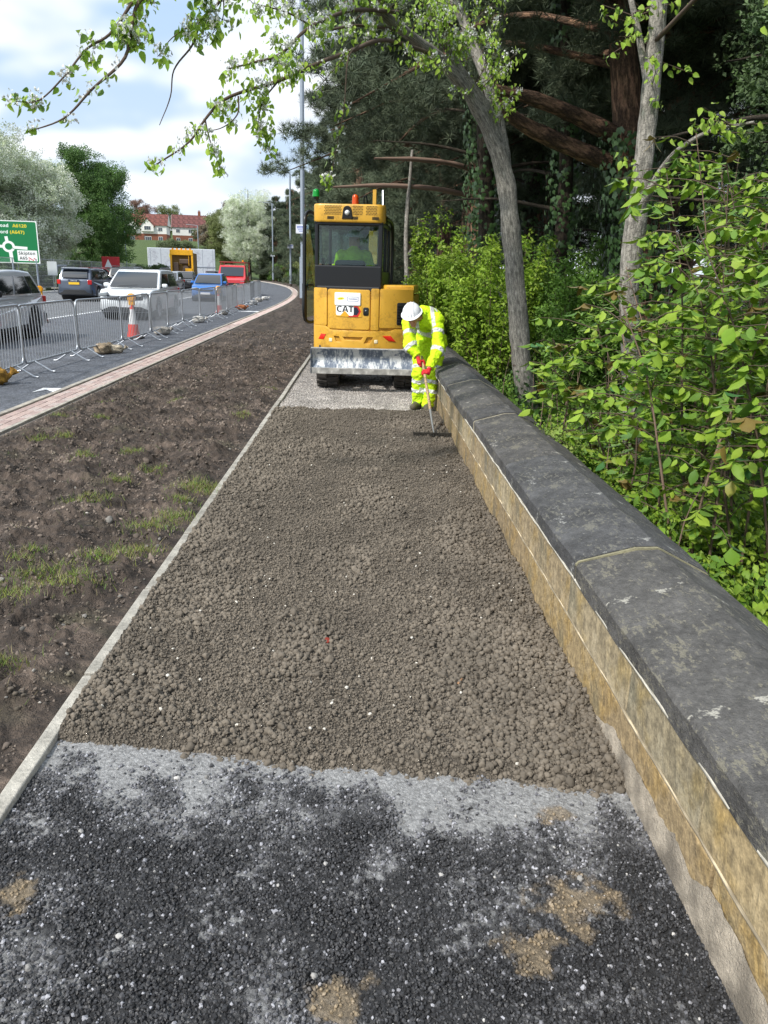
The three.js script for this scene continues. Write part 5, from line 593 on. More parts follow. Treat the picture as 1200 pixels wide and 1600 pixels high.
  // boom ------------------------------------------------------------------------
  { const s = new THREE.Shape([[0.0, 0.75], [0.22, 0.8], [0.62, 1.9], [0.56, 2.5], [0.46, 2.6], [0.38, 2.56], [0.38, 1.95], [-0.02, 1.0]].map((p) => new THREE.Vector2(p[0], p[1]))); const g = new THREE.ExtrudeGeometry(s, { depth: 0.13, bevelEnabled: true, bevelSize: 0.012, bevelThickness: 0.012, bevelSegments: 2 }); g.rotateY(PI / 2); g.translate(-0.155, 0, -1.0); const bm = up('boom', g, yel); up('boom_tip', (() => { const q = profile0([[0.42, 2.5], [0.54, 2.5], [0.47, 2.98], [0.43, 2.98]]), e = new THREE.ExtrudeGeometry(q, { depth: 0.05, bevelEnabled: true, bevelSize: 0.006, bevelThickness: 0.006, bevelSegments: 1 }); e.rotateY(PI / 2); e.translate(-0.115, 0, -1.0); return e; })(), yel, bm); up('boom_cylinder', mg([rod(V(0.06, 1.6, -1.3), V(0.09, 2.6, -1.2), 0.042, 0.042, 14)]), blk2, bm); up('cylinder_rod', rod(V(0.09, 2.55, -1.2), V(0.06, 2.96, -1.35), 0.026, 0.026, 12), K.chrome, bm); up('boom_hose', mg([pipe([V(-0.2, 2.5, -1.2), V(-0.22, 2.78, -1.05), V(-0.19, 2.86, -1.0), V(-0.16, 2.75, -1.05), V(-0.14, 2.4, -1.3)], 0.012, 20)]), blk, bm); up('stick', (() => { const q = new THREE.Shape([[0, 0], [0.16, 0.06], [0.62, -1.2], [0.52, -1.26], [0.02, -0.2]].map((p) => new THREE.Vector2(...p))); const e = new THREE.ExtrudeGeometry(q, { depth: 0.11, bevelEnabled: true, bevelSize: 0.01, bevelThickness: 0.01, bevelSegments: 2 }); e.rotateY(PI / 2); e.translate(-0.145, 2.55, -1.4); return e; })(), yel, bm); up('swing_post', box(0.3, 0.5, 0.3, -0.09, 0.8, -0.88, 0.04), yel2, bm); up('bucket', deform(box(0.5, 0.42, 0.4, -0.09, 1.5, -2.1, 0.08), (v) => { v.z += (v.y - 1.5) * 0.3; }), blk2, bm); }
}
function profile0(a) { return new THREE.Shape(a.map((p) => new THREE.Vector2(p[0], p[1]))); }
function subdivideX(g, step) { // split long triangles so that the extrusion can be bent
  g = g.index ? g.toNonIndexed() : g; let P = Array.from(g.attributes.position.array);
  for (let pass = 0; pass < 6; pass++) { const O = []; let did = false; for (let i = 0; i < P.length; i += 9) { const v = [0, 3, 6].map((k) => [P[i + k], P[i + k + 1], P[i + k + 2]]); let best = -1, bl = step; for (let e = 0; e < 3; e++) { const d = Math.abs(v[e][0] - v[(e + 1) % 3][0]); if (d > bl) { bl = d; best = e; } } if (best < 0) { O.push(...v.flat()); continue; } did = true; const a = v[best], b = v[(best + 1) % 3], c = v[(best + 2) % 3], m = a.map((q, k) => (q + b[k]) / 2); O.push(...a, ...m, ...c, ...m, ...b, ...c); } P = O; if (!did) break; }
  const o = new THREE.BufferGeometry(); o.setAttribute('position', new THREE.Float32BufferAttribute(P, 3)); o.computeVertexNormals(); return o;
}
// ---------------------------------------------------------------- people
const cap = (p, a, b, ra, rb) => { const bx = b[0] - a[0], by = b[1] - a[1], bz = b[2] - a[2], px = p[0] - a[0], py = p[1] - a[1], pz = p[2] - a[2], t = clamp((px * bx + py * by + pz * bz) / (bx * bx + by * by + bz * bz + 1e-9), 0, 1), dx = px - bx * t, dy = py - by * t, dz = pz - bz * t; return Math.sqrt(dx * dx + dy * dy + dz * dz) - lerp(ra, rb, t); };
const smin = (a, b, k) => { const h = Math.max(k - Math.abs(a - b), 0) / k; return Math.min(a, b) - h * h * k * 0.25; };
const bones = (list, k = 0.03) => (p) => { let d = 1e3; for (const [a, b, ra, rb] of list) d = smin(d, cap(p, a, b, ra, rb), k); return d; };
const ball = (p, c, r, s = [1, 1, 1]) => { const x = (p[0] - c[0]) / s[0], y = (p[1] - c[1]) / s[1], z = (p[2] - c[2]) / s[2]; return (Math.sqrt(x * x + y * y + z * z) - r) * Math.min(...s); };
function surf(f, c, half, cell) {
  const n = Math.ceil(2 * half / cell), mc = new MarchingCubes(n, K.white, false, false, 160000), h = n / 2; mc.isolation = 0;
  const p = [0, 0, 0], at = (x, y, z) => { p[0] = c[0] + (x - h) / h * half; p[1] = c[1] + (y - h) / h * half; p[2] = c[2] + (z - h) / h * half; return f(p); }, B = 5, far = B * 1.25 * 2 * half / n;
  for (let bz = 0; bz < n; bz += B) for (let by = 0; by < n; by += B) for (let bx = 0; bx < n; bx += B) { const d = at(bx + B / 2, by + B / 2, bz + B / 2), skip = Math.abs(d) > far; for (let z = bz; z < Math.min(n, bz + B); z++) for (let y = by; y < Math.min(n, by + B); y++) for (let x = bx; x < Math.min(n, bx + B); x++) mc.field[z * n * n + y * n + x] = skip ? -d : -at(x, y, z); }
  mc.update(); const g = new THREE.BufferGeometry(), P = mc.positionArray.slice(0, mc.count * 3); for (let i = 0; i < P.length; i++) P[i] = P[i] * half + c[i % 3]; g.setAttribute('position', new THREE.BufferAttribute(P, 3)); let q = mergeVertices(g, cell * 0.05); q.computeVertexNormals(); return q;
}
// hand closed round a handle at c (axis ax), palm towards side; wrist given
function grip(c, ax, side, wrist, R) {
  const A = V(...ax).normalize(), Sd = V(...side); Sd.addScaledVector(A, -Sd.dot(A)).normalize(); const B = V0().crossVectors(A, Sd), C = V(...c), at = (o, ang, r) => C.clone().addScaledVector(A, o).addScaledVector(Sd, Math.cos(ang) * r).addScaledVector(B, Math.sin(ang) * r).toArray(), L = [];
  [[-0.033, 0.0085], [-0.011, 0.0092], [0.011, 0.009], [0.033, 0.0078]].forEach(([o, r], i) => { const rr = R + r * 0.9, l = [1, 1.1, 1.05, 0.85][i]; for (let k = 0; k < 3; k++) L.push([at(o, 0.55 + k * 1.25 * l, rr + (k === 0 ? 0.008 : 0)), at(o, 0.55 + (k + 1) * 1.25 * l, rr), r, r * 0.92]); });
  L.push([at(-0.03, 0.3, R + 0.016), at(0.03, 0.3, R + 0.016), 0.016, 0.015], [at(-0.02, -0.25, R + 0.03), at(0.02, -0.25, R + 0.03), 0.017, 0.016], [at(0, 0, R + 0.032), wrist, 0.024, 0.026]);
  L.push([at(-0.028, -0.5, R + 0.022), at(-0.04, -1.5, R + 0.012), 0.013, 0.0105], [at(-0.04, -1.5, R + 0.012), at(-0.032, -2.6, R + 0.01), 0.0105, 0.009]);
  return surf(bones(L, 0.012), c, 0.125, 0.0042);
}
const hiVis = MP(S(198, 236, 16), 0.75, { sheen: 0.3, sheenColor: new THREE.Color(0.6, 0.9, 0.1), sheenRoughness: 0.6, ...bump(T.grainB, 0.001, 8) }), tape = M(S(206, 208, 206), 0.45, { metalness: 0.1 }), skinMat = M(S(196, 142, 116), 0.6);
{
  const O = [0.76, 0, -9.85], w = thing('person', 'person in lime high visibility jacket and trousers, white hard hat, raking the mix', 'person', O), l = (x, y, z) => [x - O[0], y, z - O[2]];
  const pel = l(0.83, 0.87, -10.02), spi = l(0.815, 1.1, -9.9), che = l(0.73, 1.15, -9.7), nek = l(0.635, 1.19, -9.51), hed = l(0.56, 1.19, -9.4);
  const s1 = l(0.54, 1.09, -9.62), s2 = l(0.87, 1.14, -9.6), e1 = l(0.545, 0.83, -9.45), e2 = l(0.885, 0.81, -9.36), h1 = l(0.702, 0.632, -9.31), h2 = l(0.71, 0.55, -9.12), w1 = l(0.64, 0.715, -9.37), w2 = l(0.77, 0.6, -9.19);
  const p1 = l(0.74, 0.84, -9.99), p2 = l(0.92, 0.84, -10), k1 = l(0.7, 0.46, -9.8), k2 = l(0.87, 0.45, -9.76), a1 = l(0.7, 0.09, -9.88), a2 = l(0.815, 0.09, -9.72);
  const limbs = [[pel, spi, 0.13, 0.12], [spi, che, 0.12, 0.125], [che, nek, 0.11, 0.05], [s1, s2, 0.055, 0.055], [s1, e1, 0.05, 0.042], [e1, w1, 0.042, 0.03], [s2, e2, 0.05, 0.042], [e2, w2, 0.042, 0.03], [p1, k1, 0.08, 0.055], [k1, a1, 0.05, 0.036], [p2, k2, 0.08, 0.055], [k2, a2, 0.05, 0.036], [nek, hed, 0.052, 0.055], [p1, p2, 0.09, 0.09]];
  // head: looks down along fd, up axis hu
  const fd = V(-0.1, -0.4, 0.9).normalize(), hu = V(-0.24, 0.85, 0.45); hu.addScaledVector(fd, -hu.dot(fd)).normalize(); const hr = V0().crossVectors(hu, fd), hp = (r, u, f) => V(...hed).addScaledVector(hr, r).addScaledVector(hu, u).addScaledVector(fd, f).toArray();
  const headF = (p) => { let d = smin(cap(p, hp(0, 0.03, -0.025), hp(0, 0.035, 0.025), 0.086, 0.08), cap(p, hp(0, -0.02, 0.02), hp(0, -0.09, 0.055), 0.066, 0.034), 0.04); d = smin(d, cap(p, hp(0, 0.0, 0.095), hp(0, -0.038, 0.112), 0.009, 0.015), 0.012); d = smin(d, cap(p, hp(-0.04, 0.018, 0.085), hp(0.04, 0.018, 0.085), 0.014, 0.014), 0.015); for (const s of [-1, 1]) { d = smin(d, cap(p, hp(s * 0.08, 0.012, -0.005), hp(s * 0.082, -0.03, 0.0), 0.012, 0.01), 0.008); d = Math.max(d, -ball(p, hp(s * 0.032, -0.004, 0.098), 0.012)); } d = smin(d, cap(p, hp(-0.018, -0.066, 0.088), hp(0.018, -0.066, 0.088), 0.008, 0.008), 0.006); return smin(d, cap(p, hed, nek, 0.052, 0.058), 0.03); };
  const bodyG = mg([surf(bones(limbs, 0.05), [0, 0.68, 0], 0.78, 0.013), surf(headF, hed, 0.17, 0.0045)]); put('body', bodyG, skinMat, w);
  for (const s of [-1, 1]) put('eye', new THREE.SphereGeometry(0.011, 10, 8).translate(...hp(s * 0.032, -0.004, 0.087)), M(S(40, 34, 30), 0.3), w);
  put('hair', surf((p) => Math.max(headF(p) - 0.006, -(headF(p) + 0.004), V(...p).sub(V(...hed)).dot(hu) - 0.05, V(...p).sub(V(...hed)).dot(fd) - 0.0, -V(...p).sub(V(...hed)).dot(hu) - 0.05), hed, 0.15, 0.006), M(S(70, 58, 48), 0.9), w);
  const fold = (p, a) => a * (n3(p[0] * 9, p[1] * 13, p[2] * 9) + 0.6 * n3(p[0] * 24, p[1] * 30, p[2] * 24));
  const jl = [[pel, spi, 0.165, 0.155], [spi, che, 0.158, 0.15], [che, nek, 0.125, 0.075], [s1, s2, 0.082, 0.082], [s1, e1, 0.08, 0.07], [e1, w1, 0.07, 0.052], [s2, e2, 0.08, 0.07], [e2, w2, 0.072, 0.052]];
  const jf = bones(jl, 0.045), wd = V(...spi).sub(V(...pel)).normalize(), cutW = (p) => -(V(...p).sub(V(...pel)).dot(wd) + 0.09), cuff = (p, e, q) => { const d = V(...q).sub(V(...e)).normalize(); const s = V(...p).sub(V(...q)).dot(d); return cap(p, e, q, 0.1, 0.1) < 0.02 ? s + 0.005 : -1; };
  const jacketF = (p) => Math.max(jf(p) + fold(p, 0.009), cutW(p), cuff(p, e1, w1), cuff(p, e2, w2), -(headF(p) - 0.012));
  const jk = put('jacket', surf(jacketF, [0, 0.9, 0.25], 0.56, 0.0095), hiVis, w);
  const tl = [[p1, k1, 0.118, 0.09], [k1, a1, 0.088, 0.075], [p2, k2, 0.118, 0.09], [k2, a2, 0.088, 0.075], [p1, p2, 0.135, 0.135]], tf = bones(tl, 0.03), trF = (p) => Math.max(tf(p) + fold(p, 0.011), 0.045 - p[1] + 0.012 * n3(p[0] * 20, 0, p[2] * 20), V(...p).sub(V(...pel)).dot(wd) - 0.08);
  const tr = put('trousers', surf(trF, [0.03, 0.5, 0], 0.53, 0.0095), hiVis, w);
  const band = (parent, F, a, b, t, wid, lim = 0.14) => { const A = V(...a), B = V(...b), d = B.clone().sub(A).normalize(), c = A.lerp(B, t); put('reflective_band', surf((p) => { const q = V(...p).sub(c); return Math.max(F(p) - 0.004, -(F(p) + 0.006), Math.abs(q.dot(d)) - wid, q.length() - lim); }, c.toArray(), 0.17, 0.0062), tape, parent); };
  for (const [a, b, t] of [[s1, e1, 0.45], [e1, w1, 0.12], [s2, e2, 0.45], [e2, w2, 0.1]]) band(jk, jacketF, a, b, t, 0.026, 0.13);
  for (const [a, b, t] of [[p1, k1, 0.82], [k1, a1, 0.22], [k1, a1, 0.55], [p2, k2, 0.82], [k2, a2, 0.22], [k2, a2, 0.55]]) band(tr, trF, a, b, t, 0.024, 0.14);
  { const c = V(...spi), d = wd; put('reflective_band', surf((p) => { const q = V(...p).sub(c); return Math.max(jacketF(p) - 0.004, -(jacketF(p) + 0.006), Math.abs(q.dot(d) + 0.1) - 0.026, q.length() - 0.26); }, spi, 0.27, 0.0085), tape, jk); const td = V(...nek).sub(V(...spi)).normalize(), sd = V(...s2).sub(V(...s1)).normalize(); for (const s of [-0.1, 0.1]) put('reflective_band', surf((p) => { const q = V(...p).sub(V(...che)); return Math.max(jacketF(p) - 0.004, -(jacketF(p) + 0.006), Math.abs(q.dot(sd) - s) - 0.025, q.length() - 0.27, Math.abs(q.dot(td)) - 0.22); }, che, 0.28, 0.0085), tape, jk); const cd = td; put('reflective_band', surf((p) => { const q = V(...p).sub(V(...che)); return Math.max(jacketF(p) - 0.004, -(jacketF(p) + 0.006), Math.abs(q.dot(td) + 0.14) - 0.025, Math.abs(q.dot(sd)) - 0.17, q.length() - 0.28); }, che, 0.28, 0.0085), tape, jk); }
  // hard hat: shell with three ridges and a peak
  { const shell = (p) => { const q = V(...p).sub(V(...hp(0, 0.035, 0.0))), r = q.dot(hr), u = q.dot(hu), f = q.dot(fd); let d = Math.sqrt((r / 0.92) ** 2 + (u * 1.0) ** 2 + (f / 1.12) ** 2) - 0.122; d = smin(d, Math.max(Math.sqrt((r / 0.92) ** 2 + u * u + (f / 1.12) ** 2) - 0.129, Math.min(Math.abs(r), Math.abs(Math.abs(r) - 0.035)) - 0.006), 0.006); d = Math.max(d, -(Math.sqrt((r / 0.92) ** 2 + u * u + (f / 1.12) ** 2) - 0.112), -u + 0.0); const brim = Math.max(Math.abs(u - 0.004 + 0.12 * Math.max(0, f - 0.1)) - 0.004, Math.sqrt((r / 0.92) ** 2 + ((f - 0.012) / 1.2) ** 2) - 0.14, -(Math.sqrt((r / 0.92) ** 2 + (f / 1.12) ** 2) - 0.108)); return smin(d, brim, 0.006); }; put('hard_hat', surf(shell, hp(0, 0.08, 0.01), 0.185, 0.0045), M(S(236, 238, 240), 0.35), w); }
  const ax = [0.04, -0.5, 1.17], gm = M(S(196, 30, 40), 0.75, { ...bump(T.grainB, 0.0015, 10) }); put('glove', grip(h1, ax, [-0.6, 0.3, -0.2], w1, 0.017), gm, w); put('glove', grip(h2, ax, [0.8, 0.35, -0.2], w2, 0.017), gm, w);
  for (const [a, dir] of [[a1, [-0.45, 0.9]], [a2, [-0.12, 1]]]) { const n = Math.hypot(...dir), t = [a[0] + dir[0] / n * 0.15, 0.045, a[2] + dir[1] / n * 0.15]; put('boot', surf((p) => Math.max(bones([[[a[0] - dir[0] / n * 0.05, 0.045, a[2] - dir[1] / n * 0.05], [a[0] + dir[0] / n * 0.05, 0.055, a[2] + dir[1] / n * 0.05], 0.045, 0.048], [[a[0], 0.06, a[2]], t, 0.045, 0.044], [[a[0], 0.05, a[2]], [a[0], 0.19, a[2]], 0.05, 0.052]], 0.03)(p), 0.012 - p[1]), [a[0], 0.1, a[2]], 0.24, 0.008), M(S(84, 78, 62), 0.8), w); }
}
{ // rake held by the worker
  const r = thing('rake', 'long wooden handled steel rake held by the worker, head on the mix', 'rake', [0.75, 0.045, -7.95]);
  const L = (x, y, z) => V(x - 0.75, y - 0.045, z + 7.95);
  put('handle', boxUV(limb([L(0.6975, 0.705, -9.48), L(0.71, 0.55, -9.12), L(0.735, 0.24, -8.4)], [0.0165, 0.017, 0.0165], 12, 6, 0)), M(S(206, 180, 140), 0.6, { ...withMap(T.bark, 3) }), r);
  put('ferrule', limb([L(0.735, 0.24, -8.4), L(0.745, 0.11, -8.1), L(0.75, 0.06, -7.97)], [0.015, 0.011, 0.008], 10, 4, 0), M(S(150, 150, 146), 0.5, { metalness: 0.6, ...withMap(T.dirt, 4) }), r);
  const hm = M(S(72, 68, 60), 0.7, { metalness: 0.4, ...withMap(T.blotch, 4) }); put('head_bar', boxUV(box(0.43, 0.03, 0.02, -0.01, 0.02, 0.02, 0.006)), hm, r);
  for (let i = 0; i < 15; i++) put('tine', limb([V(-0.215 + i * 0.0293, 0.015, 0.025), V(-0.215 + i * 0.0293, -0.01, 0.045), V(-0.215 + i * 0.0293, -0.05, 0.05)], [0.006, 0.005, 0.003], 6, 3, 0), hm, r);
}
{ // operator in the cab, seen from behind
  const c = [-0.22 + 0.03, 0, -12.55], o = thing('person', 'excavator operator in lime jacket and white hard hat seated in the cab', 'person', [c[0], 1.44, c[2] + 0.06]);
  const sk = bones([[[0, 0.05, 0], [0, 0.45, 0.02], 0.13, 0.12], [[0, 0.45, 0.02], [0, 0.62, -0.02], 0.06, 0.05], [[0, 0.64, -0.03], [0, 0.72, -0.04], 0.08, 0.085], [[-0.18, 0.47, 0], [-0.28, 0.22, -0.02], 0.05, 0.045], [[-0.28, 0.22, -0.02], [-0.32, 0.3, -0.27], 0.04, 0.035], [[0.18, 0.47, 0], [0.28, 0.22, -0.02], 0.05, 0.045], [[0.28, 0.22, -0.02], [0.32, 0.3, -0.27], 0.04, 0.035], [[-0.09, 0.05, 0], [-0.12, 0.05, -0.4], 0.08, 0.06], [[0.09, 0.05, 0], [0.12, 0.05, -0.4], 0.08, 0.06], [[-0.12, 0.05, -0.4], [-0.12, -0.3, -0.45], 0.055, 0.045], [[0.12, 0.05, -0.4], [0.12, -0.3, -0.45], 0.055, 0.045], [[-0.32, 0.3, -0.27], [-0.33, 0.34, -0.36], 0.035, 0.025], [[0.32, 0.3, -0.27], [0.33, 0.34, -0.36], 0.035, 0.025]], 0.05);
  put('body', surf(sk, [0, 0.2, -0.1], 0.7, 0.014), skinMat, o);
  const jf = bones([[[0, 0.05, 0], [0, 0.4, 0.02], 0.175, 0.17], [[0, 0.42, 0.02], [0, 0.56, 0], 0.15, 0.075], [[-0.18, 0.46, 0], [0.18, 0.46, 0], 0.09, 0.09], [[-0.19, 0.46, 0], [-0.29, 0.22, -0.02], 0.085, 0.07], [[-0.29, 0.22, -0.02], [-0.32, 0.29, -0.22], 0.066, 0.055], [[0.19, 0.46, 0], [0.29, 0.22, -0.02], 0.085, 0.07], [[0.29, 0.22, -0.02], [0.32, 0.29, -0.22], 0.066, 0.055]], 0.05), j2 = (p) => jf(p) + 0.007 * n3(p[0] * 12, p[1] * 12, p[2] * 12);
  const jk = put('jacket', surf(j2, [0, 0.28, 0], 0.45, 0.012), hiVis, o);
  for (const y of [0.18, 0.34]) put('reflective_band', surf((p) => Math.max(j2(p) - 0.004, -(j2(p) + 0.008), Math.abs(p[1] - y) - 0.025, Math.abs(p[0]) - 0.19), [0, y, 0], 0.24, 0.009), tape, jk);
  put('hard_hat', surf((p) => { const q = [p[0], p[1] - 0.75, p[2] + 0.04]; const d = Math.sqrt((q[0] / 0.95) ** 2 + q[1] ** 2 + (q[2] / 1.1) ** 2) - 0.125; return smin(Math.max(d, -q[1]), Math.max(Math.abs(q[1]) - 0.006, Math.hypot(q[0], (q[2] + 0.01) / 1.15) - 0.142), 0.008); }, [0, 0.8, -0.04], 0.19, 0.008), M(S(236, 238, 240), 0.35), o);
}
// ---------------------------------------------------------------- vehicles
const profile = (pts) => new THREE.Shape(pts.map((p) => new THREE.Vector2(p[0], p[1])));
const ext = (shape, w, bev, f, seg = 6) => { const g = new THREE.ExtrudeGeometry(shape, { depth: w - 2 * bev, bevelEnabled: bev > 0, bevelSize: bev, bevelThickness: bev, bevelOffset: -bev, bevelSegments: 3, curveSegments: seg }); g.translate(0, 0, -(w - 2 * bev) / 2); g.rotateY(-PI / 2); const q = subdivideX(g, w / 4); if (f) { const p = q.attributes.position, v = V0(); for (let i = 0; i < p.count; i++) { v.fromBufferAttribute(p, i); f(v); p.setXYZ(i, v.x, v.y, v.z); } } q.computeVertexNormals(); return toCreasedNormals(q, 0.55); };
const glassCar = MP(S(26, 32, 36), 0.03, { specularIntensity: 1.4, clearcoat: 1, clearcoatRoughness: 0.02 }), lampClear = MP(S(132, 138, 144), 0.06, { clearcoat: 1 }), lampRed = MP(S(190, 20, 22), 0.12, { clearcoat: 1 }), tyreMat = M(S(26, 26, 27), 0.85), rimMat = M(S(176, 180, 184), 0.3, { metalness: 0.8 }), plasticMat = M(S(38, 40, 43), 0.7);
const wheelG = (r) => xf(new THREE.LatheGeometry([[r * 0.62, -0.1], [r * 0.9, -0.105], [r * 0.985, -0.085], [r, -0.05], [r, 0.05], [r * 0.985, 0.085], [r * 0.9, 0.105], [r * 0.62, 0.1]].map((p) => new THREE.Vector2(p[0], p[1])), 30), 0, 0, 0, 0, 0, PI / 2);
const rimG = (r) => { const L = [xf(new THREE.TorusGeometry(r * 0.63, 0.018, 8, 30), 0.095, 0, 0, 0, PI / 2, 0), cyl(0.06, 0.06, 0.03, 0.09, 0, 0, 0, 0, PI / 2, 14), xf(cyl(r * 0.6, r * 0.6, 0.01, 0, 0, 0, 0, 0, PI / 2, 24), 0.02, 0, 0)]; for (let i = 0; i < 7; i++) { const b = box(0.022, r * 0.58, 0.05, 0.085, r * 0.33, 0, 0.008); b.rotateX(i * 2 * PI / 7); L.push(b); } return mg(L); };
function car(label, pos, turn, o) { // forward is +z
  const t = thing('car', label, 'car', pos, turn, 'cars on the road'), { L, W, H, hb, hh, cowl, wt, rt, rb, wb, wr, paint } = o, gc = o.clear ?? 0.2;
  const bodyM = MP(paint, 0.35, { clearcoat: 1, clearcoatRoughness: 0.06, metalness: o.metal ?? 0.3 }), taper = (v) => { const e = Math.abs(v.z) - (L / 2 - 0.75); if (e > 0) v.x *= 1 - 0.14 * Math.pow(e / 0.75, 2.2); const q = clamp((v.y - 0.5) / (hb - 0.5), 0, 1); v.x *= 1 - 0.05 * q * q; }, gh = (v) => { const k = clamp((v.y - hb) / (H - hb), 0, 1); v.x *= 0.945 - 0.17 * Math.pow(k, 1.15); const e = Math.abs(v.z) - (L / 2 - 0.75); if (e > 0) v.x *= 1 - 0.14 * Math.pow(e / 0.75, 2.2); };
  const s = new THREE.Shape(), f = L / 2, zf = wb / 2 + (o.shift ?? 0.08), zr = -wb / 2 + (o.shift ?? 0.08), ra = wr + 0.055; s.moveTo(-f + 0.1, gc + 0.06); s.lineTo(zr - ra, gc + 0.02); s.absarc(zr, wr, ra, PI, 0, true); s.lineTo(zf - ra, gc); s.absarc(zf, wr, ra, PI, 0, true); s.lineTo(f - 0.1, gc + 0.02); s.lineTo(f - 0.02, gc + 0.16); s.lineTo(f, 0.55); s.lineTo(f - 0.05, hh - 0.16); s.quadraticCurveTo(f - 0.1, hh - 0.04, f - 0.35, hh); s.lineTo(cowl, hb - 0.01); s.lineTo(rb, hb); s.quadraticCurveTo(-f + 0.04, hb, -f + 0.03, hb - 0.16); s.lineTo(-f, 0.6); s.lineTo(-f + 0.02, gc + 0.2); s.closePath();
  const body = put('body', ext(s, W, 0.05, taper, 14), bodyM, t);
  const g = new THREE.Shape(); g.moveTo(cowl + 0.02, hb - 0.03); g.quadraticCurveTo(lerp(cowl, wt, 0.6), lerp(hb, H, 0.68), wt, H - 0.035); g.quadraticCurveTo((wt + rt) / 2, H + 0.03, rt, H - 0.05); g.quadraticCurveTo(lerp(rt, rb, 0.25), lerp(H, hb, 0.2), rb + 0.02, hb - 0.03); g.closePath(); put('cabin', ext(g, W, 0.05, gh, 8), o.roof ? M(o.roof, 0.3) : bodyM, t);
  // glazing: side windows stand 6 mm proud, cut by pillars
  const wy0 = hb + 0.035, wy1 = H - 0.15, fz = (y) => lerp(cowl, wt, (y - hb) / (H - hb)), bz = (y) => lerp(rb, rt, (y - hb) / (H - hb)), panes = o.panes ?? [[0.02, 0.45], [0.49, 0.98]];
  for (const sx of [-1, 1]) for (const [a, b] of panes) { const at = (k, y) => lerp(fz(y) - 0.16, bz(y) + (o.rearPillar ?? 0.12), k), q = profile([[at(a, wy0), wy0], [at(b, wy0), wy0], [at(b, wy1), wy1], [at(a, wy1), wy1]]); const e = new THREE.ExtrudeGeometry(q, { depth: 0.02, bevelEnabled: false }); e.rotateY(-PI / 2); e.translate(sx * (W / 2) + (sx > 0 ? 0.02 - 0.012 : 0.012), 0, 0); const p = e.attributes.position, v = V0(); for (let i = 0; i < p.count; i++) { v.fromBufferAttribute(p, i); gh(v); p.setXYZ(i, v.x, v.y, v.z); } e.computeVertexNormals(); put('side_window', e, glassCar, t); }
  const pane = (name, y0, y1, zfn, out, wk) => { const G = new THREE.BufferGeometry(), P = [], I = [], n = 8, m = 4; for (let j = 0; j <= m; j++) for (let i = 0; i <= n; i++) { const y = lerp(y0, y1, j / m), v = V(lerp(-wk, wk, i / n) * W / 2, y, zfn(y) + out * (1 - 0.35 * Math.pow(Math.abs(i / n - 0.5) * 2, 2.5))); gh(v); P.push(v.x, v.y, v.z); } for (let j = 0; j < m; j++) for (let i = 0; i < n; i++) { const q = j * (n + 1) + i; I.push(q, q + 1, q + n + 1, q + 1, q + n + 2, q + n + 1); } G.setAttribute('position', new THREE.Float32BufferAttribute(P, 3)); G.setIndex(I); G.computeVertexNormals(); put(name, G, glassCar, t); };
  const cf = (y) => { const u = clamp((y - hb) / (H - hb), 0, 1); return lerp(cowl, wt, u) + 0.16 * u * (1 - u) * 1.2; }, cr = (y) => { const u = clamp((y - hb) / (H - hb), 0, 1); return lerp(rb, rt, u) - 0.14 * (1 - u) * u * 1.6; };
  pane('windscreen', hb + 0.02, H - 0.1, cf, 0.03, 0.9); pane('rear_window', hb + 0.08, H - 0.13, cr, -0.03, 0.84);
  for (const z of [zf, zr]) for (const sx of [-1, 1]) { const w = put('wheel', wheelG(wr), tyreMat, t); w.position.set(sx * (W / 2 - 0.12), wr, z); const rm = put('rim', rimG(wr), o.rim ?? rimMat, w); if (sx < 0) rm.rotation.y = PI; }
  put('wheel_arch_lining', mg([zf, zr].map((z) => cyl(ra - 0.01, ra - 0.01, W * 0.86, 0, wr + 0.02, z, 0, 0, PI / 2, 24))), K.matt, t);
  const bend = (g2) => { const q = subdivideX(g2, 0.2), p = q.attributes.position, v = V0(); for (let i = 0; i < p.count; i++) { v.fromBufferAttribute(p, i); const k = Math.pow(Math.abs(v.x) / (W / 2), 2.6); v.z -= Math.sign(v.z) * 0.13 * k; p.setXYZ(i, v.x, v.y, v.z); } q.computeVertexNormals(); return q; };
  const gy = o.grille ?? [0.62, 0.1, 0.6]; put('grille', bend(box(W * gy[2], gy[1], 0.05, 0, gy[0], f - 0.005, 0.015)), o.grilleMat ?? K.black, t); put('front_bumper', bend(box(W * 0.9, 0.17, 0.06, 0, gc + 0.12, f - 0.01, 0.03)), plasticMat, t); put('rear_bumper', bend(box(W * 0.94, 0.24, 0.06, 0, gc + 0.2, -f + 0.005, 0.03)), o.bumper ?? plasticMat, t);
  for (const sx of [-1, 1]) { const hl = box(0.34, o.lampH ?? 0.13, 0.12, sx * (W / 2 - 0.24), hh - (o.lampY ?? 0.2), f - 0.055, 0.035, 0, sx * 0.35, sx * -0.12); put('headlight', hl, lampClear, t); put('tail_light', box(o.tailW ?? 0.2, o.tailH ?? 0.2, 0.1, sx * (W / 2 - 0.16), hb - 0.13, -f + 0.07, 0.03, 0, sx * -0.3), lampRed, t); put('fog_lamp', box(0.12, 0.09, 0.06, sx * (W / 2 - 0.28), gc + 0.2, f - 0.07, 0.03), K.black, t);
    const mi = put('door_mirror', deform(box(0.2, 0.14, 0.1, sx * (W / 2 + 0.06), hb + 0.07, cowl - 0.35, 0.05), () => 0), o.mirror ?? bodyM, t); put('mirror_arm', box(0.12, 0.04, 0.06, sx * (W / 2 - 0.06), hb + 0.02, cowl - 0.34, 0.015), K.black, mi);
    for (const k of [0.06, -0.95]) put('door_handle', box(0.02, 0.03, 0.16, sx * (W / 2 - 0.012), hb - 0.14, k, 0.008), o.handle ?? bodyM, t);
    put('sill_trim', box(0.04, 0.09, wb - 2 * ra, sx * (W / 2 - 0.02), gc + 0.07, 0.08, 0.015), plasticMat, t);
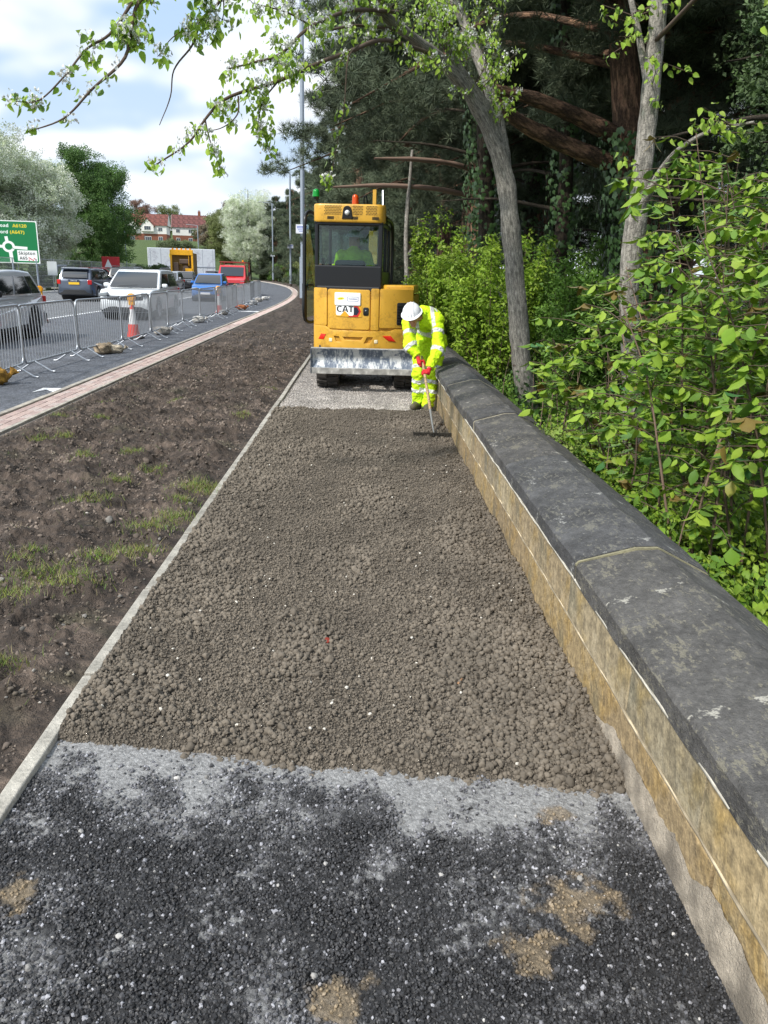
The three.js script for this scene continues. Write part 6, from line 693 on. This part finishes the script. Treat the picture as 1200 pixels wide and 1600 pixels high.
    if (o.rails) put('roof_rail', pipe([V(sx * W * 0.37, H - 0.06, wt - 0.1), V(sx * W * 0.37, H + 0.03, wt - 0.25), V(sx * W * 0.37, H + 0.035, rt + 0.3), V(sx * W * 0.365, H - 0.05, rt + 0.12)], 0.018, 20), K.steel, t); }
  put('number_plate', box(0.52, 0.11, 0.015, 0, o.plateF ?? gc + 0.24, f + 0.025, 0.004), K.white, t); put('rear_plate', box(0.52, 0.11, 0.015, 0, o.plateR ?? 0.78, -f - 0.012, 0.004), M(S(232, 186, 40), 0.5), t);
  put('bonnet_line', box(W * 0.7, 0.008, 0.012, 0, hh - 0.02, f - 0.26, 0.003), K.black, t); put('wiper', mg([rod(V(-0.45, hb + 0.05, cf(hb) + 0.08), V(0.15, hb + 0.09, cf(hb + 0.05) + 0.07), 0.008)]), K.black, t);
  return t;
}
const SUVp = { L: 4.45, W: 1.84, H: 1.62, hb: 1.0, hh: 0.95, cowl: 1.14, wt: 0.18, rt: -1.75, rb: -2.1, wb: 2.66, wr: 0.35, clear: 0.24 };
const HATp = { L: 3.7, W: 1.66, H: 1.5, hb: 0.94, hh: 0.87, cowl: 1.02, wt: 0.16, rt: -1.35, rb: -1.72, wb: 2.4, wr: 0.3, shift: 0.06 };
const RYc = RY - 0.002;
car('silver car cut by the left edge beside the nearest barriers', [-8.75, RYc, -17.85], 0, { ...SUVp, L: 4.25, W: 1.8, H: 1.57, rt: -1.5, rb: -2.02, paint: S(206, 209, 213), metal: 0.12, rim: M(S(70, 72, 76), 0.4, { metalness: 0.6 }), mirror: K.black, panes: [[0.02, 0.42], [0.46, 0.76], [0.79, 0.97]] });
{ const c = car('dark grey car with roof rails and yellow rear plate driving away by the sign', [-14.35, RYc, -41.9], PI, { ...SUVp, L: 4.3, W: 1.82, H: 1.6, hb: 1.05, rt: -1.72, rb: -2.05, paint: S(74, 84, 100), metal: 0.4, rails: true, tailW: 0.2, tailH: 0.22, plateR: 0.86 });
  const tx = canvasTex(256, 40, (g, w, h) => { g.fillStyle = '#3c4553'; g.fillRect(0, 0, w, h); g.fillStyle = '#e8ecee'; g.font = 'bold 34px sans-serif'; g.textAlign = 'center'; g.fillText('D A C I A', 128, 33); }); const q = put('badge_lettering', new THREE.PlaneGeometry(0.56, 0.085), M(0xffffff, 0.4, { map: tx }), c); q.position.set(0, 0.99, -2.165); q.rotation.y = PI; put('spoiler', box(1.3, 0.05, 0.22, 0, 1.57, -1.86, 0.02, -0.15), MP(S(74, 84, 100), 0.35, { clearcoat: 1 }), c); }
car('white car facing the camera behind the nearest traffic cone', [-7.95, RYc, -28.6], 0.02, { ...SUVp, L: 4.5, W: 1.86, H: 1.64, hb: 1.03, hh: 0.98, paint: S(226, 230, 232), metal: 0.05, grille: [0.72, 0.13, 0.62], lampY: 0.16, lampH: 0.12, rails: true });
car('small blue car facing the camera behind the second cone', [-8.75, RYc, -45.4], 0.03, { ...HATp, paint: S(38, 112, 190), metal: 0.3, grille: [0.6, 0.1, 0.5] });
car('black car roof with a red brake lamp behind the white car', [-15.1, RYc, -52], PI, { ...SUVp, H: 1.7, hb: 1.1, paint: S(28, 30, 34), metal: 0.2, rails: true });
car('silver car behind the white car, half hidden', [-14.6, RYc, -60], 0.05, { ...HATp, L: 4.2, paint: S(168, 174, 180), metal: 0.5 });
car('black car facing the camera left of the blue car', [-15.3, RYc, -68], 0.1, { ...HATp, L: 4.4, W: 1.8, paint: S(24, 26, 30), metal: 0.2 });
car('dark maroon car farther back between the black and the blue car', [-14.4, RYc, -77], PI + 0.12, { ...SUVp, paint: S(58, 42, 48), metal: 0.3 });
car('red car beyond the fence right of the dark grey car', [-21.9, 0.1, -66], PI - 0.3, { ...HATp, L: 4.1, paint: S(176, 30, 34), metal: 0.2 });
car('blue grey car beyond the fence behind the grey one', [-23.6, 0.1, -62], PI, { ...SUVp, paint: S(92, 108, 130), metal: 0.3 });
{ // red pickup with a ladder rack
  const t = thing('pickup_truck', 'red pickup truck with ladder rack facing the camera behind the blue car', 'truck', [-9.35, RYc, -57.3], 0.08), red = MP(S(196, 26, 34), 0.35, { clearcoat: 1, clearcoatRoughness: 0.08 });
  const s = profile([[-2.6, 0.5], [2.45, 0.42], [2.6, 0.6], [2.55, 1.05], [2.2, 1.2], [1.35, 2.0], [0.2, 2.05], [0.15, 1.1], [-2.6, 1.1]]); put('body', ext(s, 1.95, 0.06, (v) => { const k = clamp((v.y - 1.15) / 0.9, 0, 1); v.x *= 1 - 0.12 * k; if (v.z > 1.9) v.x *= 1 - 0.1 * Math.pow((v.z - 1.9) / 0.7, 2); }), red, t);
  const ws = box(1.55, 0.86, 0.02, 0, 1.6, 1.83, 0.01, -0.82); put('windscreen', ws, glassCar, t); for (const sx of [-1, 1]) { put('side_window', box(0.02, 0.5, 0.8, sx * 0.925, 1.55, 0.9, 0.01, 0, 0, sx * 0.12), glassCar, t); put('door_mirror', box(0.14, 0.28, 0.1, sx * 1.12, 1.45, 1.5, 0.03), K.black, t); put('headlight', box(0.32, 0.2, 0.12, sx * 0.72, 0.92, 2.5, 0.04), lampClear, t); put('drop_side', box(0.05, 0.4, 2.6, sx * 0.98, 1.2, -1.3, 0.01), red, t); for (const z of [1.6, -1.5]) { const w = put('wheel', wheelG(0.34), tyreMat, t); w.position.set(sx * 0.85, 0.34, z); const rm = put('rim', rimG(0.34), rimMat, w); if (sx < 0) rm.rotation.y = PI; } }
  put('grille', box(1.1, 0.16, 0.06, 0, 0.78, 2.57, 0.02), K.black, t); put('bumper', box(1.85, 0.22, 0.12, 0, 0.5, 2.55, 0.04), plasticMat, t); put('number_plate', box(0.52, 0.11, 0.02, 0, 0.5, 2.63, 0.004), K.white, t);
  put('ladder_rack', mg([box(1.8, 0.06, 0.06, 0, 2.22, 1.1, 0.02), box(1.8, 0.06, 0.06, 0, 2.22, -0.1, 0.02), box(1.8, 0.06, 0.06, 0, 2.22, -2.4, 0.02), ...[-1, 1].flatMap((q) => [box(0.06, 0.06, 3.6, q * 0.86, 2.22, -0.6, 0.02), box(0.05, 0.2, 0.05, q * 0.82, 2.12, 1.1, 0.01), box(0.05, 1.1, 0.05, q * 0.9, 1.7, -2.4, 0.01)])]), M(S(150, 60, 56), 0.5), t); put('beacon', mg([cyl(0.06, 0.07, 0.14, 0.7, 2.3, 1.0)]), K.amber, t); put('chassis', box(0.9, 0.2, 4.6, 0, 0.45, 0, 0.02), K.matt, t);
}
{ // white trailer with a yellow disc, yellow works lorry in front of it
  const t = thing('white_trailer', 'long white box trailer with a yellow disc on its side', 'trailer', [-22.2, 0, -98], 0.18); put('box_body', boxUV(box(7.8, 2.9, 2.5, 0, 2.5, 0, 0.06)), M(S(206, 212, 220), 0.5, { ...withMap(T.dirt, 0.4) }), t); put('yellow_disc', cyl(0.62, 0.62, 0.02, 0.2 - 1.0, 3.1, 1.26, PI / 2, 0, 0, 28), M(S(240, 226, 60), 0.5), t); for (let i = 0; i < 7; i++) put('side_rib', box(0.05, 2.8, 0.03, -3.6 + i * 1.2, 2.5, 1.262, 0.01), M(S(186, 192, 200), 0.5), t); put('side_rail', box(7.7, 0.12, 0.04, 0, 1.9, 1.27, 0.01), M(S(150, 158, 170), 0.5), t); put('chassis', box(7.2, 0.3, 1.2, 0, 0.85, 0, 0.02), K.matt, t); for (const x of [-3, -1.8, 2.8]) for (const z of [-1, 1]) { const w = put('wheel', wheelG(0.48), tyreMat, t); w.rotation.y = PI / 2; w.position.set(x, 0.48, z); }
  const y = thing('works_lorry', 'yellow road works lorry with open equipment at its rear', 'lorry', [-19.9, 0, -89], 0.1), ym = M(S(232, 170, 24), 0.5, { ...withMap(T.dirt, 1) }); put('rear_frame', boxUV(mg([box(0.2, 2.7, 0.2, -1.1, 2.0, 2.5, 0.03), box(0.2, 2.7, 0.2, 1.1, 2.0, 2.5, 0.03), box(2.4, 0.55, 0.25, 0, 3.3, 2.5, 0.04), box(2.4, 0.6, 0.25, 0, 1.0, 2.5, 0.04)])), ym, y); put('body', boxUV(box(2.2, 2.2, 4.4, 0, 2.2, 0, 0.04)), M(S(120, 92, 40), 0.7), y); put('equipment', mg([box(0.5, 1.0, 0.3, -0.6, 1.8, 2.45, 0.05), box(1.0, 0.5, 0.3, 0.25, 2.4, 2.45, 0.1), cyl(0.3, 0.3, 0.4, 0.4, 1.7, 2.45, PI / 2, 0, 0, 16), box(0.7, 0.3, 0.3, 0.4, 1.45, 2.5, 0.05)]), M(S(92, 74, 62), 0.6), y); for (let i = 0; i < 5; i++) put('roof_lamp', cyl(0.09, 0.09, 0.16, -0.9 + i * 0.45, 3.66, 2.4, 0, 0, 0, 12), K.amber, y); put('side_panel', mg([box(0.05, 1.0, 0.1, 0.75, 2.5, 2.62, 0.01), box(0.7, 0.7, 0.06, 0.7, 1.35, 2.64, 0.02)]), ym, y); for (const x of [-0.95, 0.95]) for (const z of [-1.8, 1.2]) { const w = put('wheel', wheelG(0.45), tyreMat, y); w.position.set(x, 0.45, z); } for (const x of [-0.85, 0.85]) put('tail_light', box(0.25, 0.12, 0.06, x, 0.8, 2.65, 0.02), lampRed, y);
}
// ---------------------------------------------------------------- street furniture
{ // crowd control barriers
  const names = ['first from the left edge', 'second from the left edge', 'third from the left, left of the nearest cone', 'fourth, right behind the nearest cone', 'fifth, just right of the nearest cone', 'sixth from the left edge', 'seventh, left of the second cone', 'eighth, behind the second cone', 'ninth, just right of the second cone', 'tenth from the left edge', 'eleventh from the left edge', 'twelfth from the left edge', 'thirteenth from the left edge', 'fourteenth from the left edge', 'fifteenth from the left edge', 'sixteenth from the left edge', 'seventeenth from the left edge', 'eighteenth, at the far end of the line'];
  const r = RNG(501); let proto = null, z = -10.15;
  const L = 2.3;
  for (let i = 0; i < 18; i++) {
    const z0 = z - 0.02, x0 = edge(z0) - 1.62 - 0.12 * Math.sin(i * 1.3) - (i > 10 ? (i - 10) * 0.1 : 0), z1 = z0 - 2.33, x1 = edge(z1) - 1.62 - 0.12 * Math.sin((i + 1) * 1.3) - (i > 9 ? (i - 9) * 0.1 : 0); z = z1;
    const lab = 'grey tubular steel crowd barrier, ' + names[i]; let b;
    if (!proto) {
      b = proto = thing('crowd_barrier', lab, 'barrier', [0, 0, 0], 0, 'crowd barriers along the asphalt');
      const fr = []; const a = 0.1, h0 = 0.17, h1 = 1.07, q = L / 2; const c = []; for (const [cx, cy, s] of [[q - a, h1 - a, 0], [-q + a, h1 - a, 1], [-q + a, h0 + a, 2], [q - a, h0 + a, 3]]) for (let k = 0; k <= 4; k++) { const th = s * PI / 2 + k / 4 * PI / 2; c.push(V(0, cy + Math.sin(th) * a, cx + Math.cos(th) * a)); } const cp = new THREE.CurvePath(); for (let k = 0; k < c.length; k++) cp.add(new THREE.LineCurve3(c[k], c[(k + 1) % c.length])); put('frame', mergeVertices(new THREE.TubeGeometry(cp, 120, 0.019, 8, true)), K.galv, b);
      const bg = cyl(0.0075, 0.0075, h1 - h0, 0, (h0 + h1) / 2, 0, 0, 0, 0, 6); for (let k = 1; k < 20; k++) { const o = put('bar', bg, K.galv, b); o.position.z = -q + k * L / 20; }
      for (const s of [-1, 1]) put('foot', mg([pipe([V(-0.33, 0.012, s * 0.8), V(-0.26, 0.02, s * 0.8), V(-0.08, 0.13, s * 0.8), V(0, h0, s * 0.8), V(0.08, 0.13, s * 0.8), V(0.26, 0.02, s * 0.8), V(0.33, 0.012, s * 0.8)], 0.015, 24, 7)]), K.galv, b);
      put('hook', mg([rod(V(0, 0.78, q), V(0.0, 0.78, q + 0.05), 0.008), rod(V(0, 0.4, q), V(0, 0.4, q + 0.05), 0.008)]), K.galv, b);
    } else b = copyOf(proto, lab);
    b.position.set((x0 + x1) / 2, RY + 0.004, (z0 + z1) / 2); b.rotation.set((r() - 0.5) * 0.02, Math.atan2(x1 - x0, z1 - z0) + PI, (r() - 0.5) * 0.05);
  }
}
{ // cones with warning lamps
  const base = [['orange and white traffic cone with yellow lamp in front of the white car', -5.72, -19.6, 0], ['orange and white traffic cone with yellow lamp left of the red pickup', -5.8, -31.6, 0.7], ['traffic cone with yellow lamp just behind the silver car', -9.9, -24.5, 0.3], ['small traffic cone farthest along the barriers', -6.1, -37.6, 0.4]]; let p0;
  base.forEach(([lab, x, z, ry], i) => {
    let t; if (!p0) { t = p0 = thing('traffic_cone', lab, 'cone', [0, 0, 0], 0, 'cones with lamps'); put('base', box(0.42, 0.045, 0.42, 0, 0.022, 0, 0.02), K.rubber, t); const or = M(S(226, 52, 24), 0.5), seg = (y0, y1) => { const R = (y) => lerp(0.155, 0.03, y / 0.8); return xf(new THREE.CylinderGeometry(R(y1), R(y0), y1 - y0, 24), 0, 0.045 + (y0 + y1) / 2, 0); }; put('cone_body', seg(0, 0.3), or, t); put('reflective_sleeve', seg(0.3, 0.66), M(S(226, 226, 226), 0.4), t); put('cone_top', seg(0.66, 0.8), or, t);
      const lm = put('lamp', mg([cyl(0.1, 0.1, 0.09, 0, 0.98, 0, PI / 2, 0, 0, 22), cyl(0.075, 0.085, 0.02, 0, 0.98, 0.055, PI / 2, 0, 0, 22), cyl(0.075, 0.085, 0.02, 0, 0.98, -0.055, PI / 2, 0, 0, 22)]), MP(S(244, 172, 20), 0.25, { transmission: 0.2, thickness: 0 }), t); put('battery_case', box(0.15, 0.13, 0.09, 0, 0.86, 0, 0.02), M(S(240, 170, 24), 0.5), t); } else t = copyOf(p0, lab);
    t.position.set(x, RY + 0.003, z); t.rotation.y = ry;
  });
}
{ // sandbags on the barrier feet
  const bag = (lab, x, z, ry, col, s, n = 1) => { const t = thing('sandbag', lab, 'sandbag', [x, RY, z], ry, 'sandbags on the barrier feet'), m = M(col, 0.9, { ...withMap(T.blotch, 5), ...bump(T.grainB, 0.004, 9) }); const g = new THREE.SphereGeometry(1, 28, 18); deform(mergeVertices(g), () => 0); const q = mergeVertices(new THREE.SphereGeometry(1, 28, 18).deleteAttribute('uv').deleteAttribute('normal')); deform(q, (v) => { const e = (c, k) => Math.sign(c) * Math.pow(Math.abs(c), k), f = 1 + 0.1 * n3(v.x * 2 + x * 3, v.y * 2, v.z * 2 + z) + 0.04 * n3(v.x * 7, v.y * 7 + x, v.z * 7); v.set(e(v.x, 0.65) * 0.21 * f, (e(v.y, 0.8) * 0.115 * f + 0.11) - 0.06 * Math.max(0, Math.abs(v.x) - 0.75), e(v.z, 0.7) * 0.15 * f); v.y = Math.max(v.y, 0.002); v.multiplyScalar(s); }); put('sack', boxUV(q), m, t); const nk = limb([V(0.19 * s, 0.1 * s, 0), V(0.25 * s, 0.13 * s, 0.01), V(0.3 * s, 0.19 * s, 0.02)], [0.05 * s, 0.025 * s, 0.06 * s], 12, 4, 0.3); put('tied_neck', nk, m, t); };
  bag('mustard yellow sandbag lying at the left edge', -5.42, -11.35, 0.5, S(207, 158, 66), 1.1); bag('tan sandbag hung on the third barrier foot', -5.28, -15.9, 1.4, S(198, 177, 148), 0.95); bag('pale sandbag beside the tan one', -5.1, -16.1, 0.4, S(224, 210, 186), 0.75); bag('grey white sandbag just right of the nearest cone', -5.36, -20.95, 0.8, S(207, 202, 193), 0.95); bag('small grey sandbag right of the nearest cone', -5.56, -21.3, 2, S(177, 174, 167), 0.8); bag('white sandbag between the two cones', -5.5, -26.2, 0.4, S(243, 240, 233), 0.95); bag('white sandbag at the second cone', -5.55, -31.2, 1.1, S(231, 224, 214), 0.9); bag('rust orange sandbag past the second cone', -5.55, -35.8, 0.2, S(200, 125, 82), 0.95); bag('pale sandbag near the far barriers', -5.75, -41, 0.9, S(231, 228, 224), 1.0); bag('grey sandbag among the far barriers', -6.1, -45.5, 0.2, S(188, 184, 177), 1.0); bag('white sandbag at the far end of the barriers', -6.1, -48.5, 0.6, S(252, 250, 245), 1.0);
}
{ // lamp posts along the verge
  const post = (lab, x, z, h, r0, sign) => { const t = thing('lamp_post', lab, 'lamp post', [x, 0, z], 0, 'lamp posts'); put('column', boxUV(mg([cyl(r0, r0 * 1.05, h, 0, h / 2, 0, 0, 0, 0, 18)])), K.post, t); put('base_sleeve', boxUV(cyl(r0 * 1.55, r0 * 1.6, h * 0.16, 0, h * 0.08, 0, 0, 0, 0, 20)), K.post, t); put('root', cyl(r0 * 1.6, r0 * 1.7, 0.35, 0, 0.17, 0, 0, 0, 0, 20), M(S(66, 56, 52), 0.8), t); put('outreach_arm', rod(V(0, h, 0), V(-1.6, h + 0.15, 0), r0 * 0.5), K.post, t); put('lantern', box(0.7, 0.12, 0.28, -1.9, h + 0.15, 0, 0.05), M(S(150, 154, 158), 0.5), t);
    if (sign) { const tx = canvasTex(256, 160, (g, w, hh) => { g.fillStyle = '#e6ebf6'; g.fillRect(0, 0, w, hh); g.fillStyle = '#5a70c0'; g.fillRect(20, 24, 216, 44); g.fillRect(36, 88, 184, 12); g.fillRect(56, 114, 140, 12); g.fillStyle = '#e6ebf6'; for (let k = 0; k < 8; k++) g.fillRect(34 + k * 25, 34, 12, 24); }); put('notice_back', box(0.66, 0.44, 0.02, 0, sign, r0 + 0.025, 0.004), K.white, t); const q = put('notice', new THREE.PlaneGeometry(0.64, 0.42), M(0xffffff, 0.5, { map: tx }), t); q.position.set(0, sign, r0 + 0.0375); } return t; };
  post('tall grey lamp post with a blue and white notice, nearest the excavator', -3.3, -42, 15, 0.105, 3.75); post('second lamp post with a blue and white notice, on the bend', -8.6, -92, 12, 0.1, 4.4); post('third lamp post, farther round the bend', -15.2, -132, 12, 0.1, 4.2); post('lamp post in front of the far houses', -34, -165, 10, 0.09); post('lamp post left of the white trailer', -33, -112, 9, 0.07);
}
{ // green direction sign
  const t = thing('direction_sign', 'large green direction sign with a roundabout diagram at the left edge', 'sign', [-22.25, 0, -50.5], 0.12), W2 = 4.0, H2 = 2.5;
  const tx = canvasTex(1024, 704, (g, w, h) => { g.fillStyle = '#f2f4f2'; g.fillRect(0, 0, w, h); g.fillStyle = '#0b7a45'; g.beginPath(); g.roundRect(14, 14, w - 28, h - 28, 26); g.fill(); g.font = 'bold 74px sans-serif'; g.textAlign = 'left'; g.fillStyle = '#f2f4f2'; g.fillText('Ring Road', 250, 110); g.fillStyle = '#f2d428'; g.fillText('A6120', 660, 110); g.fillStyle = '#f2f4f2'; g.fillText('Bradford', 270, 215); g.fillStyle = '#f2d428'; g.fillText('(A647)', 610, 215); g.strokeStyle = '#f2f4f2'; g.lineWidth = 40; g.beginPath(); g.arc(570, 430, 76, 0.5, 7.1 - 0.55); g.stroke(); g.lineWidth = 48; g.beginPath(); g.moveTo(555, 350); g.lineTo(545, 262); g.stroke(); g.beginPath(); g.moveTo(640, 440); g.lineTo(850, 452); g.moveTo(500, 430); g.lineTo(150, 420); g.stroke(); g.lineWidth = 54; g.beginPath(); g.moveTo(590, 505); g.lineTo(600, 690); g.stroke(); g.fillStyle = '#f2f4f2'; g.fillRect(690, 486, 300, 176); g.fillRect(40, 470, 360, 176); g.fillStyle = '#16181a'; g.font = 'bold 70px sans-serif'; g.fillText('Skipton', 706, 560); g.fillText('A65', 716, 642); g.fillText('Leeds', 150, 550); g.fillText('A65', 210, 630); g.fillStyle = '#d06a74'; for (let k = 0; k < 12; k++) { g.beginPath(); g.arc(860 + (k % 6) * 20, 610 + (k * 13 % 40), 11, 0, 7); g.fill(); } });
  put('panel', box(W2, H2, 0.05, 0, 2.95, 0, 0.02), M(S(120, 124, 128), 0.6), t); const f = put('sign_face', new THREE.PlaneGeometry(W2 - 0.02, H2 - 0.02), M(0xffffff, 0.35, { map: tx }), t); f.position.set(0, 2.95, 0.0285); for (const x of [-1.5, 0.35, 1.75]) put('sign_post', boxUV(cyl(0.06, 0.06, 2.2, x, 0.9, -0.02, 0, 0, 0, 12)), K.post, t);
}
{ // mesh fence panels beyond the carriageway
  const r = RNG(611); let proto; const n = 14;
  for (let i = 0; i < n; i++) { const z = -46 - i * 3.5, x = edge(z) - 17.4; let t; const lab = 'see-through grey mesh fence panel beyond the carriageway'; if (!proto) { t = proto = thing('fence_panel', lab, 'fence', [0, 0, 0], 0, 'mesh fence panels'); const L = []; put('frame', mg([rod(V(0, 0.1, -1.72), V(0, 2, -1.72), 0.02), rod(V(0, 0.1, 1.72), V(0, 2, 1.72), 0.02), rod(V(0, 2, -1.72), V(0, 2, 1.72), 0.02), rod(V(0, 0.15, -1.72), V(0, 0.15, 1.72), 0.02)]), K.galv, t); for (let k = 1; k < 34; k++) L.push(cyl(0.004, 0.004, 1.85, 0, 1.08, -1.72 + k * 0.1, 0, 0, 0, 4)); for (let k = 1; k < 7; k++) L.push(xf(cyl(0.004, 0.004, 3.4, 0, 0, 0, PI / 2, 0, 0, 4), 0, 0.15 + k * 0.26, 0)); put('mesh', mg(L), K.galv, t); put('foot_block', box(0.22, 0.12, 0.7, 0, 0.06, 1.7, 0.02, 0, PI / 2), K.conc, t); } else t = copyOf(proto); t.position.set(x, 0.02, z); t.rotation.y = Math.atan((edge(z - 1) - edge(z + 1)) / -2); }
  const s = thing('warning_sign', 'red road works sign with a white triangle beyond the fence', 'sign', [-22.6, 0, -72], 0.2); put('board', box(1.5, 1.0, 0.04, 0, 2.0, 0, 0.02), M(S(186, 40, 46), 0.5), s); const tg = new THREE.ShapeGeometry(profile([[-0.55, 1.6], [0.1, 1.6], [-0.22, 2.3]])); tg.translate(0, 0, 0.023); put('triangle', tg, K.white, s); put('stand', mg([box(0.06, 1.6, 0.06, -0.5, 0.8, -0.02, 0.01), box(0.06, 1.6, 0.06, 0.5, 0.8, -0.02, 0.01)]), K.galv, s);
  const n2g = thing('notice_board', 'small white notice on the fence right of the green sign', 'sign', [-20.25, 0, -52.5], 0.1); put('board', box(0.6, 0.85, 0.02, 0, 1.45, 0.05, 0.005), M(S(206, 212, 214), 0.6), n2g); put('post', rod(V(0, 0, 0), V(0, 2, 0), 0.02), K.galv, n2g);
}
{ // houses on the hill
  const house = (lab, x, z, turn, w, d, o = {}) => {
    const t = thing('house', lab, 'house', [x, hill(x, z) - 0.4, z], turn, 'houses on the hill'), hw = 5.2, rh = o.rh ?? 3.6, roofM = M(o.roof ?? S(132, 78, 68), 0.85, { ...withMap(T.blotch, 0.6) }), wm = M(S(226, 224, 220), 0.9), bm = M(S(150, 96, 76), 0.95, { ...withMap(T.grain, 1) }), win = M(S(66, 74, 84), 0.15);
    put('lower_wall', boxUV(box(w, 2.7, d, 0, 1.35, 0, 0.02)), bm, t); put('upper_wall', boxUV(box(w + 0.04, hw - 2.7, d + 0.04, 0, 2.7 + (hw - 2.7) / 2, 0, 0.02)), wm, t);
    const rs = profile([[-d / 2 - 0.4, 0], [d / 2 + 0.4, 0], [0, rh]]), rg = new THREE.ExtrudeGeometry(rs, { depth: w + 0.7, bevelEnabled: false }); rg.rotateY(PI / 2); rg.translate(-(w + 0.7) / 2, hw, 0); const roof = put('roof', boxUV(rg), roofM, t);
    const ge = profile([[-d / 2, 0], [d / 2, 0], [0, rh - 0.15]]), gg = new THREE.ExtrudeGeometry(ge, { depth: 0.1, bevelEnabled: false }); for (const s of [-1, 1]) { const q = gg.clone(); q.rotateY(PI / 2); q.translate(s * (w / 2 + 0.36) - 0.05, hw - 0.02, 0); put('gable_end', q, wm, t); }
    for (const gx of o.gables ?? []) { const fs = new THREE.ExtrudeGeometry(profile([[-1.9, 0], [1.9, 0], [1.9, 1.7], [0, 3.7], [-1.9, 1.7]]), { depth: 0.9, bevelEnabled: false }); fs.translate(gx, 3.4, d / 2 - 0.1); const f = put('front_gable', fs, wm, t); const cap2 = new THREE.ExtrudeGeometry(profile([[-2.3, 1.25], [0, 3.75], [2.3, 1.25], [2.3, 1.55], [0, 4.1], [-2.3, 1.55]]), { depth: 3.2, bevelEnabled: false }); cap2.translate(gx, 3.4, d / 2 - 2.2); put('gable_roof', boxUV(cap2), roofM, t); for (const yy of [1.0, 4.1]) { const b = put('window', box(2.0, 1.2, 0.12, gx, yy + 0.3, d / 2 + (yy > 3 ? 0.83 : 0.05), 0.02), wm, t); for (let k = 0; k < 3; k++) put('pane', box(0.54, 1.0, 0.04, gx - 0.62 + k * 0.62, yy + 0.3, d / 2 + (yy > 3 ? 0.9 : 0.12), 0), win, b); } }
    for (const wx of o.wins ?? []) for (const yy of [1.3, 4.1]) { const b = put('window', box(1.3, 1.2, 0.1, wx, yy, d / 2 + 0.04, 0.02), wm, t); for (let k = 0; k < 2; k++) put('pane', box(0.52, 1.0, 0.04, wx - 0.3 + k * 0.6, yy, d / 2 + 0.09, 0), win, b); }
    for (const cx of o.chim ?? []) put('chimney', mg([box(0.9, 1.8, 0.7, cx, hw + rh + 0.3, 0, 0.03), cyl(0.12, 0.14, 0.4, cx - 0.2, hw + rh + 1.4, 0), cyl(0.12, 0.14, 0.4, cx + 0.2, hw + rh + 1.4, 0)]), bm, roof);
    put('door', box(0.95, 2.1, 0.08, o.door ?? 0, 1.05, d / 2 + 0.03, 0.01), M(S(70, 60, 58), 0.6), t);
  };
  house('white rendered house with two front gables and a red tiled roof', -70, -262, 0.12, 13, 8.5, { gables: [-4.2, 0.8], wins: [4.6], chim: [-1.8] }); house('red roofed house behind the bare tree', -59.4, -277, 0.18, 11.5, 9, { wins: [-4, 0, 4], chim: [3], rh: 4.2, roof: S(124, 76, 72) }); house('grey roofed house with a white gable at the right end of the row', -50, -287, 0.9, 10, 8, { wins: [-2, 2], roof: S(112, 106, 108), rh: 4.2 }); house('red roofed house at the left end of the row', -88, -268, 0.1, 12, 8.5, { gables: [3.5], wins: [-3], chim: [0] });
}
scene.fog = new THREE.FogExp2(new THREE.Color(0.8, 0.86, 0.95), 0.0011);
renderer.render(scene, camera);
